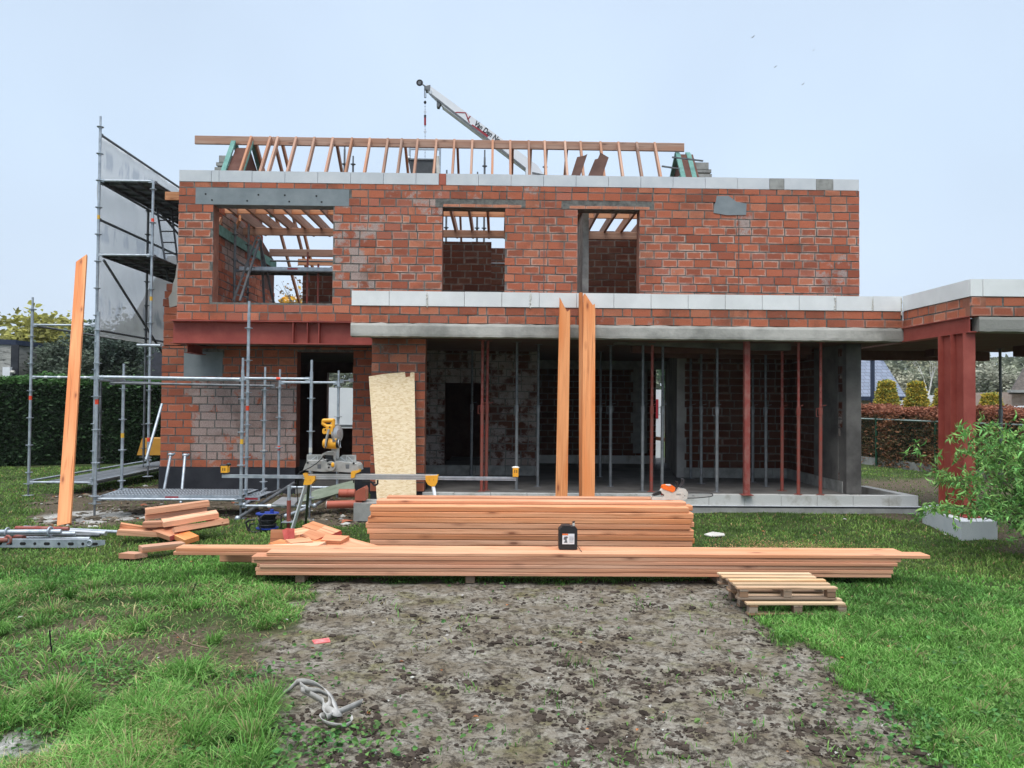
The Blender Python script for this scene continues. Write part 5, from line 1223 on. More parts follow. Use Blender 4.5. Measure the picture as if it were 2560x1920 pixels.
# ---------------- scaffold ----------------
scf = thing('scaffold', 'galvanised tube scaffold standing along the left end of the brick house', 'scaffold', (-6.5, 13, 0))
def standard(x, y, z0, z1, mt='galv', r=.0242, step=.5, off=.0, bands=(), parent=scf, jack=True, spig=True, name='standard'):
    mb = MB(); zt = z1 - (.18 if spig else 0)
    mb.tube((x, y, z0 + (.22 if jack else 0)), (x, y, zt), r, mt, 12)
    if spig: mb.tube((x, y, zt), (x, y, z1), r * .78, mt, 10)
    zz = z0 + .3 + off
    while zz < zt:
        mb.tube((x, y, zz - .005), (x, y, zz + .005), .062, mt, 14); mb.tube((x, y, zz - .03), (x, y, zz - .005), r * 1.25, mt, 12); zz += step
    o = mb.build(name, parent)
    if jack:
        mb = MB(); mb.tube((x, y, z0), (x, y, z0 + .3), .016, 'galvdark', 8); mb.box((x - .07, y - .07, z0 - .002), (x + .07, y + .07, z0 + .006), mt); mb.tube((x, y, z0 + .2), (x, y, z0 + .225), .035, mt, 6); mb.bar((x - .09, y, z0 + .212), (x + .09, y, z0 + .212), .02, .012, mt); mb.build('base_jack', o)
    for zb_, c_ in bands:
        mb = MB(); mb.tube((x, y, zb_), (x, y, zb_ + .075), r + .0015, c_, 12, cap=False); mb.build('coloured_band', o)
    return o
def ledger(a, b, mt='galv', r=.021, name='ledger', parent=scf):
    a = Vector(a); b = Vector(b); d = (b - a).normalized(); mb = MB(); mb.tube(a + d * .04, b - d * .04, r, mt, 10)
    for p, s_ in ((a, 1), (b, -1)): mb.bar(p + d * .02 * s_ - Vector((0, 0, .0)), p + d * .09 * s_, .03, .06, mt)
    return mb.build(name, parent)
def deck(xa, xb, ya, yb, z, along='x', parent=scf):
    n = max(1, round((yb - ya) / .32)) if along == 'x' else max(1, round((xb - xa) / .32))
    for k in range(n):
        mb = MB()
        if along == 'x':
            y0 = ya + (yb - ya) * k / n + .008; y1 = ya + (yb - ya) * (k + 1) / n - .008
            mb.box((xa, y0, z + .0), (xb, y1, z + .004), 'galv'); mb.box((xa, y0, z - .06), (xb, y0 + .003, z), 'galv'); mb.box((xa, y1 - .003, z - .06), (xb, y1, z), 'galvdark')
            x = xa + .06
            while x < xb - .06:
                for f in (.2, .5, .8): mb.box((x, y0 + (y1 - y0) * f - .02, z + .004), (x + .012, y0 + (y1 - y0) * f + .02, z + .010), 'galvdark')
                x += .05
            for xx in (xa + (xb - xa) * .5,): mb.box((xx - .1, y0 - .0015, z - .045), (xx + .1, y0, z - .015), 'redpaint')
        else:
            x0_ = xa + (xb - xa) * k / n + .008; x1_ = xa + (xb - xa) * (k + 1) / n - .008
            mb.box((x0_, ya, z), (x1_, yb, z + .004), 'galvdark'); mb.box((x0_, ya, z - .06), (x0_ + .003, yb, z), 'galvdark'); mb.box((x1_ - .003, ya, z - .06), (x1_, yb, z), 'galvdark')
            y = ya + .2
            while y < yb - .1: mb.box((x0_ + .003, y, z - .04), (x1_ - .003, y + .03, z - .001), 'galvdark'); y += .4
        mb.build('deck', parent)
XA, XB, XC = X(76, 14.3), X(237, 14.3), X(373, 14.3)
A, B, Cc = (XA, 14.3), (XB, 14.3), (XC, 14.3)
standard(*A, 0, 3.64, bands=[(1.75, 'sticker')], off=.12)
standard(*B, 0, 7.02, bands=[(5.1, 'stickery')], off=.02)
standard(*Cc, .36, 5.83, off=.05, bands=[(1.0, 'sticker'), (5.05, 'sticker'), (3.6, 'stickery')], spig=False, step=.62)
standard(XB, 16.3, .35, 6.2, 'galvdark', off=.1)
standard(XB, 18.3, .2, 5.2, 'galvdark', off=.1); standard(XC, 18.3, .2, 5.6, 'galvdark')
standard(XA, 16.8, .2, 2.2, 'galvdark')
FA = (X(242, 11.7), 11.7)
standard(*FA, 0, 3.1, bands=[(1.7, 'sticker')], off=.02, spig=False)
standard(X(308, 12.7), 12.7, .25, 2.36, bands=[(1.15, 'stickery')], jack=False, off=-.1)
G1_ = (X(606, 11.7), 11.7); G2_ = (X(778, 11.7), 11.7)
standard(*G1_, 0, 2.42, off=.0, bands=[(1.12, 'stickery')]); standard(*G2_, 0, 2.40, off=.02, bands=[(1.0, 'toolwhite')])
standard(X(619, 12.0), 12.0, 0, 3.32, off=.1, bands=[(1.62, 'sticker')])
standard(X(662, 12.7), 12.7, .2, 2.33, jack=False, off=-.05, r=.022, bands=[(.9, 'toolwhite')]); standard(X(699, 12.9), 12.9, .2, 2.3, jack=False, off=.0, r=.022, bands=[(.95, 'sticker')]); standard(X(846, 12.7), 12.7, .2, 2.28, jack=False, off=.02, r=.022)
zl = 2.11
ledger((*FA, zl), (*G1_, zl - .015), r=.027); ledger((X(262, 12.0), 12.1, zl - .08), (X(690, 12.4), 12.4, zl - .10), 'galvdark'); ledger((*FA, zl), (X(308, 12.7), 12.7, zl - .02))
ledger((*G1_, zl), (*G2_, zl)); mb = MB(); q = Vector((*G1_, zl)).lerp(Vector((*G2_, zl)), .52); mb.tube(q - Vector((.03, 0, 0)), q + Vector((.03, 0, 0)), .0225, 'sticker'); mb.build('coloured_band', scf)
ledger((X(699, 12.9), 12.9, 2.08), (X(846, 12.7), 12.7, 2.08)); ledger((X(846, 12.7), 12.7, 2.1), (X(884, 12.9), 12.9, 2.13), r=.012)
za_ = Z(803, 14.3, 400) if 0 else 3.22
ledger((A[0], A[1], 3.13), (B[0], B[1], 3.13)); ledger((A[0], A[1], 3.12), (A[0], 17.5, 3.12), 'galvdark')
ledger((A[0], A[1], 2.17), (B[0], B[1], 2.17)); ledger((B[0], 14.32, 2.12), (X(402, 16.6), 16.6, 2.12), 'galv')
mb = MB(); 
for k in range(4): mb = MB(); x_ = A[0] + .25 + .24 * k; mb.tube((x_, 14.3, 2.17), (x_ + .05, 14.3, 2.17), .026, 'white'); mb.build('clip', scf)
ledger((A[0], A[1], .24), (B[0], B[1], .24)); ledger((A[0], A[1], .26), (A[0], 19.3, .26)); ledger((B[0], B[1], .26), (B[0], 19.3, .26)); deck(A[0] + .2, B[0] - .1, 14.5, 19.2, .24, 'y')
ledger((B[0], B[1], 3.05), (B[0], 19, 3.05), 'galvdark')
# decks of the netted bay
for zdk in (4.46, 5.84):
    deck(B[0] + .05, Cc[0], 14.34, 19.0, zdk, 'y'); ledger((B[0], B[1], zdk - .02), (Cc[0], Cc[1], zdk - .02)); ledger((Cc[0], 14.35, zdk - .02), (Cc[0], 19, zdk - .02), 'galvdark')
ledger((B[0], 14.3, 6.68), (B[0], 19, 6.68), 'galvdark', r=.025); ledger((B[0], 14.3, 5.1), (B[0], 19, 5.1), 'galvdark', r=.025); ledger((B[0] + .03, 14.3, 5.78), (B[0], 19, 5.75), 'galvdark', r=.025)
mb = MB(); mb.tube((B[0] + .06, 14.4, 4.36), (B[0] + .2, 17.6, 2.2), .024, 'galvdark'); mb.build('diagonal_brace', scf)
mb = MB(); mb.tube((B[0] + .08, 16.4, 5.9), (Cc[0] - .1, 17.6, 4.6), .024, 'galvdark'); mb.build('diagonal_brace', scf)
mb = MB(); mb.tube(at(405, 1010, 13.8), at(365, 1150, 13.2), .024, 'galv'); mb.build('diagonal_brace', scf)
# ladder in the bay
mb = MB(); a0, a1 = at(392, 520, 15.8), at(420, 700, 15.6); b0, b1 = at(428, 520, 16.4), at(450, 700, 16.2)
mb.tube(a0, a1, .02, 'galvdark'); mb.tube(b0, b1, .02, 'galvdark')
for k in range(7): mb.tube(a0.lerp(a1, k / 6.5 + .02), b0.lerp(b1, k / 6.5 + .02), .014, 'galvdark')
mb.build('ladder', scf)
mb = MB(); a = at(343, 863, 14.0); b = at(402, 864, 14.0); mb.tube(a, b, .028, 'galv'); mb.build('short_tube', scf)
# low deck at the front and loose braces
deck(FA[0] + .06, G1_[0] - .02, 11.78, 12.62, .33, 'x'); ledger((*FA, .28), (*G1_, .28)); ledger((X(308, 12.7), 12.7, .30), (X(640, 12.7), 12.7, .30)); ledger((*FA, .28), (X(308, 12.7), 12.7, .30))
deck(X(615, 12.0), X(668, 12.2), 11.9, 12.6, .30, 'x')
ledger((*G1_, .19), (*G2_, .19)); mb = MB()
for k in (.42, .62): q = Vector((*G1_, .19)).lerp(Vector((*G2_, .19)), k); mb.tube(q - Vector((.03, 0, 0)), q + Vector((.03, 0, 0)), .03, 'white'); mb.build('clip', scf); mb = MB()

ledger((X(720, 12.7), 12.7, .36), (X(846, 12.7), 12.7, .36))
for a, b, r in (((610, 1262, 11.7), (665, 1222, 12.7), .024), ((606, 1262, 11.75), (700, 1225, 12.8), .026), ((594, 1296, 11.5), (735, 1208, 12.9), .028), ((786, 1264, 11.7), (846, 1228, 12.7), .026), ((715, 1290, 11.2), (772, 1268, 11.6), .024), ((368, 1020, 0), (0, 0, 0), 0)):
    if not r: continue
    mb = MB(); mb.tube(at(*a), at(*b), r, 'galvdark' if r > .025 else 'galv'); o = mb.build('diagonal_brace', scf); mb = MB(); mb.ball(at(*a), r * 1.5, 'galv', (1, 1, 1), 8, 6); mb.build('coupler', o)
# netting
m, nt, b = newmat('scaffold_netting'); v = coords(nt)
wr = noise(nt, v, .9, 5, .6, 1.2); mpn = nt.nodes.new('ShaderNodeMapping'); mpn.inputs['Scale'].default_value = (1, 2.2, .7); nt.links.new(v, mpn.inputs[0]); pr_ = noise(nt, mpn.outputs[0], 2.1, 3, .5)
zsp = nt.nodes.new('ShaderNodeSeparateXYZ'); nt.links.new(v, zsp.inputs[0])
stripes = ramp(nt, math_(nt, 'FRACT', math_(nt, 'MULTIPLY', zsp.outputs[2], .72)), [(.38, (0, 0, 0)), (.45, (1, 1, 1)), (.62, (1, 1, 1)), (.7, (0, 0, 0))])
ink = math_(nt, 'MULTIPLY', stripes, ramp(nt, pr_, [(.46, (0, 0, 0)), (.56, (.8, .8, .8))]))
cc_ = mixc(nt, ink, ramp(nt, wr, [(.3, (.66, .65, .65)), (.7, (.80, .79, .78))]), (.42, .44, .48))
nt.links.new(cc_, b.inputs['Base Color']); b.inputs['Roughness'].default_value = .9; b.inputs['Specular IOR Level'].default_value = .1
tr_ = nt.nodes.new('ShaderNodeBsdfTranslucent'); nt.links.new(cc_, tr_.inputs[0]); tp = nt.nodes.new('ShaderNodeBsdfTransparent'); m1 = nt.nodes.new('ShaderNodeMixShader'); m1.inputs[0].default_value = .5; m2 = nt.nodes.new('ShaderNodeMixShader'); m2.inputs[0].default_value = .5
o_ = nt.nodes['Material Output']; nt.links.new(b.outputs[0], m1.inputs[1]); nt.links.new(tr_.outputs[0], m1.inputs[2]); nt.links.new(m1.outputs[0], m2.inputs[1]); nt.links.new(tp.outputs[0], m2.inputs[2]); nt.links.new(m2.outputs[0], o_.inputs[0])
MT['net'] = m; ny, nz = 60, 60; vs = []; nb = MB()
for i in range(ny + 1):
    for j in range(nz + 1):
        y = 14.36 + 4.6 * i / ny; zt_ = 6.70 - .02 * abs(math.sin(y * 3)); zb_ = 2.95; z = zb_ + (zt_ - zb_) * j / nz
        wv_ = .012 * math.sin(y * 4.1 + z * 1.3) + .012 * math.sin(z * 7 - y * 2) + .012 * math.sin(y * 11 + z * 3)
        vs.append((B[0] - .045 + wv_, y, z))
nb.idx(vs, [(i * (nz + 1) + j, (i + 1) * (nz + 1) + j, (i + 1) * (nz + 1) + j + 1, i * (nz + 1) + j + 1) for i in range(ny) for j in range(nz)], 'net', True)
no = nb.build('netting'); md = no.modifiers.new('s', 'SOLIDIFY'); md.thickness = .004; attach(no, scf)
# rear roof scaffold seen above and through the house
sc2 = thing('scaffold', 'second tube scaffold rising behind the roof timbers of the house', 'scaffold', (-2, 18.6, 3))
for px, yt_ in ((613, 380), (862, 355), (883, 390), (1117, 425), (1194, 430), (1212, 375), (1363, 372)):
    Y = 18.4; p = at(px, yt_, Y); standard(p.x, Y, 3.1, p.z, 'galvdark', parent=sc2, jack=False, spig=True, off=.05)
for z in (5.1,): ledger((X(613, 18.4), 18.4, z), (X(1363, 18.4), 18.4, z), 'galvdark', parent=sc2)
for px in (690, 700, 1150): 
    pass
# indoor scaffold in the left upper room: deck, step ladder
sc3 = thing('scaffold', 'small room scaffold with a plank deck seen through the large upper left opening', 'scaffold', (-4.6, 15.6, 3.2))
for px, Y in ((581, 15.0), (615, 16.0)): standard(X(px, Y), Y, 3.1, Z(560, Y, 600), 'galvdark', parent=sc3, jack=False, spig=False, off=.1)
zd = Z(672, 15.2, 700); deck(X(592, 15.0), X(860, 15.0), 15.0, 15.65, zd, 'x', sc3); ledger((X(581, 15.0), 15.0, zd - .08), (X(870, 15.0), 15.0, zd - .08), 'galvdark', parent=sc3); ledger((X(581, 15.0), 15.0, zd + .15), (X(615, 16.0), 16.0, zd + .15), 'galvdark', parent=sc3)
lad = thing('step_ladder', 'grey step ladder standing open in the upper left room', 'ladder', (-4.6, 14.8, 3.2))
for a, b in (((640, 598, 14.9), (583, 752, 14.55)), ((650, 598, 14.9), (600, 752, 14.4)), ((648, 598, 14.95), (692, 790, 15.5)), ((652, 600, 14.95), (662, 790, 15.6))):
    mb = MB(); mb.bar(at(*a), at(*b), .045, .025, 'galvdark'); mb.build('rail', lad)
mb = MB()
for k in range(6): mb.bar(at(640, 598, 14.9).lerp(at(583, 752, 14.55), .15 + k * .15), at(652, 598, 14.9).lerp(at(618, 760, 14.4), .15 + k * .15), .03, .02, 'galvdark')
mb.build('rung', lad); mb = MB(); mb.ring(at(646, 596, 14.85), .045, .012, 'galvdark', (0, 1, 0)); mb.build('hinge', lad)
for px, col_ in ((764, 'propred'), (791, 'propred')):
    x = X(px, 15.1); mb = MB(); mb.tube((x, 15.1, 3.1), (x, 15.1, Z(630 if px < 780 else 660, 15.1, px)), .02, col_); o = mb.build('prop_pole'); tag(o, 'thin rusty pole in the upper left room, ' + ('left one' if px < 780 else 'right one beside the opening edge'), 'pole', 'poles in the upper room')
# ---------------- shoring props ----------------
def prop(mt, inner):
    t = thing('shoring_prop', 'x', 'shoring prop', (0, 0, 0), 'steel props under the flat roof'); H = zc0 - .287 + .01
    mb = MB(); mb.tube((0, 0, 0), (0, 0, 1.42), .029, mt, 12); mb.build('outer_tube', t)
    mb = MB(); mb.tube((0, 0, 1.35), (0, 0, H - .006), .0235, inner, 12)
    z = 1.6
    while z < H - .1: mb.tube((-.0, -.0242, z), (0, -.0225, z), .007, 'holedark', 6); z += .1
    mb.build('inner_tube', t)
    mb = MB(); mb.tube((0, 0, 1.33), (0, 0, 1.45), .036, mt, 12); mb.path([(-.03, -.02, 1.43), (-.065, -.03, 1.43), (-.065, -.03, 1.30), (-.03, -.02, 1.30)], .005, mt, 6); mb.path([(.0, -.03, 1.47), (.09, -.05, 1.49)], .006, mt, 6); mb.build('collar', t)
    mb = MB(); mb.box((-.06, -.06, -.0), (.06, .06, .006), mt); mb.build('foot_plate', t)
    mb = MB(); mb.box((-.06, -.06, H - .006), (.06, .06, H - .0005), inner); mb.build('head_plate', t); return t
pr = prop('propred', 'primerdust'); pg = prop('propgrey', 'galvdark')
PP = [(1204, 1228, 'r', 'red prop, the leftmost bright one beside the brick pier'), (1215, 1226, 'r', 'duller red prop right behind the leftmost red one'), (1291, 1224, 'g', 'grey prop in front of the white-patched wall'), (1344, 1216, 'g', 'grey prop at the corner of the white-patched wall'), (1178, 1190, 'g', 'dark prop in the dark doorway of the left back wall'),
      (1500, 1192, 'g', 'far thin prop just right of the leaning beams'), (1526, 1216, 'g', 'grey prop with pale collar right of the leaning beams'), (1606, 1228, 'g', 'brownish prop left of the red prop by the rear doorway'), (1628, 1229, 'r', 'red prop standing before the rear doorway'), (1655, 1227, 'g', 'grey prop crossing the bright rear doorway'),
      (1727, 1196, 'g', 'far thin prop beside the plastered partition'), (1753, 1209, 'g', 'grey prop second from the plastered partition'), (1792, 1230, 'g', 'pale grey perforated prop left of the red steel post'), (1882, 1205, 'g', 'faint prop behind the red steel post'), (1915, 1216, 'g', 'dark prop second right of the red steel post'),
      (1955, 1227, 'r', 'rusty thin prop third from the right end'), (1996, 1236, 'r', 'rusty prop second from the right end'), (2051, 1237, 'r', 'red prop with a bright collar, rightmost of all')]
fr = fg = False
for px, by_, k, lab in PP:
    P = gz(px, by_, .2875); src = pr if k == 'r' else pg
    if (k == 'r' and not fr) or (k == 'g' and not fg):
        src.location = P; src['label'] = lab
        if k == 'r': fr = True
        else: fg = True
        base_r = Vector(pr.location) if k == 'r' else None
    else: o = src.copy(); COL.objects.link(o); o.location = P; o['label'] = lab; [(lambda c: (COL.objects.link(c), setattr(c, 'parent', o)))(ch.copy()) for ch in list(src.children)]
    cur = src if (src['label'] == lab) else o; cur.rotation_euler = (random.uniform(-.004, .004), random.uniform(-.004, .004), random.uniform(-1.2, 1.2))
o = pg.copy(); COL.objects.link(o); P = at(2503, 1130, 13.6); o.location = (P.x, 13.6, .28); o['label'] = 'dark prop under the canopy to the right of the red column'; [(lambda c: (COL.objects.link(c), setattr(c, 'parent', o)))(ch.copy()) for ch in list(pg.children)]
# ---------------- clutter by the door: pipes, blocks, board ----------------
P = gz(795, 1288); q0 = at(818, 1262, 11.6); q1 = at(905, 1260, 11.6)
mb = MB(); mb.tube(q0, (q1.x, 11.62, q1.z), .058, 'clay', 18, cap=False); mb.tube(q0 - Vector((.008, 0, 0)), q0, .058, 'toolwhite', 18); o = mb.build('clay_pipe'); tag(o, 'red clay coloured drain pipe with pale end lying left of the grey block', 'pipe', 'drain pipes by the door')
q0 = at(848, 1233, 12.1); q1 = at(888, 1233, 12.1); mb = MB(); mb.tube(q0, q1, .065, 'clay', 18); mb.ring(q0.lerp(q1, .55), .066, .006, 'clay', (1, 0, 0)); o = mb.build('clay_pipe'); tag(o, 'brown drain pipe stub above the longer pipe beside the brick stack', 'pipe', 'drain pipes by the door')
mb = MB(); a = at(884, 1258, 11.5); b = at(932, 1306, 11.5); mb.box((a.x, 11.5, 0), (b.x + .15, 12.0, a.z), 'concgrey'); o = mb.build('concrete_block'); tag(o, 'grey concrete block standing left of the tall timber stack', 'concrete block')
a = at(887, 1254, 11.55); b = at(914, 1221, 11.55); mb = MB(); mb.prism([(a.x, 11.55, a.z + .015), (b.x, 11.55, a.z + .015), (b.x, 11.55, b.z - .02), (b.x - .02, 11.55, b.z + .02), (a.x, 11.55, b.z - .05)], (0, .25, 0), 'clay'); o = mb.build('clay_block'); tag(o, 'red hollow clay block standing on the grey concrete block', 'clay block')
mb = MB(); pts = [at(705, 1262, 11.9), at(790, 1224, 12.4), at(886, 1200, 12.6), at(886, 1222, 12.2), at(800, 1246, 11.9)]; mb.prism(pts, (0, .02, -.02), simple('green_grey_board', (.13, .16, .11), (.22, .25, .19), 5, .8)); o = mb.build('board'); tag(o, 'greenish formwork board lying slanted behind the saw stand legs', 'board')
mb = MB(); pts = [at(678, 1260, 11.5), at(705, 1242, 11.9), at(750, 1244, 11.9), at(735, 1262, 11.5)]; mb.prism(pts, (0, 0, -.02), 'alu'); o = mb.build('metal_sheet'); tag(o, 'pale patterned metal sheet leaning among the scaffold braces', 'metal sheet')
x = X(726, 10.6); mb = MB(); mb.tube((x, 10.6, .13), (x, 10.6, .42), .028, 'propred'); mb.tube((x, 10.6, .42), (x, 10.6, .62), .023, 'galv'); mb.box((x - .08, 10.52, .125), (x + .08, 10.68, .135), 'galv'); mb.tube((x, 10.6, .0), (x, 10.6, .125), .02, 'propred'); o = mb.build('jack_post'); tag(o, 'short red and grey jack post behind the cable reel', 'jack post')
for i, (xt, yt, xb, yb) in enumerate(((427, 1136, 405, 1245), (463, 1138, 452, 1250))):
    a = at(xt, yt, 13.6); b = gz(xb, yb + 8, .05); mb = MB(); mb.tube(b, a, .024, 'galv'); mb.ball(a, .045, 'galv', (1.2, 1, .7), 8, 6); mb.tube(a + Vector((.02, 0, -.02)), a + Vector((.07, 0, .02)), .02, 'galv'); o = mb.build('loose_tube'); tag(o, ['left of two loose scaffold tubes leaning on the black wall base', 'right of two loose scaffold tubes leaning on the black wall base'][i], 'tube', 'loose tubes on the wall base')
# yellow formwork shield behind the corner
mb = MB(); pts = [at(342, 1138, 17.5), at(420, 1138, 17.5), at(420, 1096, 17.5), at(355, 1096, 17.5)]; mb.prism(pts, (0, .5, 0), simple('yellow_sheet', (.60, .30, .04), (.50, .24, .03), 4, .6)); o = mb.build('yellow_crate'); tag(o, 'yellow orange crate with slanting side standing behind the left corner of the house', 'crate')
# loose scaffold parts lying on the lawn at the left
G3 = 'scaffold parts on the lawn'
def lie(xa, ya, xb, yb, r, mt, lab, z=.03):
    a = gz(xa, ya, z); b = gz(xb, yb, z); mb = MB(); mb.tube(a, b, r, mt, 12); o = mb.build('scaffold_tube'); tag(o, lab, 'tube', G3); return a, b, o
Yd = gz(100, 1372).y; a = gz(-120, 1372); b = gz(262, 1372)
mb = MB(); zt_ = .105; mb.prism([(a.x, Yd, .02), (at(228, 1370, Yd).x, Yd, .02), (at(245, 1362, Yd).x, Yd, .04), (at(262, 1360, Yd).x, Yd, .05), (at(262, 1356, Yd).x, Yd, zt_), (a.x, Yd, zt_)], (0, .012, 0), 'galv')
mb.box((a.x, Yd, zt_), (at(255, 0, Yd).x, Yd + .05, zt_ + .006), 'galv'); mb.box((a.x, Yd, .014), (at(228, 0, Yd).x, Yd + .05, .02), 'galv')
for k in range(-2, 4):
    p = at(27 + k * 60, 1361, Yd - .001)
    mb.tube((p.x, Yd - .002, .06), (p.x, Yd, .06), .018, 'holedark', 14)
    p2 = at(57 + k * 60, 1361, Yd - .001)
    for s_ in (-1, 1): mb.tube((p2.x + s_ * .018, Yd - .002, .06), (p2.x + s_ * .018, Yd, .06), .018, 'holedark', 14)
    mb.box((p2.x - .018, Yd - .0025, .042), (p2.x + .018, Yd - .0005, .078), 'holedark')
mb.ring((at(252, 0, Yd).x, Yd - .005, .07), .03, .008, 'galv', (0, 1, 0)); o = mb.build('deck_rail'); tag(o, 'perforated steel deck rail lying nearest on the lawn at far left', 'deck rail', G3)
lie(-60, 1349, 225, 1353, .014, 'primerdust', 'thin reddish tube just behind the perforated rail', .05)
a, b, o = lie(-80, 1331, 153, 1329, .030, 'galv', 'thick pale tube lying on the heap at far left', .17); mb = MB(); mb.ring(a.lerp(b, .88), .055, .012, 'galv', (1, 0, 0)); mb.ring(a.lerp(b, .42), .05, .01, 'galv', (1, 0, 0)); mb.build('coupler', o)
lie(-70, 1337, 189, 1334, .028, 'galv', 'pale tube ending slightly right of the thick one', .12)
lie(40, 1320, 172, 1322, .026, 'primerdust', 'faded pink tube at the back of the left heap of tubes', .14)
lie(-40, 1345, 225, 1347, .024, 'galv', 'tube low at the front of the left heap of tubes', .06)
lie(60, 1336, 250, 1338, .022, 'galvdark', 'dull tube in the middle of the left heap of tubes', .05)
lie(60, 1318, 298, 1330, .022, 'galv', 'longest thin tube reaching far right from the left heap', .06)
lie(120, 1326, 265, 1334, .03, 'alu', 'flattened pale rail in the left heap of tubes', .06)
lie(-60, 1328, 60, 1345, .03, 'propred', 'red tube end in the left heap of tubes', .09)
a, b, o = lie(-30, 1352, 20, 1350, .03, 'propred', 'short red coupling at the far left frame edge', .10); mb = MB(); mb.ring(b, .045, .016, 'propred', (.3, 1, 0)); mb.build('ring', o)
# ---------------- crane boom, hook, skip ----------------
YK = 22.0
cr_ = thing('crane', 'white crane boom with red stripe and dark lettering rising behind the roof', 'crane', (at(1400, 450, YK).x, YK, 0))
k3 = 3.456
def kp(l, Y=YK): return [at(960 + a / k3, 180 + b / k3, Y) for a, b in l]
mb = MB(); mb.prism(kp([(365, 105), (395, 118), (530, 213), (530, 312), (395, 180), (360, 140)]), (0, .22, 0), 'white'); mb.build('boom_tip_section', cr_)
mb = MB(); mb.prism(kp([(505, 196), (1240, 740), (1240, 850), (500, 290)], YK - .03), (0, .3, 0), 'white'); mb.build('boom_section', cr_)
mb = MB(); mb.prism(kp([(1225, 730), (1330, 810), (1375, 880), (1440, 905), (1440, 960), (1235, 960), (1225, 850)], YK - .06), (0, .36, 0), 'white'); mb.bar(*kp([(1280, 870), (1440, 905)], YK - .1), .04, .04, 'galvdark'); mb.build('boom_base', cr_)
mb = MB(); mb.prism([*kp([(1235, 900), (1480, 900)], YK + .2), Vector((at(1388, 0, YK).x, YK + .2, .5)), Vector((at(1317, 0, YK).x, YK + .2, .5))], (0, .4, 0), 'white'); mb.build('column', cr_)
mb = MB(); mb.bar(*kp([(400, 190), (1235, 845)], YK - .035), .02, .05, 'galvdark'); mb.build('lower_rail', cr_)
mb = MB(); q = kp([(308, 93)])[0]; mb.ring(q, .07, .028, 'rubber', (0, 1, 0), 24, 8); mb.tube(q - Vector((0, .02, 0)), q + Vector((0, .02, 0)), .05, 'galvdark', 16); mb.bar(*kp([(315, 95), (365, 130)]), .04, .03, 'galvdark'); mb.build('sheave', cr_)
mb = MB(); mb.prism(kp([(345, 125), (400, 110), (395, 160), (360, 150)], YK - .02), (0, .26, 0), 'galvdark'); mb.build('bracket', cr_); mb = MB(); mb.prism(kp([(455, 245), (490, 270), (475, 300), (455, 298)], YK - .02), (0, .2, 0), 'galvdark'); mb.build('bracket', cr_); mb = MB(); mb.prism(kp([(400, 150), (415, 160), (410, 200), (395, 180)], YK - .02), (0, .2, 0), 'alu'); mb.build('bracket', cr_)
d_b = (kp([(1010, 600)])[0] - kp([(780, 430)])[0]).normalized(); ang = math.atan2(d_b.z, d_b.x)
q = kp([(775, 455)], YK - .036)[0]; TM = Matrix.Translation(q) @ Matrix.Rotation(-ang, 4, 'Y') @ XZ
textmesh('Van Den Noste', .215, 'holedark', TM, 'lettering', cr_, ext=.002, sx=.80)
mb = MB(); mb.prism(kp([(762, 452), (905, 545), (890, 570), (750, 468)], YK - .036), (0, .005, 0), 'redpaint'); mb.build('red_stripe', cr_)
mb = MB()
for a, b in (((612, 352), (635, 348)), ((635, 348), (705, 352)), ((705, 352), (738, 438)), ((722, 412), (746, 380))): mb.bar(*kp([a, b], YK - .036), .03, .003, 'redpaint', up=(0, -1, 0))
mb.build('house_logo', cr_)
hk = thing('hoist_chain', 'hook and chain hanging from the crane tip', 'hoist chain', tuple(kp([(355, 150)])[0]))
mb = MB(); mb.path(kp([(350, 140), (350, 222), (362, 222), (362, 140)]), .012, 'galvdark', 6); mb.build('loop', hk)
mb = MB(); mb.ball(kp([(355, 262)])[0], .045, 'black', (.9, .9, 1.1)); mb.build('hook_ball', hk)
mb = MB(); 
for a in range(285, 370, 14): mb.ring(kp([(355, a)])[0], .014, .005, 'galvdark', (a % 28 < 14, a % 28 >= 14, .0) if True else 0, 8, 5)
for a in range(470, 590, 14): mb.ring(kp([(355, a)])[0], .014, .005, 'galvdark', (a % 28 < 14, a % 28 >= 14, .0), 8, 5)
for a in range(600, 760, 14): mb.ring(kp([(355, a)])[0], .014, .005, 'galvdark', (a % 28 < 14, a % 28 >= 14, .0), 8, 5)
mb.build('chain_links', hk)
mb = MB(); mb.tube(*kp([(355, 372), (355, 460)]), .032, 'redpaint', 10); mb.tube(*kp([(355, 372), (355, 395)]), .034, 'black', 10); mb.build('spring_balancer', hk)
mb = MB(); q = kp([(355, 515)])[0]; mb.ring(q, .03, .01, 'alu', (0, 1, 0), 14, 6); q = kp([(355, 345)])[0]; mb.ring(q, .028, .009, 'alu', (0, 1, 0), 14, 6); mb.build('hook', hk)
sk_ = thing('concrete_skip', 'dark skip hanging behind the roof rafters below the crane hook', 'skip', tuple(kp([(340, 850)])[0]))
mb = MB(); P_ = kp([(210, 755), (460, 755), (440, 900), (235, 900)]); mb.prism(P_, (0, .7, 0), simple('dark_skip_steel', (.035, .04, .045), (.06, .065, .07), 6, .6)); mb.build('tub', sk_)
mb = MB(); mb.box(tuple(P_[0] + Vector((-.02, -.03, -.02))), tuple(P_[1] + Vector((.02, .73, .01))), 'galvdark'); mb.build('rim', sk_)
mb = MB(); mb.tube(*kp([(222, 660), (222, 760)]), .03, 'galv'); mb.ball(kp([(215, 745)])[0], .06, 'galv'); mb.tube(*kp([(485, 660), (480, 890)]), .03, 'galv'); mb.tube(*kp([(458, 730), (470, 880)]), .06, 'toolwhite', 10); mb.bar(kp([(222, 665)])[0], kp([(485, 668)])[0], .05, .05, 'galv'); mb.build('lifting_frame', sk_)
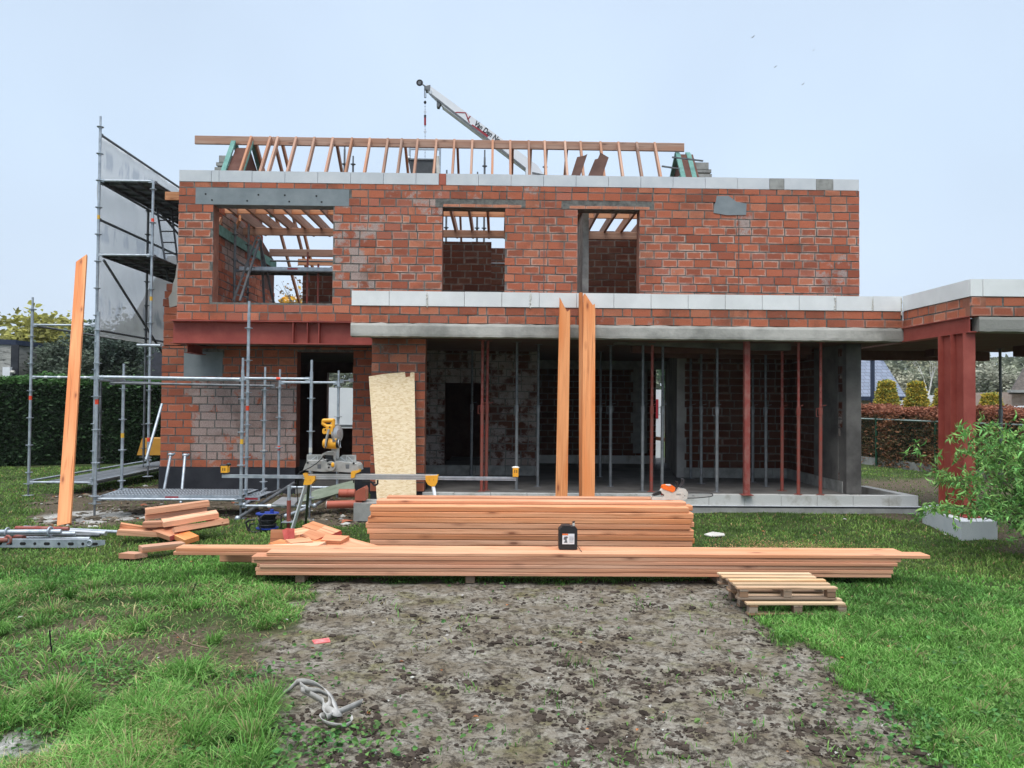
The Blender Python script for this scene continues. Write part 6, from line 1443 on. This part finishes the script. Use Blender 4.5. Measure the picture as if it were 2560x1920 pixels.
# ridge tiles / boards leaning on the wall head
for i, pts in enumerate(([(1612, 912), (1690, 912), (1758, 708), (1730, 722), (1668, 735)], [(1757, 914), (1880, 914), (1942, 738), (1870, 696), (1848, 748), (1822, 755)])):
    mb = MB(); mb.prism(kp(pts, 14.32 + i * .0), (0, .05, 0), simple('brown_board_underside', (.10, .055, .045), (.17, .09, .07), 4, .85) if 'brn' not in MT else MT['brn']); o = mb.build('short_board'); tag(o, ['narrow brown board end sticking up over the block course', 'wide notched brown board end sticking up over the block course'][i], 'board', 'board ends over the wall head')
# birds
for i, (px, py, s_) in enumerate(((1881, 94, 1.2), (2033, 126, .9), (1937, 168, 1.2), (2006, 212, .8))):
    p = at(px, py, 70); mb = MB(); c_ = p; k = .10 * s_
    mb.ball(c_, k * .28, 'black', (1.8, .8, .7), 8, 6); a = (.5, -.3, .2, .7)[i]
    mb.prism([c_ + Vector((k * .4, 0, 0)), c_ + Vector((-k * .2, 0, .0)), c_ + Vector((-k * 1.1, .05, k * a)), c_ + Vector((-k * .6, 0, k * a * .9))], (0, .02, .01), 'black'); mb.prism([c_ + Vector((k * .4, 0, 0)), c_ + Vector((-k * .2, .0, 0)), c_ + Vector((k * .7, -.3, k * a * 1.3)), c_ + Vector((k * 1.0, -.3, k * a))], (0, .02, .01), 'black')
    o = mb.build('bird'); tag(o, ['small dark bird in the sky, highest and leftmost of four', 'small dark bird in the sky, rightmost of four', 'small dark bird in the sky, the left one below the highest', 'small dark bird in the sky, lowest of four'][i], 'bird', 'birds in the sky')
# ---------------- vegetation and neighbours ----------------
def hedge(name, A, B, depth, h, col, n, label, size=.07, z0=0.0, dead=None, core=(.02, .03, .012), topcol=None):
    A = np.array(A); B = np.array(B); L = np.linalg.norm(B - A); d = (B - A) / L; nrm = np.array((-d[1], d[0]))
    if nrm[1] < 0: nrm = -nrm
    t = thing(name, label, 'hedge', (float(A[0]), float(A[1]), 0))
    mb = MB(); c = .10; P = [A - 0 * d + nrm * c, B + nrm * c, B + nrm * (depth - c), A + nrm * (depth - c)]
    mb.hexa([(p[0], p[1], z0 - .1) for p in P] + [(p[0], p[1], h - c) for p in P], simple(name + '_core', core, rough=.95)); mb.build('branches', t)
    u = rng.uniform(0, L, n); kind = rng.uniform(0, 1, n); top = kind < depth / (depth + h) * .8
    z = np.where(top, h + rng.normal(0, .04, n), rng.uniform(z0, h, n)) + (fbm(u, u * 0, .9, 3, 17) - .42) * .22 * np.where(top, 1, 0); off = np.where(top, rng.uniform(0, depth, n), rng.normal(.0, .05, n) + .05 * np.sin(u * 3) )
    back = (~top) & (rng.uniform(0, 1, n) < .12); off = np.where(back, depth - rng.normal(0, .04, n), off)
    P = np.stack([A[0] + d[0] * u + nrm[0] * off, A[1] + d[1] * u + nrm[1] * off, z], -1)
    cl = fbm(u, z * 1.0, 1.1, 4, 7)[:, None]
    C = np.array(col) * rng.uniform(.45, 1.5, (n, 1)) * (.6 + .8 * cl)
    if dead is not None: k = (rng.uniform(0, 1, n) < dead[1] * (.5 + (cl[:, 0] > .5))); C[k] = np.array(dead[0]) * rng.uniform(.5, 1.4, (k.sum(), 1))
    if topcol is not None: k = z > h - .14; C[k] = np.array(topcol) * rng.uniform(.6, 1.5, (k.sum(), 1))
    V1, Q1, C1 = leaves(P, rng.uniform(.6, 1.4, n) * size, C, .2, .5)
    cloud('foliage', V1, Q1, C1, MT['leaf'], parent=t); return t
a = gz(-500, 1190); b = gz(0, 1186); c = gz(405, 1146)
hedge('thuja_hedge', (-19, 17.2), (-8.9, 22.3), 1.1, 2.25, (.034, .070, .028), 46000, 'tall dark evergreen hedge along the left side of the garden', .10, topcol=(.07, .16, .045))
P0 = gz(2120, 1153); P1 = gz(2420, 1193)
dv = (P1 - P0).normalized(); PA = P0 - dv * 3.5; PB = P1 + dv * 7
hedge('beech_hedge', (PA.x, PA.y + .15), (PB.x, PB.y + .15), .9, 1.62, (.17, .13, .065), 56000, 'copper and brown beech hedge behind the wire fence at right', .085, dead=((.36, .17, .09), .66), core=(.05, .03, .02), topcol=(.30, .12, .07))
mb = MB(); mb.bar((PA.x, PA.y - .05, .09), (PB.x, PB.y - .05, .09), .06, .24, 'concgrey'); o = mb.build('concrete_kerb'); tag(o, 'low concrete kerb at the foot of the copper hedge', 'kerb')
fn = thing('wire_fence', 'green wire fence with pale top rail in front of the copper hedge', 'fence', (P0.x, P0.y, 0)); nrm = Vector((dv.y, -dv.x, 0))
if nrm.y > 0: nrm = -nrm
off = nrm * .08
mb = MB(); mb.tube(PA + off + Vector((0, 0, 1.36)), PB + off + Vector((0, 0, 1.36)), .022, simple('pale_green_rail', (.25, .32, .30), rough=.5), 8); mb.build('top_rail', fn)
MT['greenpost'] = simple('green_post', (.01, .06, .03), rough=.5)
for k in range(6):
    p = at(2211, 1100, 22); q = P0.lerp(P1, (2211 - 2120) / 300.0) + dv * (k - 1) * 2.5 + off; mb = MB(); mb.tube((q.x, q.y, 0), (q.x, q.y, 1.4), .035, 'greenpost', 10); mb.build('post', fn)
mb = MB(); L = (PB - PA).length
for k in range(int(L / .1)): q = PA + dv * k * .1 + off; mb.bar((q.x, q.y, .2), (q.x, q.y, 1.35), .004, .004, 'greenpost')
for k in range(7): mb.bar(PA + off + Vector((0, 0, .25 + k * .18)), PB + off + Vector((0, 0, .25 + k * .18)), .004, .004, 'greenpost')
mb.build('mesh_panel', fn)
# topiary
def topi(px0, px1, py0, Y, lab, src=None):
    a = at(px0, 1020, Y); b = at(px1, 1020, Y); zt = at((px0 + px1) / 2, py0, Y).z; R0 = (b.x - a.x) / 2; cx = (a.x + b.x) / 2; zb_ = 1.0
    t = thing('topiary', lab, 'topiary', (cx, Y, 0), 'clipped cones behind the copper hedge'); mb = MB(); mb.tube((cx, Y, 0), (cx, Y, zb_), .1, 'greywood'); mb.build('trunk', t)
    n = 5200; u = rng.uniform(0, 1, n) ** .8; ang = rng.uniform(0, 6.283, n); r = R0 * (1.06 - .68 * np.clip(u, 0, 1) ** 1.05) + rng.normal(0, .02, n); cap = rng.uniform(0, 1, n) < .12; r = np.where(cap, rng.uniform(0, 1, n) ** .5 * R0 * .47, r); z = np.where(cap, zt + rng.normal(0, .02, n) - .35 * (r / R0) ** 2, zb_ + (zt - .06 - zb_) * u)
    P = np.stack([cx + np.cos(ang) * r, Y + np.sin(ang) * r, z], -1); C = np.where(rng.uniform(0, 1, (n, 1)) < .6, np.array((.58, .44, .07)), np.array((.28, .32, .07))) * rng.uniform(.5, 1.4, (n, 1))
    V1, Q1, C1 = leaves(P, rng.uniform(.05, .11, n), C, .2, .5)
    mb = MB(); mb.tube((cx, Y, zb_ - .1), (cx, Y, zt - .12), R0 * .92, simple('topiary_core', (.05, .045, .015), rough=.95), 16, r1=R0 * .36); mb.build('branches', t)
    cloud('foliage', V1, Q1, C1, MT['leaf'], parent=t)
topi(2180, 2254, 954, 25, 'yellow green clipped cone, leftmost, before the blue roof'); topi(2256, 2326, 956, 25, 'yellow green clipped cone next to the birch trunk'); topi(2324, 2400, 972, 25.5, 'clipped cone half hidden by the red steel column'); topi(2440, 2515, 985, 25.5, 'clipped cone right of the red steel column')
# trees
def tree(name, base, h, spread, ncl, nl, col, lab, grp=None, trunk='bark', leaf=.22, bare=.0, seed=1, lean=0, spars=1.0, r0=None, zlow=.3):
    rs = random.Random(seed); t = thing(name, lab, 'tree', tuple(base), grp); base = Vector(base); mb = MB(); tips = []
    r0 = r0 or h * .018
    def grow(p, d, L, r, k):
        n = 3; q = p
        for i in range(n):
            d2 = (d + Vector((rs.uniform(-.16, .16), rs.uniform(-.16, .16), rs.uniform(-.02, .10)))).normalized(); q2 = q + d2 * L / n
            mb.tube(q, q2, r * (1 - i * .22), trunk, 6 if k else 8, r1=r * (1 - (i + 1) * .22), cap=False); q = q2; d = d2
            if k >= 1: tips.append(q.copy())
        if k < 3:
            for _ in range(rs.choice((3, 4)) if k < 2 else 3):
                a = rs.uniform(0, 6.28); e = rs.uniform(.35, .85); nd = (d * (1 - e * .5) + Vector((math.cos(a), math.sin(a), .15)) * e * spread).normalized()
                grow(q if rs.random() < .6 else p.lerp(q, rs.uniform(.55, .95)), nd, L * rs.uniform(.55, .78), r * .5, k + 1)
    grow(base, Vector((lean, 0, 1)), h * .38, r0, 0); mb.build('trunk', t)
    if nl:
        T = np.array([tuple(p) for p in tips]); T = T[T[:, 2] > base.z + h * zlow]; idx = rng.integers(0, len(T), nl); P = T[idx] + rng.normal(0, h * .035 * spars, (nl, 3)); cv = rng.uniform(.55, 1.35, (len(T), 1))
        C = np.array(col) * cv[idx] * rng.uniform(.7, 1.3, (nl, 1)); V1, Q1, C1 = leaves(P, rng.uniform(.6, 1.4, nl) * leaf, C, .2, .6); cloud('crown', V1, Q1, C1, MT['leaf'], parent=t)
    return t
MT['bark'] = simple('grey_bark', (.13, .12, .10), (.24, .22, .19), 5, .9); MT['birch'] = simple('birch_bark', (.55, .54, .50), (.30, .29, .27), 6, .8, lo=.5, hi=.8)
gr = 'trees behind the copper hedge'
tree('birch_tree', (at(2318, 900, 34).x, 34, 0), 5.6, .55, 0, 900, (.34, .33, .22), 'slim white-stemmed birch behind the clipped cones', gr, 'birch', .10, seed=5, r0=.075)
for i, (px, Y, h, col, nl, sd, lab) in enumerate(((2195, 62, 12, (.32, .33, .24), 5200, 11, 'misty grey green tree just right of the blue roof'), (2262, 56, 11, (.38, .37, .28), 3600, 12, 'thin pale tree behind the birch'), (2345, 60, 13, (.33, .35, .26), 5000, 13, 'misty tree hidden partly by the red column, left side'), (2425, 52, 12, (.36, .37, .28), 5200, 14, 'bushy misty tree right of the red column'), (2480, 48, 11.5, (.40, .40, .32), 4600, 15, 'pale tree under the canopy at right'), (2550, 50, 12, (.36, .38, .28), 5200, 16, 'misty tree at the right frame edge'), (2300, 70, 11, (.20, .24, .17), 9000, 17, 'dark green low tree mass behind the clipped cones'))):  # distance haze put into these crowns: leaf colours lightened
    tree('tree', (at(px, 900, Y).x, Y, 0), h * .46, 1.1, 0, int(nl * .6), col, lab, gr, 'bark', .24, seed=sd, spars=1.3, zlow=.08)
gl = 'trees behind the evergreen hedge'
for i, (px, Y, h, col, nl, sd, leaf, lab) in enumerate(((100, 30, 5.9, (.36, .35, .10), 3600, 21, .26, 'yellow green maple left of the tall plank'), (165, 32, 5.5, (.30, .33, .10), 3600, 26, .26, 'second yellow green tree just left of the tall plank'), (105, 27, 3.9, (.10, .13, .09), 12000, 22, .13, 'dark green shrub tree right of the stone faced building'), (200, 28, 4.3, (.11, .15, .10), 12000, 23, .13, 'dark green bush behind the tall plank'), (265, 29, 5.0, (.11, .15, .12), 12000, 24, .13, 'dark blue green tree between the scaffold posts'), (325, 29, 4.2, (.12, .15, .11), 11000, 25, .13, 'dark bush in front of the slate house'))):
    tree('tree', (at(px, 900, Y).x, Y, 0), h, 1.15, 0, nl, col, lab, gl, 'bark', leaf, seed=sd, spars=1.2, zlow=.05)
tree('maple_tree', (at(725, 720, 34).x, 34, 0), 6.6, 1.1, 0, 2600, (.66, .40, .05), 'golden autumn tree seen through the large upper left opening', None, 'bark', .26, seed=31, spars=.9, zlow=.3)
tree('bare_tree', (at(800, 600, 32).x, 32, 0), 8.0, .6, 0, 260, (.25, .16, .08), 'nearly bare tree seen through the large upper left opening', None, 'bark', .14, seed=33, r0=.10)
# far tree line
x = rng.uniform(-160, 160, 26000); y = 120 + rng.normal(0, 4, 26000); hh_ = 5 + 5.5 * fbm(x, y * 0, .06, 3, 99); z = rng.uniform(0, 1, 26000) * hh_
V1, Q1, C1 = leaves(np.stack([x, y, z], -1), rng.uniform(.8, 1.9, 26000), np.array((.16, .18, .12)) * rng.uniform(.7, 1.2, (26000, 1)), .2, .7); stuff(cloud('far_woodland', V1, Q1, C1, MT['leaf']), 'misty line of far trees on the horizon', 'woodland')
# neighbour with blue tiled roof
m, nt, b = newmat('blue_roof_tile'); v = coords(nt); br = nt.nodes.new('ShaderNodeTexBrick'); br.inputs['Scale'].default_value = 1; br.inputs['Brick Width'].default_value = .24; br.inputs['Row Height'].default_value = .15; br.inputs['Mortar Size'].default_value = .014; br.inputs['Mortar Smooth'].default_value = .6
br.inputs['Color1'].default_value = (.11, .14, .20, 1); br.inputs['Color2'].default_value = (.15, .18, .25, 1); br.inputs['Mortar'].default_value = (.04, .05, .08, 1)
mp = nt.nodes.new('ShaderNodeMapping'); mp.inputs['Rotation'].default_value = (math.pi / 2, 0, 0); nt.links.new(v, mp.inputs[0]); nt.links.new(mp.outputs[0], br.inputs[0]); nt.links.new(br.outputs[0], b.inputs['Base Color']); b.inputs['Roughness'].default_value = .45; bump(nt, b, br.outputs[1], -.3, .01); MT['bluetile'] = m
MT['navy'] = simple('navy_trim', (.02, .03, .06), rough=.5); MT['palebrick'] = simple('pale_brick', (.42, .30, .24), (.50, .40, .33), 8, .9)
YB2 = 31.0
nh = thing('neighbour_house', 'neighbouring house with blue grey tiled roof and dark frame behind the right hedge', 'house', (at(2160, 950, YB2).x, YB2, 0))
mb = MB(); q = [at(1960, 992, YB2), at(2266, 992, YB2), at(2206, 897, YB2 + 2.5), at(2170, 868, YB2 + 3.2), at(2100, 850, YB2 + 3.6), at(1960, 850, YB2 + 3.6)]; mb.prism(q, (0, .15, -.12), 'bluetile'); mb.build('roof', nh)
mb = MB(); mb.bar(at(1960, 996, YB2 - .05), at(2262, 996, YB2 - .05), .15, .16, 'navy'); mb.build('gutter', nh)
mb = MB(); q = [at(2208, 898, YB2 + 2.4), at(2170, 869, YB2 + 3.1)]; mb.bar(q[0], q[1], .12, .1, 'navy'); mb.bar(at(2200, 893, YB2 + 2.4), at(2213, 899, YB2 + 2.4), .15, .1, 'navy'); mb.build('verge', nh)
mb = MB(); mb.box((at(1960, 0, YB2).x, YB2 + .3, 0), (at(2255, 0, YB2).x, YB2 + 6, at(2200, 999, YB2).z), 'palebrick'); mb.build('wall', nh)
mb = MB(); p = at(2180, 895, YB2 - 1.0); mb.box((p.x - .06, YB2 - 1.1, 0), (p.x + .06, YB2 - .98, p.z), 'navy'); mb.bar((p.x + .06, YB2 - 1.04, p.z - .06), (p.x - 3, YB2 - 1.04, p.z + .1), .12, .12, 'navy'); mb.build('pergola_frame', nh)
# brown tiled roof far right
MT['browntile'] = simple('brown_tile', (.06, .05, .045), (.12, .10, .085), 9, .8, bs=.6, bscale=12)
nh = thing('neighbour_house', 'house with brown tiled roof cut by the right frame edge behind the bush', 'house', (at(2560, 950, 30).x, 30, 0))
mb = MB(); q = [at(2528, 978, 30), at(2760, 978, 30), at(2760, 830, 32.5), at(2615, 830, 32.5)]; mb.prism(q, (0, .2, -.12), 'browntile'); mb.build('roof', nh)
mb = MB(); mb.bar(at(2522, 978, 29.9), at(2760, 980, 29.9), .2, .1, 'concgrey'); mb.build('gutter', nh)
mb = MB(); mb.box((at(2540, 0, 30).x, 30.4, 0), (at(2760, 0, 30).x, 34, at(2560, 980, 30).z), 'palebrick'); mb.build('wall', nh)
mb = MB(); mb.bar(at(2475, 1022, 29), at(2640, 1016, 29), .4, .12, 'white'); mb.box(tuple(at(2480, 1020, 29) - Vector((0, 0, 1.8))), tuple(at(2640, 1022, 29.3)), 'palebrick'); o = mb.build('low_wall'); tag(o, 'low wall with pale coping behind the bush at right', 'wall')
# white vans
def van(x, y, lab, dirx=1):
    t = thing('van', lab, 'van', (x, y, 0), 'white vans in the street')
    mb = MB(); s_ = dirx; prof = [(-2.4, .35), (2.35, .35), (2.4, .9), (2.2, 1.15), (1.6, 1.35), (1.1, 2.05), (.9, 2.2), (-2.35, 2.25), (-2.4, 2.1)]
    mb.prism([(x + a * s_, y, z) for a, z in prof], (0, 1.9, 0), 'white'); mb.build('body', t)
    mb = MB(); mb.prism([(x + a * s_, y - .012, z) for a, z in ((.45, 1.3), (1.5, 1.3), (1.05, 1.95), (.45, 1.95))], (0, .01, 0), 'black'); mb.build('side_window', t)
    mb = MB(); mb.prism([(x + a * s_, y - .008, z) for a, z in ((-2.35, .85), (2.3, .85), (2.3, .93), (-2.35, .93))], (0, .005, 0), 'galvdark'); mb.build('side_strip', t)
    for a in (-1.5, 1.5):
        mb = MB(); mb.tube((x + a * s_, y - .03, .35), (x + a * s_, y + .2, .35), .34, 'rubber', 20); w_ = mb.build('wheel', t); mb = MB(); mb.tube((x + a * s_, y - .05, .35), (x + a * s_, y - .03, .35), .2, 'alu', 16); mb.build('rim', w_)
    mb = MB(); mb.ball((x + 1.25 * s_, y - .18, 1.45), .14, 'black', (.6, .5, 1)); mb.build('mirror', t)
p = at(860, 1010, 27); van(p.x + .3, 27, 'white van seen through the dark doorway on the left')
p = at(2437, 1000, 33); van(p.x - 1.9, 33, 'white van front peeping out right of the red steel column')
# site seen through the rear doorway
mb = MB(); p = at(1652, 1060, 24); mb.box((p.x - .25, 24, 0), (p.x + .02, 24.1, 2.2), 'white'); mb.box((p.x - .17, 23.985, 1.3), (p.x - .08, 23.999, 1.9), 'redpaint'); o = mb.build('site_banner'); tag(o, 'white and red site board seen through the bright rear doorway', 'sign board')
mb = MB(); p = at(1655, 1100, 21.4); mb.bar((p.x - .6, 21.4, p.z + .1), (p.x + .6, 21.4, p.z - .05), .1, .1, 'timber2'); mb.bar((p.x - .55, 21.4, 0), (p.x - .55, 21.4, p.z + .1), .08, .08, 'timber2'); mb.bar((p.x + .55, 21.4, 0), (p.x + .55, 21.4, p.z - .04), .08, .08, 'timber2'); o = mb.build('barrier_plank'); tag(o, 'orange plank barrier seen through the bright rear doorway', 'barrier')
p = at(1660, 960, 45); tree('tree', (p.x, 45, 0), 6.5, 1.1, 0, 5000, (.10, .16, .09), 'green tree seen through the bright rear doorway', None, 'bark', .3, seed=41, zlow=.05)
# left neighbours
MT['stone'] = simple('split_stone', (.24, .24, .22), (.42, .41, .38), 7, .9, bs=.5, bscale=12)
nb_ = thing('stone_building', 'flat roofed building with grey split stone cladding at the far left edge', 'building', (at(20, 900, 26).x, 26, 0))
m, nt, b = newmat('split_stone_cladding'); v = coords(nt, scale=(1.5, 1, 7)); f = noise(nt, v, 2.2, 5, .7); nt.links.new(ramp(nt, f, [(.35, (.07, .07, .065)), (.45, (.28, .28, .26)), (.7, (.44, .43, .40))]), b.inputs['Base Color']); bump(nt, b, f, .8, .03); MT['clad'] = m
mb = MB(); xr2 = at(54, 0, 26).x; mb.box((xr2 - 8, 26, 0), (xr2, 32, at(30, 862, 26).z), 'clad'); mb.build('wall', nb_)
mb = MB(); zt_ = at(30, 862, 26).z; mb.prism([(xr2 - 8, 25.95, zt_), (xr2 + .1, 25.95, zt_), (xr2 + .1, 25.95, zt_ + .16), (xr2 - 8, 25.95, zt_ + .55)], (0, 6.1, 0), 'navy'); mb.build('roof_edge', nb_)
mb = MB(); p = at(36, 900, 25.93); mb.box((p.x - .12, 25.93, 0), (p.x + .12, 25.99, zt_), 'bitumen'); mb.build('dark_strip', nb_)
mb = MB(); p = at(20, 930, 25.9); mb.box((p.x - .12, 25.8, p.z - .16), (p.x + .12, 25.99, p.z + .16), 'white'); mb.tube((p.x + .12, 25.85, p.z), (p.x + .25, 25.85, p.z), .05, 'toolwhite'); mb.build('wall_lamp', nb_)
sl = simple('dark_slate', (.030, .032, .045), (.055, .058, .075), 6, .6, bs=.4, bscale=14); MT['slate'] = sl
nb_ = thing('slate_house', 'dark slate roofed house behind the left scaffold netting', 'house', (at(360, 900, 36).x, 36, 0))
mb = MB(); Yh = 36; mb.prism([at(262, 975, Yh), at(306, 837, Yh), at(420, 640, Yh), at(520, 640, Yh), at(520, 975, Yh)], (0, 6, 0), 'slate'); mb.build('roof', nb_)
mb = MB(); a = at(290, 990, Yh); b_ = at(520, 990, Yh); mb.box((a.x, Yh - .1, 0), (b_.x, Yh + 6, a.z + .4), 'palebrick'); mb.build('wall', nb_)
# corkscrew willow bush in front at right
wl = thing('willow_bush', 'bright green bush with curled leaves at the right edge before the red column', 'bush', (5.2, 7.8, 0))
mb = MB(); rs = random.Random(4); tipsP = []; MT['twigbark'] = simple('dark_twig', (.05, .035, .025), (.09, .06, .04), 8, .8)
bc_ = Vector((X(2672, 8.7), 8.7, .02))
for i in range(115):
    a = rs.uniform(0, 6.28); e = rs.uniform(.05, .92); d = Vector((math.cos(a) * math.sin(e), math.sin(a) * math.sin(e), math.cos(e))); L = rs.uniform(1.3, 2.05); q = bc_ + Vector((rs.uniform(-.15, .15), rs.uniform(-.15, .15), 0)); r = .012
    for k in range(12):
        d = (d + Vector((rs.uniform(-.22, .22), rs.uniform(-.22, .22), rs.uniform(-.16, .10)))).normalized(); q2 = q + d * L / 12; mb.tube(q, q2, r, 'twigbark', 5, r1=r * .86, cap=False); r *= .86; q = q2
        if k > 3: tipsP.append((q.copy(), d.copy()))
        if k > 3 and rs.random() < .55:
            d3 = (d + Vector((rs.uniform(-1, 1), rs.uniform(-1, 1), rs.uniform(-.5, .6)))).normalized(); q3 = q
            for j in range(4): d3 = (d3 + Vector((rs.uniform(-.3, .3), rs.uniform(-.3, .3), rs.uniform(-.25, .1)))).normalized(); q4 = q3 + d3 * .07; mb.tube(q3, q4, r * .5, 'twigbark', 4, cap=False); q3 = q4; tipsP.append((q3.copy(), d3.copy()))
mb.build('branches', wl)
Vl, Ql, Cl = [], [], []
for (p, d) in tipsP:
    for _ in range(5 if rs.random() < .6 else 4):
        dd_ = (d * .6 + Vector((rs.uniform(-1, 1), rs.uniform(-1, 1), rs.uniform(-.8, .5)))).normalized(); s_ = dd_.cross(Vector((rs.uniform(-1, 1), rs.uniform(-1, 1), 1))).normalized(); L = rs.uniform(.07, .135); w0 = L * rs.uniform(.07, .12); q = p + Vector((rs.uniform(-.02, .02),) * 3); base = len(Vl); curl = rs.uniform(-.8, .8); tw = rs.uniform(-.5, .5)
        c0 = np.array((.18, .38, .10)) * rs.uniform(.45, 1.4) * np.array((rs.uniform(.8, 1.3), 1, 1))
        for j in range(6):
            ww = w0 * (.35, .9, 1, .8, .45, .05)[j]; Vl.append(tuple(q - s_ * ww)); Vl.append(tuple(q + s_ * ww)); Cl += [tuple(c0)] * 2
            if j < 5: b0 = base + j * 2; Ql.append((b0, b0 + 1, b0 + 3, b0 + 2))
            nn = s_.cross(dd_); dd_ = (dd_ + nn * curl + Vector((0, 0, -.06))).normalized(); s_ = (s_ + nn * tw * .3); s_ = (s_ - dd_ * s_.dot(dd_)).normalized(); q = q + dd_ * L / 5
cloud('foliage', np.array(Vl), np.array(Ql), np.array(Cl), MT['leaf'], parent=wl)

# ---------------- thin autumn mist ----------------
m, nt, b = newmat('mist'); nt.nodes.remove(b); pv = nt.nodes.new('ShaderNodeVolumePrincipled'); pv.inputs['Color'].default_value = (.93, .95, .98, 1); pv.inputs['Density'].default_value = .0003; pv.inputs['Anisotropy'].default_value = .2
nt.links.new(pv.outputs[0], nt.nodes['Material Output'].inputs['Volume']); MT['mist'] = m
mb = MB(); mb.box((-2600, -75, -1.3), (2600, 3600, 44), 'mist'); hz = mb.build('haze'); stuff(hz, 'thin pale mist hanging in the air over the gardens', 'mist')
